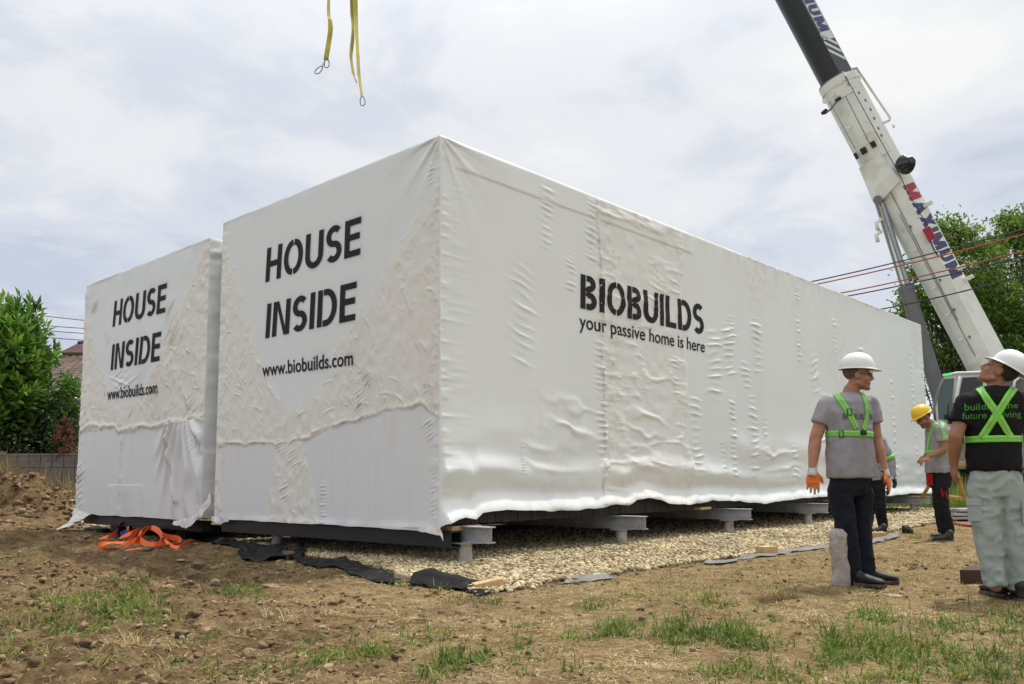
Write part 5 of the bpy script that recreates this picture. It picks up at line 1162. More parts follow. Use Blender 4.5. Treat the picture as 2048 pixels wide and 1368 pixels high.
def house(label, px0, px1, y0, eave_py, ridge_py, ydepth, mats, rows, seed, chimney=None):
    root = thing('house', label, 'house', 'houses behind the fence'); xa, xb = AT(px0, 900, y0)[0], AT(px1, 900, y0)[0]; ze = AT((px0 + px1) / 2, eave_py, y0)[2]; yr = y0 + ydepth / 2; zr = AT((px0 + px1) / 2, ridge_py, yr)[2]
    m = MB(); m.box(((xa + xb) / 2, y0 + ydepth / 2, ze / 2), ((xb - xa) / 2 - .3, 0, 0), (0, ydepth / 2 - .4, 0), (0, 0, ze / 2))
    for xg in (xa + .3, xb - .3): m.prism([(xg - .1, y0 + .4, ze), (xg - .1, y0 + ydepth - .4, ze), (xg - .1, yr, zr - .15)], (.2, 0, 0))
    m.build('wall', STUCCO, root)
    roof_plane('roof', (xa, y0, ze), (xb, y0, ze), (xa, yr, zr), (xb, yr, zr), .30, rows, mats, root, seed)
    roof_plane('roof', (xb, y0 + ydepth, ze), (xa, y0 + ydepth, ze), (xb, yr, zr), (xa, yr, zr), .30, rows, mats, root, seed + 3)
    MB().tube([(xa, yr, zr + .05), (xb, yr, zr + .05)], .14, 10).build('ridge_tiles', mats, root, True)
    MB().tube([(xa, y0 - .08, ze - .02), (xb, y0 - .08, ze - .02)], .07, 8).build('gutter', WHITE, root, True)
    MB().tube([(xb - .25, y0 + .25, ze - .05), (xb - .25, y0 + .25, .1)], .05, 8).build('downpipe', WHITE, root, True)
    for q in (.3, .75):
        xw = xa * (1 - q) + xb * q; w = MB().box((xw, y0 + .37, ze * .55), (.55, 0, 0), (0, .05, 0), (0, 0, .65)).build('window', WHITE, root, bevel=.01); MB().box((xw, y0 + .335, ze * .55), (.45, 0, 0), (0, .02, 0), (0, 0, .55)).build('pane', DGLASS, w)
    if chimney:
        p = AT(*chimney, yr - 1); m = MB().box((p[0], p[1], p[2] - .5), (.3, 0, 0), (0, .3, 0), (0, 0, .9)); m.build('chimney', STUCCO, root, bevel=.02)
    set_base(root); return root
T1 = tilemat('brown_tiles', (.095, .058, .043), (.15, .095, .070)); T2 = tilemat('wine_tiles', (.075, .022, .032), (.10, .032, .045))
house('house with brown weathered tiled roof between laurel and left module', -160, 164, 33, 799, 712, 8, T1, 17, 5)
house('house with dark wine red tiled roof rising behind the brown roof', 60, 330, 46, 730, 688, 9, T2, 20, 9)
# rooflight dish
o = MB().ell(AT(109, 714, 33.2), (.32, .0, .05), (0, .08, .02), (-.08, 0, .22), 18, 10).build('satellite_dish', WHITE, None, True); props(o, 'small white satellite dish in front of the brown tiled roof', 'satellite dish'); 
dm = MB().tube([AT(109, 716, 33.2), AT(112, 735, 34.2)], .03, 6); dd = dm.build('mast', RUST, o, True); set_base(o)
CBLK = pmat('black_cable', (.02, .02, .022), .6); CRED = pmat('red_cable', (.30, .055, .025), .6)
def wire(a, ya, b, yb, r, mat, label, group, ext=(1.0, .5), sag=.25):
    A_, B_ = AT(*a, ya), AT(*b, yb); d = B_ - A_; P0, P1 = A_ - d * ext[0], B_ + d * ext[1]
    q = []
    for t in np.linspace(0, 1, 40):
        p = P0 + (P1 - P0) * t; ta, tb = ext[0] / (1 + sum(ext)), (1 + ext[0]) / (1 + sum(ext)); p = p + [0, 0, sag * (t - ta) * (t - tb) * 4]; q.append(p)
    o = MB().tube(q, r, 6).build('power_line', mat, None, True); props(o, label, 'power line', group); set_base(o)
W5 = [((1630.7, 561.7), (2047, 458.5), CBLK, 'topmost black cable crossing in front of the crane boom'), ((1642, 566.7), (2047, 468.7), CRED, 'upper red cable just under the topmost black one'), ((1689, 584.8), (2047, 502), CRED, 'lower red cable crossing the boom in the middle of the five'),
      ((1704, 590.6), (2047, 512.6), CBLK, 'black cable just under the lower red one'), ((1770, 617), (2047, 550.6), CBLK, 'lowest black cable crossing the crane cylinder at right')]
for a, b, mt, lb in W5: wire(a, 22.6, b, 19.0, .017, mt, lb, 'cables in front of the crane')
for k, (ya, yb) in enumerate(((629, 641), (649, 657), (659, 667), (672, 681))):
    wire((66, ya), 30, (172, yb), 31, .014, CBLK, ['highest', 'second highest', 'second lowest', 'lowest'][k] + ' thin wire above the tiled roofs at left', 'wires over the left houses', (1.2, 1.2), .1)

# ------------------------------------------------------------------ crane
CREAM = pmat('cream_crane_paint', (.74, .735, .69), .38, var=.06, vscale=2.5, dirt=(.42, .38, .29), dscale=1.6, dlo=.52, dhi=.85)
ANTH = pmat('anthracite_paint', (.028, .029, .032), .38, var=.1)
GREYP = pmat('grey_paint', (.155, .155, .165), .45, var=.1, vscale=3)
CHROME = pmat('chromed_rod', (.45, .47, .50), .22, metal=.9)
NAVY = pmat('navy_lettering', (.035, .040, .13), .5); REDL = pmat('red_lettering', (.36, .02, .05), .5); BLK = pmat('black_plastic', (.012, .012, .013), .35); WHT = pmat('white_lettering', (.62, .63, .63), .5)
TYRE = pmat('tyre_rubber', (.02, .02, .02), .85, bump=.3)
crane = thing('mobile_crane', 'large cream white mobile telescopic crane with a grey lifting cylinder', 'crane'); KY = 25.0
K = lambda px, py, dy=0: AT(px, py, KY + dy)
C0 = K(1897, 581); e1 = K(1674, 160) - C0; e1 /= np.linalg.norm(e1); e3 = -ray(1800, 400); e3 -= e1 * (e3 @ e1); e3 /= np.linalg.norm(e3); e2 = np.cross(e1, e3); e2 = e2 if e2[0] > 0 else -e2
tau = lambda px, py: (K(px, py) - C0) @ e1
BP = lambda t, a, b: C0 + e1 * t + e2 * a + e3 * b
SEC = [(-.57, -.2), (-.545, .04), (-.47, .24), (-.36, .385), (-.22, .475), (-.06, .515), (.18, .52), (.57, .0), (.57, -.5), (-.4, -.5)]
def boom(mb, t0, t1, k0=1, k1=1):
    n = len(SEC); v = [BP(t0, a * k0, b * k0) for a, b in SEC] + [BP(t1, a * k1, b * k1) for a, b in SEC]
    return mb.add(v, [(i, (i + 1) % n, n + (i + 1) % n, n + i) for i in range(n)] + [tuple(range(n - 1, -1, -1)), tuple(range(n, 2 * n))])
tb, tcol = tau(2003, 790), tau(1674, 160)
boom(MB(), tb, tcol - .25).build('base_section', CREAM, crane, auto=30)
collar = boom(MB(), tcol - .25, tcol - .02, 1.06, 1.06).build('collar', CREAM, crane, auto=30)
m = MB()
for i in range(len(SEC) - 2):
    for q in (.1, .3, .5, .7, .9):
        a = np.array(SEC[i]) * (1 - q) + np.array(SEC[i + 1]) * q; m.cone(BP(tcol - .03, *(a * 1.0)), .022, BP(tcol + .03, *(a * 1.0)), .022, 6)
m.build('collar_bolts', GREYP, collar)
sec2 = boom(MB(), tcol - .02, tcol + 19, .87, .87); sec2.build('inner_section', ANTH, crane, auto=30)
Q0, QA = np.array([.18, .52]), np.array([.39, -.52]); qn = np.array([.52, .39]) / .65
def strip(t, a, k, lift): b = (Q0 + QA * a) * k + qn * lift; return BP(t, *b)
def boom_text(name, T, t0, t1, a0, a1, k, mat, parent):
    V, Fc, Z = T; V, Fc = cut2(V, Fc, Z, 2, 2); P = [strip(t0 + (t1 - t0) * v[0], a0 + (a1 - a0) * v[1], k, .006 + v[2]) for v in V]
    nn = np.cross(P[Fc[0][1]] - P[Fc[0][0]], P[Fc[0][2]] - P[Fc[0][0]]); w = e2 * qn[0] + e3 * qn[1]
    if nn @ w < 0: Fc = [f[::-1] for f in Fc]
    return mk(name, P, Fc, mat, parent, False)
bs = [o for o in crane.children if o.name.startswith('base_section')][0]; ins = [o for o in crane.children if o.name.startswith('inner_section')][0]
tA, tB = tau(1815, 372), tau(1910, 556); full = strokes('MAXIMUM', .24, False, .09); wM = .86 / (.86 * 2 + .74 + .70 + .24 * 1 + .86 + .64 + .09 * 6 - .86)
boom_text('lettering', strokes('M', .24), tA, tA + (tB - tA) * .165, .10, .92, 1, REDL, bs)['label'] = 'red letter M of the crane owner name'
boom_text('lettering', strokes('AXIMUM', .24, False, .09), tA + (tB - tA) * .185, tB, .10, .92, 1, NAVY, bs)['label'] = 'dark blue letters AXIMUM on the boom side'
m = MB(); tw = tau(1662, 84)
m.add([strip(tw, .12, .87, .003), strip(tw - .0, .95, .87, .003), strip(tw + 4.2, .95, .87, .003), strip(tw + 4.2, .12, .87, .003)], [(0, 1, 2, 3)])
for k in range(3):
    t_ = tw - .18 - k * .26; m.add([strip(t_ - .10, .95, .87, .003), strip(t_ + .30, .05, .87, .003), strip(t_ + .42, .05, .87, .003), strip(t_ + .02, .95, .87, .003)], [(0, 1, 2, 3)])
m.build('white_band', WHT, ins)
boom_text('lettering', strokes('MAXIMUM', .24, False, .09), tw + 3.5, tw + .28, .16, .90, .87, NAVY, ins)['label'] = 'dark blue letters MAXIMUM on the white band of the inner section'
# fittings on the boom
def onb(px, py, b): t = tau(px, py); a = (K(px, py) - C0) @ e2; return BP(t, a, b)
def blk(px, py, b, l, w, h, mat, name='bracket', par=None):
    return MB().box(onb(px, py, b), e1 * l / 2, e2 * w / 2, e3 * h / 2).build(name, mat, par or crane, bevel=.012)
for px, py, w in ((1713, 313, .10), (1729, 305, .17), (1749, 294, .14)): blk(px, py, .40 if px < 1720 else .50, .19, w, .12, BLK, 'access_hole')
for px, py, l, w in ((1681, 168, .25, .16), (1704, 163, .2, .14), (1708, 180, .2, .14), (1694, 192, .2, .45), (1771, 302, .35, .3), (1790, 262, .1, .06), (1650, 205, .12, .1)): blk(px, py, .50, l, w, .10, CREAM)
for px, py in ((1735, 210), (1745, 228), (1752, 245), (1760, 264), (1766, 278), (1702, 176), (1722, 195), (1863, 468), (1880, 560), (1908, 618), (1938, 672), (1822, 455)): blk(px, py, .535, .09, .05, .04, GREYP, 'bolt_plate')
MB().tube([onb(1650, 228, .45), onb(1664, 222, .62), onb(1680, 205, .60)], .03, 8).build('hydraulic_fitting', GREYP, crane, True)
MB().capsule(onb(1646, 226, .45), .06, onb(1652, 222, .45), .06).build('cable_end', BLK, crane, True); MB().capsule(onb(1676, 206, .60), .05, onb(1682, 203, .60), .06).build('cable_end', BLK, crane, True)
MB().tube([onb(1708, 147, .4), onb(1716, 143, .2), onb(1783, 244, .2), onb(1781, 247, .2), onb(1768, 253, .3)], .036, 8).build('guard_bar', CREAM, crane, True)
MB().tube([onb(1690, 152, .545), onb(1750, 262, .545), onb(1802, 356, .545), onb(1815, 385, .545), onb(1860, 462, .545)], .012, 6).build('hose', BLK, crane, True)
MB().tube([onb(1860, 480, .6), onb(1868, 500, .62), onb(1878, 515, .56)], .02, 6).build('hose', BLK, crane, True)
for (ax_, ay_), (bx_, by_) in (((1690, 190), (1742, 292)), ((1660, 205), (1712, 300)), ((1775, 372), (1915, 640)), ((1800, 430), (1950, 712))):
    MB().tube([onb(ax_, ay_, .52), onb(bx_, by_, .52)], .010, 6).build('weld_seam', GREYP, crane, True)
for px, py in ((1668, 195), (1700, 258), (1830, 500), (1868, 575), (1895, 628), (1920, 678)): blk(px, py, .50, .06, .14, .05, CREAM, 'inspection_plate')
blk(1859, 470, .58, .40, .22, .16, pmat('red_box', (.36, .02, .045), .5), 'red_box')
for px, py in ((1855, 411), (1920, 536), (1936, 556)): blk(px, py, .1, .12, .30, .1, CREAM)
bm_ = MB(); c = onb(1813, 336, .62); bm_.ell(c, (.28, 0, 0), (0, .28, 0), (0, 0, .28), 40, 28); me = bm_.remesh(.025, 2); v = verts_of(me); n = norms_of(me); v += n * (.022 * ridge(v[:, 0] * 4 + v[:, 1] * 2, v[:, 2] * 5, 2, 4) - .012)[:, None]; set_verts(me, v); link('bagged_lamp', me, BLK, crane)
# luffing cylinder and its lug
lug = [onb(1719, 338, .62), onb(1746, 403, .62), onb(1757, 408, .62), onb(1770, 398, .62), onb(1803, 366, .62), onb(1763, 312, .62)]
MB().prism(lug, -e3 * .12).build('lug_plate', CREAM, crane, bevel=.01); MB().prism([p - e3 * .62 for p in lug], -e3 * .12).build('lug_plate', CREAM, crane, bevel=.01)
MB().cone(onb(1757, 402, .70), .13, onb(1757, 402, -.2), .13, 20).build('pivot_pin', GREYP, crane, auto=40)
pa, pb, pc = onb(1759, 404, .25), onb(1812, 576, .25), onb(1894, 850, .25)
MB().tube([pa, pb], .15, 20).build('cylinder_rod', CHROME, crane, auto=50); cyl = MB().tube([pb - (pc - pb) * .0, pc], .215, 24).build('cylinder_barrel', GREYP, crane, auto=50)
MB().tube([pb - (pc - pb) / np.linalg.norm(pc - pb) * .08, pb + (pc - pb) * .02], .235, 24).build('gland', GREYP, cyl, auto=50)
for py, dx in ((438, -.1), (462, 0)): 
    MB().tube([K(1762, py, -.3), K(1752, py + 8, -.3), K(1756, py + 22, -.3)], .06, 8).build('hose_bracket', CREAM, crane, True)
# cab and superstructure
cy_ = -1.6; Kc = lambda px, py, d=0: K(px, py, cy_ + d)
out = [(1870, 868), (1865, 822), (1872, 786), (1884, 757), (1893, 748), (1915, 744), (1990, 742), (1990, 868)]
cdir = ray(1930, 800) * np.array([1, 1, 0]); cdir /= np.linalg.norm(cdir); cab = MB().prism([Kc(*q) for q in out], cdir * 1.25).build('cab', CREAM, crane, bevel=.03)
def panel(pts, d, mat, name, th=.03, bev=.01): return MB().prism([Kc(*q, d) for q in pts], (0, th, 0)).build(name, mat, cab, bevel=bev)
GLASS = pmat('cab_glass', (.035, .075, .075), .06, spec=.8)
panel([(1878, 838), (1876, 800), (1885, 766), (1890, 758), (1909, 756), (1905, 800), (1903, 840)], -.025, GLASS, 'windscreen', .03)
panel([(1918, 838), (1917, 800), (1926, 755), (1966, 753), (1966, 838)], -.025, DGLASS, 'door_window', .03)
MB().tube([Kc(1871, 846, -.05), Kc(1868, 815, -.05), Kc(1875, 785, -.05), Kc(1887, 757, -.05)], .035, 8).build('front_pillar', GREYP, cab, True)
MB().tube([Kc(1911, 840, -.05), Kc(1911, 800, -.05), Kc(1919, 752, -.05)], .05, 8).build('door_pillar', WHITE, cab, True)
MB().tube([Kc(1886, 751, -.03), Kc(1915, 746, -.03), Kc(1985, 744, -.03)], .04, 8).build('roof_rail', WHITE, cab, True)
gl = bpy.data.materials.new('green_lamp'); gl.use_nodes = True; b_ = gl.node_tree.nodes['Principled BSDF']; b_.inputs['Base Color'].default_value = (.02, .6, .08, 1); b_.inputs['Emission Color'].default_value = (.03, .9, .12, 1); b_.inputs['Emission Strength'].default_value = .7
MB().box(Kc(1894, 749, -.03), (.09, 0, .012), (0, .06, 0), (0, 0, .03)).build('green_lamp', gl, cab, bevel=.008)
MB().tube([Kc(1900, 838, -.06), Kc(1906, 820, -.16), Kc(1907, 806, -.16)], .02, 6).build('mirror_arm', BLK, cab, True); MB().box(Kc(1903, 838, -.12), (.1, 0, 0), (0, .03, 0), (0, 0, .14)).build('mirror', BLK, cab, bevel=.02)
p = K(2060, 800, .3); MB().box((p[0] + .6, p[1] + .2, p[2] - .05), (1.55, 0, 0), (0, .9, 0), (0, 0, .62)).build('engine_house', CREAM, crane, bevel=.06)
w = MB().cone(K(2034, 768, -1.0), .30, K(2034, 768, .3), .30, 22).build('winch_drum', GREYP, crane, auto=40)
MB().tube([K(2024, 790, -1.05), K(2030, 762, -1.05), K(2044, 752, -1.05), K(2056, 770, -1.05)], .04, 8).build('winch_guard', WHITE, crane, True)
p = K(1960, 905, -.2); zc_ = p[2]; x_l, x_r = K(1872, 900)[0], K(2260, 900)[0]
MB().box(((x_l + x_r) / 2, KY, 1.35), ((x_r - x_l) / 2, 0, 0), (0, 1.15, 0), (0, 0, .36)).build('carrier', pmat('carrier_paint', (.30, .27, .22), .5, var=.15, dirt=(.14, .11, .08)), crane, bevel=.05)
MB().cone((K(1995, 900)[0], KY, 1.66), .85, (K(1995, 900)[0], KY, 2.02), .85, 30).build('slewing_ring', GREYP, crane, auto=40)
for xw in np.linspace(x_l + .9, x_r - .7, 4):
    for sy in (-.95, .95):
        wv_ = MB().cone((xw, KY + sy - .17, .55), .57, (xw, KY + sy + .17, .55), .57, 28).build('wheel', TYRE, crane, auto=40); MB().cone((xw, KY + sy - .19, .55), .30, (xw, KY + sy + .19, .55), .30, 20).build('rim', GREYP, wv_, auto=40)
set_base(crane)

# ------------------------------------------------------------------ slings hanging from the crane hook
SY = 14.0; S_ = lambda px, py: AT(px, py, SY); apex = S_(690, -760)
def sling(label, pts, tw, width, ring, rr_, hang=None):
    root = thing('lifting_sling', label, 'lifting sling', 'yellow slings hanging in the sky'); P = [apex + (S_(*pts[0]) - apex) * t for t in (.05, .35, .7)] + [S_(*q) for q in pts]
    n = len(P); a = np.interp(np.arange(n), np.linspace(0, n - 1, len(tw)), tw); upv = [(math.cos(x), math.sin(x), .02) for x in a]
    m = MB(); strap_ribbon(m, P, width, upv); m.build('webbing', YELLOWB, root, True, 50)
    for c, tilt in ring:
        c = np.asarray(S_(*c)); d = np.array([math.sin(tilt), 0, math.cos(tilt)]); s = np.array([d[2], 0, -d[0]]); q = [c + d * rr_ * 1.6 * math.cos(t) + s * rr_ * .75 * math.sin(t) * (1 - .25 * math.cos(t)) for t in np.linspace(0, 2 * np.pi, 25)]
        MB().tube(q, .009, 7, False).build('hook_ring', GREYP, root, True)
    if hang: MB().tube([S_(*q) for q in hang], .010, 6).build('cord', YELLOWB, root, True)
    set_base(root)
sling('left yellow webbing sling with two small steel loops at its end', [(657.5, 0), (660, 40), (661, 58), (658, 82), (653, 112), (652, 121)], [1.2, 1.3, 1.35, 1.1, .5, .25, .2, .3], .085, [((653.5, 126), .05), ((638, 140), .75)], .055, [(652, 116), (648, 126), (644, 134)])
sling('middle yellow sling, shortest of the right pair, ending in a dark bent hook', [(704, 0), (705, 40), (706, 62), (705, 80), (702, 110), (703.5, 128), (707, 150)], [.3, .3, .3, .9, 1.35, 1.0, 1.1, 1.2, 1.1], .085, [], .05, [(707, 150), (710, 158), (714, 166)])
sling('right yellow sling, longest one, ending in a loop lowest in the sky', [(710, 0), (712, 45), (714, 80), (716, 118), (718, 150), (721, 172), (724, 194)], [.3, .4, .5, 1.0, 1.2, 1.15, 1.25, 1.3], .10, [((725, 202), -.1)], .055)
hk = thing('crane_hook', 'crane hook block above the picture from which the slings hang', 'crane hook'); MB().box(apex + [0, 0, .45], (.22, 0, 0), (0, .14, 0), (0, 0, .32)).build('hook_block', GREYP, hk, bevel=.03)
MB().tube([apex + [0, 0, .15], apex + [.0, 0, .02], apex + [.1, 0, -.08], apex + [.02, 0, -.16], apex + [-.1, 0, -.08]], .035, 8).build('hook', GREYP, hk, True); MB().tube([apex + [0, 0, .7], apex + [.6, 2, 18]], .02, 6).build('hoist_rope', BLK, hk, True); set_base(hk)

# ------------------------------------------------------------------ things beyond the far end
YEL = pmat('orange_yellow_paint', (.40, .23, .05), .5, var=.15)
Ty = lambda px, py: AT(px, py, 16.2)
t = thing('trestle', 'orange yellow trestle frame standing in the grass behind the yellow helmet man', 'trestle'); m = MB()
zg = 0.0
def leg(a, b): MB().tube([a, b], .035, 8).build('leg', YEL, t, True)
a0 = Ty(1908, 930); a1 = Ty(1931, 1000); leg(a0, a1); leg(a0 + [0, .5, 0], a1 + [0, .9, 0]); leg(a0, Ty(1888, 1000)); leg(a0 + [0, .5, 0], Ty(1888, 1000) + [0, .9, 0])
MB().box((Ty(1908, 928) + [0, .25, 0]), (.06, 0, 0), (0, .55, 0), (0, 0, .04)).build('top_beam', YEL, t, bevel=.01); MB().tube([Ty(1888, 993), Ty(1938, 997)], .03, 8).build('foot_rail', YEL, t, True); set_base(t)
o = MB().tube([on_ground(*q) + [0, 0, .025] for q in ((1890, 1046), (1905, 1049), (1925, 1053), (1944, 1055), (1975, 1052))], .022, 8).build('red_hose', pmat('red_hose', (.34, .03, .03), .5), None, True); props(o, 'thin red hose lying on the ground behind the yellow helmet man', 'hose'); set_base(o)
bs_ = thing('board_stack', 'stack of grey boards lying in the grass behind the pale green trousers', 'board stack')
for k in range(3):
    p = on_ground(1985, 1040); MB().box(p + [.1 * k, 0, .06 + .075 * k], (1.1, .25, 0), (-.05, .22, 0), (0, 0, .022)).build('board', GALV, bs_, bevel=.005)
set_base(bs_)
# ------------------------------------------------------------------ people
def nrm(v): v = np.asarray(v, float); return v / (np.linalg.norm(v) + 1e-12)
def skin_material(name, base, base2):
    m = bpy.data.materials.new(name); m.use_nodes = True; nt = m.node_tree; b = nt.nodes['Principled BSDF']; tc = nd(nt, 'ShaderNodeTexCoord')
    n = noise(nt, tc.outputs['Object'], 14, 5, .6); c = mixc(nt, ramp(nt, n, [(.35, 0.), (.65, 1.)]), base, base2)
    at = nd(nt, 'ShaderNodeAttribute', attribute_name='stubble'); c = mixc(nt, math_(nt, 'MULTIPLY', at.outputs['Fac'], .6), c, (.06, .04, .032))
    ln(nt, c, b.inputs['Base Color']); b.inputs['Roughness'].default_value = .62; b.inputs['Specular IOR Level'].default_value = .3; b.inputs['Subsurface Weight'].default_value = .04; b.inputs['Subsurface Radius'].default_value = (.02, .008, .004); return m
SKIN = skin_material('skin', (.36, .175, .105), (.44, .235, .155)); SKIN2 = skin_material('tanned_skin', (.30, .145, .085), (.38, .20, .125))
def cloth_mat(name, base, var=.12, rough=.9, bscale=260, dirt=None): return pmat(name, base, rough, var=var, vscale=9, bump=.25, bscale=bscale, spec=.2, dirt=dirt, dscale=7, dlo=.5, dhi=.8)
TEE = cloth_mat('grey_cotton', (.30, .29, .31)); TEEB = cloth_mat('black_cotton', (.010, .010, .012)); NAVYT = cloth_mat('navy_denim', (.012, .014, .022), .25); PALE = cloth_mat('pale_green_twill', (.34, .395, .37), .10, .9, 300, (.25, .30, .27)); WORK = cloth_mat('black_work_twill', (.013, .013, .016), .3)
SHOE = pmat('black_shoe', (.012, .012, .013), .6, var=.3, bump=.2, bscale=60, dirt=(.12, .09, .06), dscale=9, dlo=.52, dhi=.8); SOLE = pmat('shoe_sole', (.04, .035, .03), .8, dirt=(.16, .12, .08), dscale=8, dlo=.45, dhi=.7)
HATW = pmat('white_helmet_plastic', (.74, .75, .74), .28, var=.05, dirt=(.45, .43, .38), dscale=9, dlo=.6, dhi=.9); HATY = pmat('yellow_helmet_plastic', (.75, .50, .015), .3, var=.06); HAIR = pmat('dark_hair', (.03, .022, .017), .7, var=.4, vscale=60, bump=.6, bscale=150)
CUFF = pmat('white_knit', (.62, .61, .60), .9, var=.12, vscale=30, bump=.5, bscale=220); LENS = pmat('dark_frame', (.02, .012, .012), .2); LACE = pmat('webbing_black', (.015, .015, .016), .6)
LENSC = pmat('clear_lens', (.25, .16, .13), .08); LENSC.node_tree.nodes['Principled BSDF'].inputs['Alpha'].default_value = .3; HAIRS = pmat('cropped_brown_hair', (.13, .078, .052), .85, var=.3, vscale=70, bump=.5, bscale=200)
def harness_material():
    m = bpy.data.materials.new('neon_webbing'); m.use_nodes = True; nt = m.node_tree; b = nt.nodes['Principled BSDF']; at = nd(nt, 'ShaderNodeAttribute', attribute_name='across')
    s = ramp(nt, at.outputs['Fac'], [(0., (.16, .72, .02)), (.33, (.16, .72, .02)), (.36, (.30, .33, .22)), (.64, (.30, .33, .22)), (.67, (.16, .72, .02))], 'CONSTANT'); ln(nt, s, b.inputs['Base Color']); b.inputs['Roughness'].default_value = .5; return m
NEON = harness_material()
def glove_material(name, tip):
    m = bpy.data.materials.new(name); m.use_nodes = True; nt = m.node_tree; b = nt.nodes['Principled BSDF']; at = nd(nt, 'ShaderNodeAttribute', attribute_name='zone')
    c = mixc(nt, at.outputs['Fac'], (.78, .20, .025), tip); ln(nt, c, b.inputs['Base Color']); b.inputs['Roughness'].default_value = .6; return m
GLOVE = glove_material('orange_glove', (.36, .33, .33)); GLOVE2 = glove_material('orange_black_glove', (.02, .02, .022))

def hand_parts(mb, W, d, n, s, sc=1.0, curl=.35, fat=1.0):
    """palm, four jointed fingers and a thumb: d to the fingertips, n out of the palm, s towards the thumb"""
    d = nrm(d); n = nrm(np.asarray(n) - d * (np.asarray(n) @ d)); s = nrm(np.asarray(s) - d * (np.asarray(s) @ d) - n * (np.asarray(s) @ n)); W = np.asarray(W, float)
    mb.loft([(W - d * .02 * sc, s * .026 * sc * fat, n * .019 * sc * fat), (W + d * .02 * sc, s * .032 * sc * fat, n * .018 * sc * fat), (W + d * .06 * sc, s * .042 * sc * fat, n * .016 * sc * fat), (W + d * .095 * sc, s * .042 * sc * fat, n * .013 * sc * fat)], 20, 2.6)
    for k, (L, off) in enumerate(zip((.074, .083, .077, .060), (.031, .0105, -.0105, -.030))):
        p = W + d * (.092 - .006 * abs(k - 1)) * sc + s * off * sc * fat; a = curl * (.5 + .14 * k); dd = d + s * off * 1.6
        for j, fr_ in enumerate((.45, .31, .24)):
            a_ = a * (j + .6); q = p + (nrm(dd) * math.cos(a_) + n * math.sin(a_)) * L * fr_ * sc; r0 = (.0095 - .0009 * j) * sc * fat * (1 if k < 3 else .88); mb.capsule(p, r0, q, r0 - .0008, 10, 3); p = q
    p = W + d * .022 * sc + s * .028 * sc; q = p + nrm(d * .62 + s * .72 + n * .25) * .050 * sc; mb.capsule(p, .0145 * sc * fat, q, .0115 * sc * fat, 10, 3); mb.capsule(q, .0115 * sc * fat, q + nrm(d * .9 + s * .30 + n * .35) * .034 * sc, .0095 * sc * fat, 10, 3)
def head_parts(mb, C, f, u, sc=1.0):
    f = nrm(f); l = nrm(np.cross(u, f)); u = np.cross(f, l); H = lambda x, y, z: C + (l * x + f * y + u * z) * sc; S = sc
    mb.ell(H(0, -.014, .035), l * .075 * S, f * .098 * S, u * .088 * S, 24, 16); mb.ell(H(0, .034, -.03), l * .060 * S, f * .058 * S, u * .085 * S, 20, 14)
    for x in (-1, 1):
        mb.capsule(H(.052 * x, -.005, -.060), .022 * S, H(.016 * x, .066, -.100), .022 * S); mb.capsule(H(.014 * x, .082, .020), .013 * S, H(.048 * x, .066, .020), .012 * S)
        mb.ell(H(.040 * x, .058, -.024), l * .026 * S, f * .026 * S, u * .028 * S); mb.ell(H(.077 * x, -.012, -.006), (l * .010 + f * .004 * x) * S, f * .020 * S, u * .033 * S, 12, 8)
        mb.ell(H(.013 * x, .100, -.036), l * .010 * S, f * .012 * S, u * .009 * S, 10, 6)
    mb.capsule(H(0, .088, .016), .0095 * S, H(0, .112, -.026), .0125 * S); mb.ell(H(0, .084, -.060), l * .026 * S, f * .014 * S, u * .0085 * S, 12, 8); mb.ell(H(0, .081, -.076), l * .023 * S, f * .014 * S, u * .0085 * S, 12, 8); mb.ell(H(0, .072, -.106), l * .024 * S, f * .022 * S, u * .018 * S, 12, 8)
    return H, l, f, u
def helmet(name, C, f, u, mat, parent, sc=1.0):
    f = nrm(f); l = nrm(np.cross(u, f)); u = np.cross(f, l); H = lambda x, y, z: C + (l * x + f * y + u * z) * sc
    V, Fc = [], []; n, m_ = 64, 18
    for i in range(m_ + 1):
        ph = math.pi / 2 * i / m_
        for k in range(n):
            th = 2 * math.pi * k / n; x, y = math.sin(th), math.cos(th); r = math.cos(ph) ** .9; X, Yy = .112 * x * r, (.136 * y - .006) * r; Z = .062 + .122 * math.sin(ph) ** .95
            rdg = sum(.0055 * math.exp(-((X - c) / .0085) ** 2) for c in (-.042, -.014, .014, .042)) * (1 if i > 4 else i / 4) * math.sin(min(ph * 2, math.pi / 2)); V.append(H(X * (1 + rdg * 2), Yy, Z + rdg))
    for i in range(m_):
        for k in range(n): Fc.append((i * n + k, i * n + (k + 1) % n, (i + 1) * n + (k + 1) % n, (i + 1) * n + k))
    b = len(V)
    for ring, (ex, pk, dz) in enumerate(((0.0, 0.0, -.004), (.006, .022, -.009), (.012, .052, -.020), (.010, .050, -.025), (-.004, -.004, -.010))):
        for k in range(n):
            th = 2 * math.pi * k / n; x, y = math.sin(th), math.cos(th); fr_ = max(0, y) ** 1.6; e = ex + (pk - ex) * fr_
            V.append(H((.112 + min(e, .016)) * x, (.136 + e) * y - .006, .062 + dz * (.5 + .5 * fr_) - .003))
    rings = [0] + [b + i * n for i in range(5)]
    for a_, c_ in zip(rings[:-1], rings[1:]):
        for k in range(n): Fc.append((a_ + (k + 1) % n, a_ + k, c_ + k, c_ + (k + 1) % n))
    return mk(name, V, Fc, mat, parent, True)
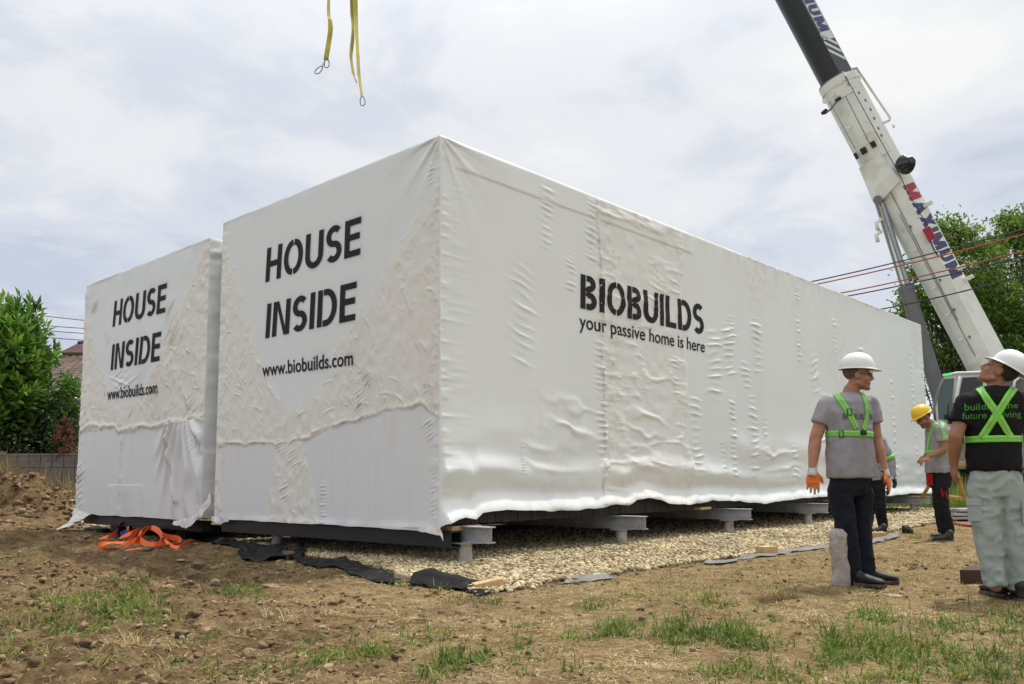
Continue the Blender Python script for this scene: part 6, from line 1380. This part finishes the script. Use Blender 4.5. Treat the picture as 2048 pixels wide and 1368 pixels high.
def finish(me, amp=0, sc=(9, 9, 9), seed=0, folds=0, fsc=(16, 16, 5)):
    v = verts_of(me); n = norms_of(me); h = np.zeros(len(v))
    if amp: h = h + amp * (vn3(v * np.array(sc), seed) + .5 * vn3(v * np.array(sc) * 2.1, seed + 1))
    if folds: h = h + folds * np.maximum(1 - 2.4 * np.abs(vn3(v * np.array(fsc) + .6 * vn3(v * 6, seed + 4)[:, None], seed + 3)), -.2)
    set_verts(me, v + n * h[:, None]); return me
class Wearer:
    """shirt surface that straps and lettering are laid onto"""
    def __init__(s, me): s.bvh = BVHTree.FromPolygons([tuple(v) for v in verts_of(me)], [tuple(p.vertices) for p in me.polygons])
    def cast(s, px, py, back=False, far=60):
        d = Vector(ray(px, py)).normalized(); o = Vector(EYE)
        if back: o = o + d * far; d = -d
        h = s.bvh.ray_cast(o, d); return (np.array(h[0]), np.array(h[1])) if h[0] is not None else None
    def strap(s, name, pts, width, parent, front=True, back=True, lift=.005):
        P, N = [], []
        t = np.linspace(0, 1, 34); pts = np.asarray(pts, float); cs = np.r_[0, np.cumsum(np.linalg.norm(np.diff(pts, axis=0), axis=1))]; cs /= cs[-1]
        xs, ys = np.interp(t, cs, pts[:, 0]), np.interp(t, cs, pts[:, 1])
        # smooth the corners of the path
        for _ in range(4): xs[1:-1] = (xs[:-2] + 2 * xs[1:-1] + xs[2:]) / 4; ys[1:-1] = (ys[:-2] + 2 * ys[1:-1] + ys[2:]) / 4
        fr_ = [s.cast(x, y) for x, y in zip(xs, ys)]; fr_ = [h for h in fr_ if h]
        seq = fr_
        if back:
            bk = [s.cast(x, y, True) for x, y in zip(xs, ys)]; bk = [h for h in bk if h]; seq = bk[::-1] + fr_
        if len(seq) < 4: return None
        P = np.array([h[0] for h in seq]); N = np.array([h[1] for h in seq])
        for _ in range(3): P[1:-1] = (P[:-2] + 2 * P[1:-1] + P[2:]) / 4; N[1:-1] = (N[:-2] + 2 * N[1:-1] + N[2:]) / 4
        N /= np.linalg.norm(N, axis=1, keepdims=True) + 1e-9
        T = np.gradient(P, axis=0); Sd = np.cross(T, N); Sd /= np.linalg.norm(Sd, axis=1, keepdims=True) + 1e-9
        V, A = [], []
        for k, q in enumerate((-1, -.5, 0, .5, 1)):
            Q = P + Sd * width / 2 * q
            for i in range(len(Q)):
                h = s.bvh.find_nearest(Vector(Q[i])); V.append(np.array(h[0]) + N[i] * lift if h[0] is not None and h[3] < .05 else Q[i] + N[i] * lift); A.append((q + 1) / 2)
        o = mk(name, V, grid_faces(5, len(P)), NEON, parent, True, {'across': np.array(A)}); m = o.modifiers.new('thick', 'SOLIDIFY'); m.thickness = .003; m.offset = 0; return o
    def belt(s, name, center, nrm_up, width, parent, lift=.006):
        """closed band round the trunk in the plane through center with normal nrm_up"""
        u = nrm(nrm_up); a = nrm(np.cross(u, [0.3, 1, 0])); b = np.cross(u, a); P, N = [], []
        for th in np.linspace(0, 2 * np.pi, 73)[:-1]:
            d = a * math.cos(th) + b * math.sin(th); h = s.bvh.ray_cast(Vector(center), Vector(d), .34)
            if h[0] is None: P.append(center + d * .16)
            else: P.append(np.array(h[0]))
            N.append(d)
        P = np.array(P); r = np.linalg.norm(P - center, axis=1); r = np.minimum(r, np.median(r) * 1.30)
        for _ in range(3): r = (np.roll(r, 1) + 2 * r + np.roll(r, -1)) / 4
        P = center + np.array(N) * (r + lift)[:, None]; V, A = [], []
        for q in (-1, -.5, 0, .5, 1): V += list(P + u * width / 2 * q); A += [(q + 1) / 2] * len(P)
        n = len(P); Fc = [(k * n + i, k * n + (i + 1) % n, (k + 1) * n + (i + 1) % n, (k + 1) * n + i) for k in range(4) for i in range(n)]
        o = mk(name, V, Fc, NEON, parent, True, {'across': np.array(A)}); m = o.modifiers.new('thick', 'SOLIDIFY'); m.thickness = .003; m.offset = 0; return o
    def text(s, name, T, quad, mat, parent, nx=24, ny=3, lift=.0035):
        V, Fc = cut2(*T, nx, ny); st = quad_map(V, quad); P = []
        last = None
        for (x, y), z in zip(st, V[:, 2]):
            h = s.cast(x, y)
            if h: last = h[0] + h[1] * (lift + z * .5)
            P.append(last if last is not None else AT(x, y, 6))
        return mk(name, P, Fc, mat, parent, False)
def shoe(parent, heel, toe, ankle, sc=1.0, label=None):
    """heel and toe on the ground"""
    heel, toe = np.asarray(heel, float), np.asarray(toe, float); d = nrm(toe - heel); L = np.linalg.norm(toe - heel); s = np.cross([0, 0, 1.0], d); z = np.array([0, 0, 1.0]); m = MB()
    prof = [(0, .030, .060), (.06, .036, .075), (.25, .038, .078), (.42, .040, .066), (.60, .047, .050), (.78, .049, .040), (.92, .040, .032), (1.0, .020, .022)]
    m.loft([(heel + d * L * t + z * (.022 + h * .55), s * w * sc, z * h * .62) for t, w, h in prof], 22, 2.5); m.capsule(heel + d * .07 + z * .07, .046 * sc, np.asarray(ankle) + z * .02, .048 * sc)
    me = m.remesh(.009, 3); finish(me, .002, (30, 30, 30), 4); v = verts_of(me); v[:, 2] = np.maximum(v[:, 2], heel[2] + .018); set_verts(me, v); o = link('shoe', me, SHOE, parent)
    q = []
    for t, w, h in prof: q.append(heel + d * (L * t * 1.02 - .004) + s * (w + .003) * sc)
    for t, w, h in prof[::-1]: q.append(heel + d * (L * t * 1.02 - .004) - s * (w + .003) * sc)
    MB().prism([p - z * .004 for p in q], (0, 0, .026)).build('sole', SOLE, o, bevel=.005); return o
def person(sp):
    Yp = sp['Y']; J = lambda px, py, dd=0: AT(px, py, Yp + dd); M_ = Yp / FPX; f = nrm([*sp['face'], 0]); lv = np.array([-f[1], f[0], 0]); ratio = sp.get('ratio', .68)
    k = math.hypot(lv[0], ratio * f[0])
    secs = []
    for px, py, hw, *dd in sp['torso']: a = hw * M_ / k; secs.append((J(px, py, dd[0] if dd else 0), lv * a, f * a * ratio))
    body, shirt, trs = MB(), MB(), MB()
    shirt.loft(secs, 30, 2.25); body.loft([(c, a * .86, b * .86) for c, a, b in secs], 24, 2.2)
    for arm in sp['arms']:
        p = [J(*q) for q in arm['pts']]; sh, el, wr = p[0], p[1], p[2]; r = arm.get('r', (.055, .045, .030))
        body.capsule(sh, r[0], el, r[1]); body.capsule(el, r[1] * .98, el + (wr - el) * .35, r[1] * 1.02); body.capsule(el + (wr - el) * .35, r[1] * 1.02, wr, r[2])
        e_ = arm.get('sleeve', .55); en = sh + (el - sh) * e_; shirt.capsule(sh, arm.get('rs', .078), sh + (en - sh) * .2, arm.get('rs', .078)); shirt.tube([sh, sh + (en - sh) * .5, en], [arm.get('rs', .078), arm.get('rs', .078) * 1.0, arm.get('rs', .078) * arm.get('flare', 1.06)], 20)
        if arm.get('long'): shirt.tube([en, el, wr], [.072, .062, .046], 16); shirt.capsule(el, .062, el, .062)
        if arm.get('bare'): hand_parts(body, wr, arm['d'], arm['n'], arm['s'], 1.0, arm.get('curl', .4))
        else: body.capsule(wr, .026, wr + nrm(arm['d']) * .06, .026)
    C = J(*sp['head']); H, hl, hf, hu = head_parts(body, C, sp['hf'], sp['hu'], sp.get('hs', 1.0)); nb = J(*sp['neck']); body.capsule(H(0, -.022, -.065), .052, nb, .064); body.capsule(nb, .064, nb - [0, 0, .07], .08)
    for leg in sp['legs']:
        p = [J(*q) for q in leg['pts']]; rr = leg['r']; trs.capsule(p[0], rr[0], p[0] + (p[1] - p[0]) * .15, rr[0]); q = [p[0] + (p[1] - p[0]) * t for t in (0, .35, .7, 1)] + [p[1] + (p[2] - p[1]) * t for t in (.3, .6, 1)]
        R_ = list(np.interp([0, .35, .7, 1], [0, 1], [rr[0], rr[1]])) + list(np.interp([.3, .6, 1], [0, 1], [rr[1], rr[2]])); trs.tube(q, R_, 22); body.capsule(p[0], rr[0] * .7, p[1], rr[1] * .7); body.capsule(p[1], rr[1] * .7, p[2], rr[2] * .6)
        body.capsule(p[2], .04, p[2] - [0, 0, .005], .035)
    pel = []
    for px, py, hw, *dd in sp['pelvis']: a = hw * M_ / k; pel.append((J(px, py, dd[0] if dd else 0), lv * a, f * a * ratio))
    trs.loft(pel, 28, 2.2)
    me = body.remesh(.0055, 3); v = verts_of(me)
    loc = np.stack([(v - C) @ hl, (v - C) @ hf, (v - C) @ hu], 1); stb = sstep(-.035, -.06, loc[:, 2]) * sstep(-.14, -.11, loc[:, 2]) * sstep(.0, .04, loc[:, 1]) * sp.get('stubble', .4)
    setattr_pt(me, 'stubble', stb); me.name = 'person'; root = link('person', me, sp.get('skin', SKIN)); props(root, sp['label'], 'person', 'construction workers')
    sm = shirt.remesh(.010, 4); finish(sm, .004, (7, 7, 5), sp['seed'], .0075, (13, 13, 7)); sh_o = link('t_shirt', sm, sp['shirt'], root)
    # neckband
    c, a, b = secs[0]
    tm = trs.remesh(.010, 4); finish(tm, .005, (6, 6, 4), sp['seed'] + 9, sp.get('fold', .007), (15, 15, 12)); tr_o = link('trousers', tm, sp['pants'], root)
    for i, (hl_, toe) in enumerate(sp['shoes']):
        a_ = J(*sp['legs'][i]['pts'][2]); hp, tp = on_ground(*hl_), on_ground(*toe)
        if 'toe_depth' in sp: td = sp['toe_depth'][i]; hp = hp - td * sp.get('heel_back', .0); tp = hp + td
        zz = min(hp[2], tp[2]) - .004; hp[2] = tp[2] = zz; shoe(root, hp, tp, [hp[0] + (tp - hp)[0] * .13, hp[1] + (tp - hp)[1] * .13, zz + .085])
    helmet('hard_hat', C + hf * sp.get('hat_back', 0) + hu * sp.get('hat_up', 0), nrm(sp.get('hatf', sp['hf'])), sp['hu'], sp['hat'], root, sp.get('hs', 1.0))
    # hair below the helmet
    hm = MB(); hm.ell(H(0, -.026, .036), hl * .079 * sp.get('hs', 1), hf * .094 * sp.get('hs', 1), hu * .080 * sp.get('hs', 1), 28, 20); hv = np.array(hm.v); l3 = np.stack([(hv - C) @ hl, (hv - C) @ hf, (hv - C) @ hu], 1)
    keep = (l3[:, 2] > -.038) & ((l3[:, 1] < .012) | (l3[:, 2] > .07)); idx = -np.ones(len(hv), int); idx[keep] = np.arange(keep.sum()); Fh = [tuple(idx[i] for i in q) for q in hm.f if all(keep[i] for i in q)]
    mk('hair', hv[keep], Fh, sp.get('hair', HAIR), root, True)
    for x in (-1, 1):
        MB().ell(H(.031 * x, .074, .004), hl * .013, hf * .012, hu * .010, 12, 8).build('eye', pmat('eye', (.55, .52, .48), .2) if False else LENS, root, True)
    if sp.get('glasses'):
        g_ = thing_part = MB()
        for x in (-1, 1):
            g_.tube([H(.030 * x + .028 * math.cos(t), .102 - .10 * (.030 * x + .028 * math.cos(t)) ** 2 * 20 * .1, .006 + .017 * math.sin(t)) for t in np.linspace(0, 2 * np.pi, 17)], .0022, 6, False); g_.tube([H(.058 * x, .096, .012), H(.074 * x, .06, .012), H(.081 * x, -.005, .010)], .0026, 6)
        g_.tube([H(-.004, .104, .008), H(.004, .104, .008)], .002, 6); gg = g_.build('safety_glasses', LENS, root, True)
        for x in (-1, 1): MB().ell(H(.030 * x, .101, .006), hl * .027, hf * .0015, hu * .016, 16, 6).build('lens', LENSC, gg, True)
    return root, sh_o, Wearer(sm), J, H, tr_o
def glove(parent, W, d, n, s, mat, zone, wrist_from, sc=1.05, curl=.35, label=None):
    m = MB(); hand_parts(m, W, d, n, s, sc, curl, 1.22); me = m.remesh(.0042, 2); v = verts_of(me); dl = (v - W) @ nrm(d); sl_ = (v - W) @ nrm(n)
    setattr_pt(me, 'zone', sstep(.125, .14, dl) if zone == 'tip' else sstep(-.004, .010, sl_)); o = link('glove', me, mat, parent)
    w0 = np.asarray(wrist_from); c = MB(); q = [W + nrm(w0 - W) * t for t in (-.045, -.015, .03, .07)]; c.tube(q, [.041, .036, .035, .038], 20, False); cf = c.build('cuff', CUFF, o, True); m_ = cf.modifiers.new('thick', 'SOLIDIFY'); m_.thickness = .004
    if label: o['label'] = label
    return o

# --- white helmet, grey T-shirt, looking to the right
X1 = np.array([1.0, 0, 0]); Z1_ = np.array([0, 0, 1.0]); Yv = np.array([0, 1.0, 0])
P1_, sh1, w1_, J1, H1, tr1 = person(dict(Y=6.87, face=(.45, -.89), seed=3, label='man in white helmet and grey T-shirt with green harness, turning his head to the right', shirt=TEE, pants=NAVYT, hat=HATW, stubble=.45, glasses=True, hair=HAIRS,
    torso=[(1701, 786, 20, .03), (1699, 793, 36, .02), (1697, 804, 47, .01), (1696, 828, 49), (1697, 856, 47), (1699, 885, 48), (1701, 915, 50), (1702, 940, 50), (1703, 956, 49)],
    arms=[dict(pts=[(1654, 810, -.02), (1631, 876, -.02), (1625, 934, -.06)], r=(.058, .049, .033), rs=.074, sleeve=.58, d=(-.04, -.02, -1), n=(0, 1, 0), s=(1, 0, 0)), dict(pts=[(1741, 808, .10), (1752, 878, .10), (1768, 937, .02)], r=(.058, .047, .032), rs=.070, sleeve=.55, d=(.25, -.1, -1), n=(-1, 0, 0), s=(.3, -1, 0))],
    head=(1716, 751, -.02), hf=(.955, -.27, -.04), hu=(0, 0, 1), neck=(1702, 783, .02),
    pelvis=[(1702, 940, 38), (1701, 960, 43), (1698, 978, 43), (1696, 992, 36)],
    legs=[dict(pts=[(1681, 985, -.03), (1692, 1062, -.05), (1709, 1168, -.02)], r=(.098, .079, .066)), dict(pts=[(1721, 985, .06), (1722, 1062, .05), (1735, 1160, .02)], r=(.096, .076, .066))],
    shoes=[((1701, 1168), (1741, 1184)), ((1722, 1163), (1771, 1170))], toe_depth=[np.array([.19, -.20, 0]), np.array([.265, -.09, 0])]))
glove(P1_, J1(1625, 942, -.06), (-.02, -.02, -1), (.1, 1, 0), (1, .1, 0), GLOVE, 'tip', J1(1630, 890, -.02), 1.05, .25, 'orange glove with grey fingertips and white cuff')
glove(P1_, J1(1769, 944, .02), (.28, -.1, -1), (-.75, .5, -.2), (.5, -.8, 0), GLOVE2, 'palm', J1(1755, 890, .08), 1.08, .55, 'orange glove with a black palm')
w1_.strap('harness_strap', [(1666, 781), (1674, 789), (1685, 806), (1700, 830), (1713, 858)], .046, P1_); w1_.strap('harness_strap', [(1723, 784), (1729, 796), (1733, 812), (1733, 836), (1726, 860)], .046, P1_)
w1_.belt('harness_belt', J1(1699, 869, 0), (.02, 0, 1), .044, P1_)
h = w1_.cast(1724, 866)
if h: MB().box(h[0] + h[1] * .014, (.026, 0, 0), (0, .010, 0), (0, 0, .018)).build('buckle', LACE, P1_, bevel=.005)
for px, py in ((1682, 868), (1698, 824)):
    h = w1_.cast(px, py)
    if h: MB().tube([h[0] + h[1] * .011 + np.array([a * .017, 0, b * .026]) for a, b in ((-1, -1), (1, -1), (1, 1), (-1, 1), (-1, -1))], .0035, 6).build('strap_slider', LACE, P1_, True)
TEXTD = pmat('dark_print', (.055, .05, .06), .8); w1_.text('lettering', fonttext('BIOBUILDS', .004), [(1686, 839), (1744, 839), (1744, 828), (1686, 827)], TEXTD, sh1, 30, 3)['label'] = 'dark printed company name on the chest'
o = MB().tube([J1(1702 + 36 * math.cos(t) * .58, 787 + 3.0 * math.sin(t), .03 - .10 * math.sin(t)) for t in np.linspace(0, 2 * np.pi, 25)], .008, 8, False).build('neckband', TEE, sh1, True)
set_base(P1_)

# --- pale green trousers, seen from behind, looking up to the left
P3_, sh3, w3_, J3, H3, tr3 = person(dict(Y=6.12, face=(-.05, .998), seed=13, label='man seen from behind in black T-shirt and pale green trousers, helmet tipped back', shirt=TEEB, pants=PALE, hat=HATW, skin=SKIN2, stubble=.2, fold=.012, heel_back=.42, hat_back=-.042, hat_up=.006,
    torso=[(1990, 772, 24), (1989, 782, 44), (1988, 796, 57), (1987, 822, 58), (1986, 850, 55), (1986, 880, 52), (1987, 905, 51), (1988, 926, 52), (1989, 942, 51)],
    arms=[dict(pts=[(1934, 806, .0), (1911, 872, -.02), (1907, 926, .10)], r=(.056, .047, .032), rs=.074, sleeve=.62, bare=True, d=(.12, .25, -1), n=(1, 0, 0), s=(0, 1, 0), curl=.6), dict(pts=[(2040, 804, .0), (2062, 872, -.02), (2064, 930, .08)], r=(.056, .047, .032), rs=.074, sleeve=.62, bare=True, d=(.0, .2, -1), n=(-1, 0, 0), s=(0, 1, 0), curl=.5)],
    head=(1997, 744, -.02), hf=(-.66, .42, .60), hu=(.55, -.25, .78), neck=(1993, 775, .0),
    pelvis=[(1988, 922, 40), (1988, 938, 45), (1990, 955, 48), (1993, 975, 47), (1996, 992, 40)],
    legs=[dict(pts=[(1967, 976, 0), (1975, 1060, .02), (1991, 1172, .0)], r=(.100, .094, .070)), dict(pts=[(2017, 976, 0), (2031, 1060, -.03), (2039, 1178, .0)], r=(.100, .094, .072))],
    shoes=[((1992, 1189), (1990, 1168)), ((2040, 1199), (2050, 1176))], toe_depth=[np.array([-.03, .26, 0]), np.array([.08, .255, 0])]))
w3_.strap('harness_strap', [(2030, 774), (2022, 784), (1995, 826), (1962, 877)], .050, P3_); w3_.strap('harness_strap', [(1955, 772), (1961, 780), (1990, 822), (2023, 877)], .050, P3_)
w3_.belt('harness_belt', J3(1987, 879, 0), (0, 0, 1), .046, P3_)
GREENP = pmat('green_print', (.05, .22, .018), .8, var=.4, vscale=60)
w3_.text('lettering', fonttext('building the', .006), [(1929, 826), (2036, 820), (2036, 804), (1929, 808)], GREENP, sh3, 30, 3)['label'] = 'green printed first line on the back'; w3_.text('lettering', fonttext('future of living', .006), [(1924, 843), (2042, 838), (2042, 821), (1924, 825)], GREENP, sh3, 30, 3)['label'] = 'green printed second line on the back'
# cargo pockets
for (px, py), sx in (((1951, 1022), -1), ((2052, 1025), 1)):
    hb = BVHTree.FromPolygons([tuple(v) for v in verts_of(tr3.data)], [tuple(p.vertices) for p in tr3.data.polygons]); d = Vector(ray(px, py)).normalized(); h = hb.ray_cast(Vector(EYE), d)
    if h[0] is not None:
        c = np.array(h[0]); n_ = nrm(np.array([.75 * sx, -.66, 0])); s_ = nrm(np.cross([0, 0, 1], n_)); u_ = np.array([0, 0, 1.0]); MB().box(c, s_ * .050, u_ * .075, n_ * .016).build('cargo_pocket', PALE, tr3, bevel=.008); MB().box(c + u_ * .062 + n_ * .005, s_ * .053, u_ * .026, n_ * .016).build('pocket_flap', PALE, tr3, bevel=.006)
set_base(P3_)

# --- yellow helmet, side view
P2_, sh2, w2_, J2, H2, tr2 = person(dict(Y=11.4, face=(-.99, -.12), seed=23, ratio=.72, label='man in yellow helmet and grey T-shirt seen from the side, head bent down', shirt=TEE, pants=WORK, hat=HATY, skin=SKIN2, stubble=1.0, glasses=True,
    torso=[(1868, 843, 10), (1872, 850, 16), (1876, 862, 20), (1877, 880, 21), (1876, 900, 20), (1876, 920, 20), (1876, 946, 20)],
    arms=[dict(pts=[(1881, 860, -.17), (1889, 898, -.20), (1856, 914, -.20)], r=(.054, .045, .030), rs=.075, sleeve=.60, bare=True, d=(-1, -.1, -.55), n=(0, .5, -1), s=(-.3, -1, .2), curl=.9), dict(pts=[(1876, 860, .20), (1874, 898, .24), (1850, 912, .10)], r=(.054, .045, .030), rs=.075, sleeve=.60, bare=True, d=(-1, -.3, -.4), n=(0, -.5, -1), s=(-.3, 1, .2), curl=.9)],
    head=(1847, 836, 0), hf=(-.87, -.12, -.46), hu=(-.46, 0, .87), neck=(1865, 849, 0),
    pelvis=[(1877, 940, 19), (1878, 952, 20), (1879, 965, 19), (1880, 975, 16)],
    legs=[dict(pts=[(1879, 965, -.09), (1884, 1012, -.10), (1896, 1066, -.08)], r=(.102, .085, .080)), dict(pts=[(1880, 965, .09), (1880, 1012, .08), (1889, 1064, .10)], r=(.100, .082, .076))],
    shoes=[((1906, 1082), (1866, 1082)), ((1900, 1075), (1860, 1075))], toe_depth=[np.array([-.29, -.05, 0]), np.array([-.29, -.06, 0])]))
w2_.strap('harness_strap', [(1873, 846), (1868, 853), (1861, 868), (1857, 886), (1855, 903)], .044, P2_, True, False); w2_.strap('harness_strap', [(1884, 851), (1888, 870), (1890, 890), (1890, 902)], .044, P2_, True, True)
w2_.belt('harness_belt', J2(1876, 903, 0), (-.05, 0, 1), .042, P2_)
REDC = cloth_mat('red_cloth', (.30, .012, .015)); MB().box(J2(1859, 960, -.06), (.012, .05, 0), (-.02, .03, 0), (0, 0, .075)).build('tool_pouch', REDC, P2_, bevel=.006)
for px, py in ((1884, 985), (1893, 990)): MB().box(J2(px, py, -.185), (.012, 0, .004), (0, .006, 0), (-.01, 0, .05)).build('red_piping', REDC, tr2, bevel=.002)
set_base(P2_)

# --- mostly hidden behind the first man
P4_, sh4, w4_, J4, H4, tr4 = person(dict(Y=13.0, face=(-.93, -.36), seed=33, ratio=.72, label='worker half hidden behind the man in the grey T-shirt, only arm and leg in view', shirt=TEE, pants=WORK, hat=HATW, skin=SKIN2,
    torso=[(1736, 862, 9), (1742, 868, 16), (1747, 880, 20), (1749, 900, 20), (1749, 920, 19), (1748, 945, 18), (1747, 960, 18)],
    arms=[dict(pts=[(1762, 884, -.12), (1782, 922, -.16), (1786, 952, -.24)], r=(.054, .045, .032), rs=.075, sleeve=.55, long=True, d=(.1, -.3, -1), n=(-1, 0, 0), s=(0, -1, 0)), dict(pts=[(1738, 880, .16), (1730, 915, .18), (1722, 945, .1)], r=(.054, .045, .03), rs=.075, sleeve=.55, long=True, bare=True, d=(-.2, -.2, -1), n=(-1, 0, 0), s=(0, -1, 0))],
    head=(1722, 858, 0), hf=(-.85, -.3, -.45), hu=(-.45, 0, .88), neck=(1733, 866, 0),
    pelvis=[(1748, 952, 18), (1749, 962, 18), (1750, 972, 17), (1751, 980, 14)],
    legs=[dict(pts=[(1756, 975, -.08), (1761, 1014, -.10), (1766, 1054, -.06)], r=(.098, .080, .070)), dict(pts=[(1744, 975, .1), (1738, 1014, .1), (1736, 1052, .12)], r=(.098, .08, .07))],
    shoes=[((1773, 1067), (1740, 1069)), ((1742, 1060), (1712, 1062))], toe_depth=[np.array([-.285, -.04, 0]), np.array([-.28, -.05, 0])]))
glove(P4_, J4(1787, 954, -.25), (.05, -.3, -1), (-1, 0, 0), (0, -1, 0), LACE, 'palm', J4(1782, 925, -.18), 1.05, .5)
q = [J4(1768, 905, -.16), J4(1778, 916, -.2)]; a_, b_ = J4(1762, 884, -.12), J4(1782, 922, -.16); d_ = nrm(b_ - a_)
m = MB().tube([a_ + d_ * .23, a_ + d_ * .29], .083, 20, False); o = m.build('arm_band', NEON, sh4, True); setattr_pt(o.data, 'across', np.repeat([0., 1.], 20)); o.modifiers.new('thick', 'SOLIDIFY').thickness = .003
set_base(P4_)
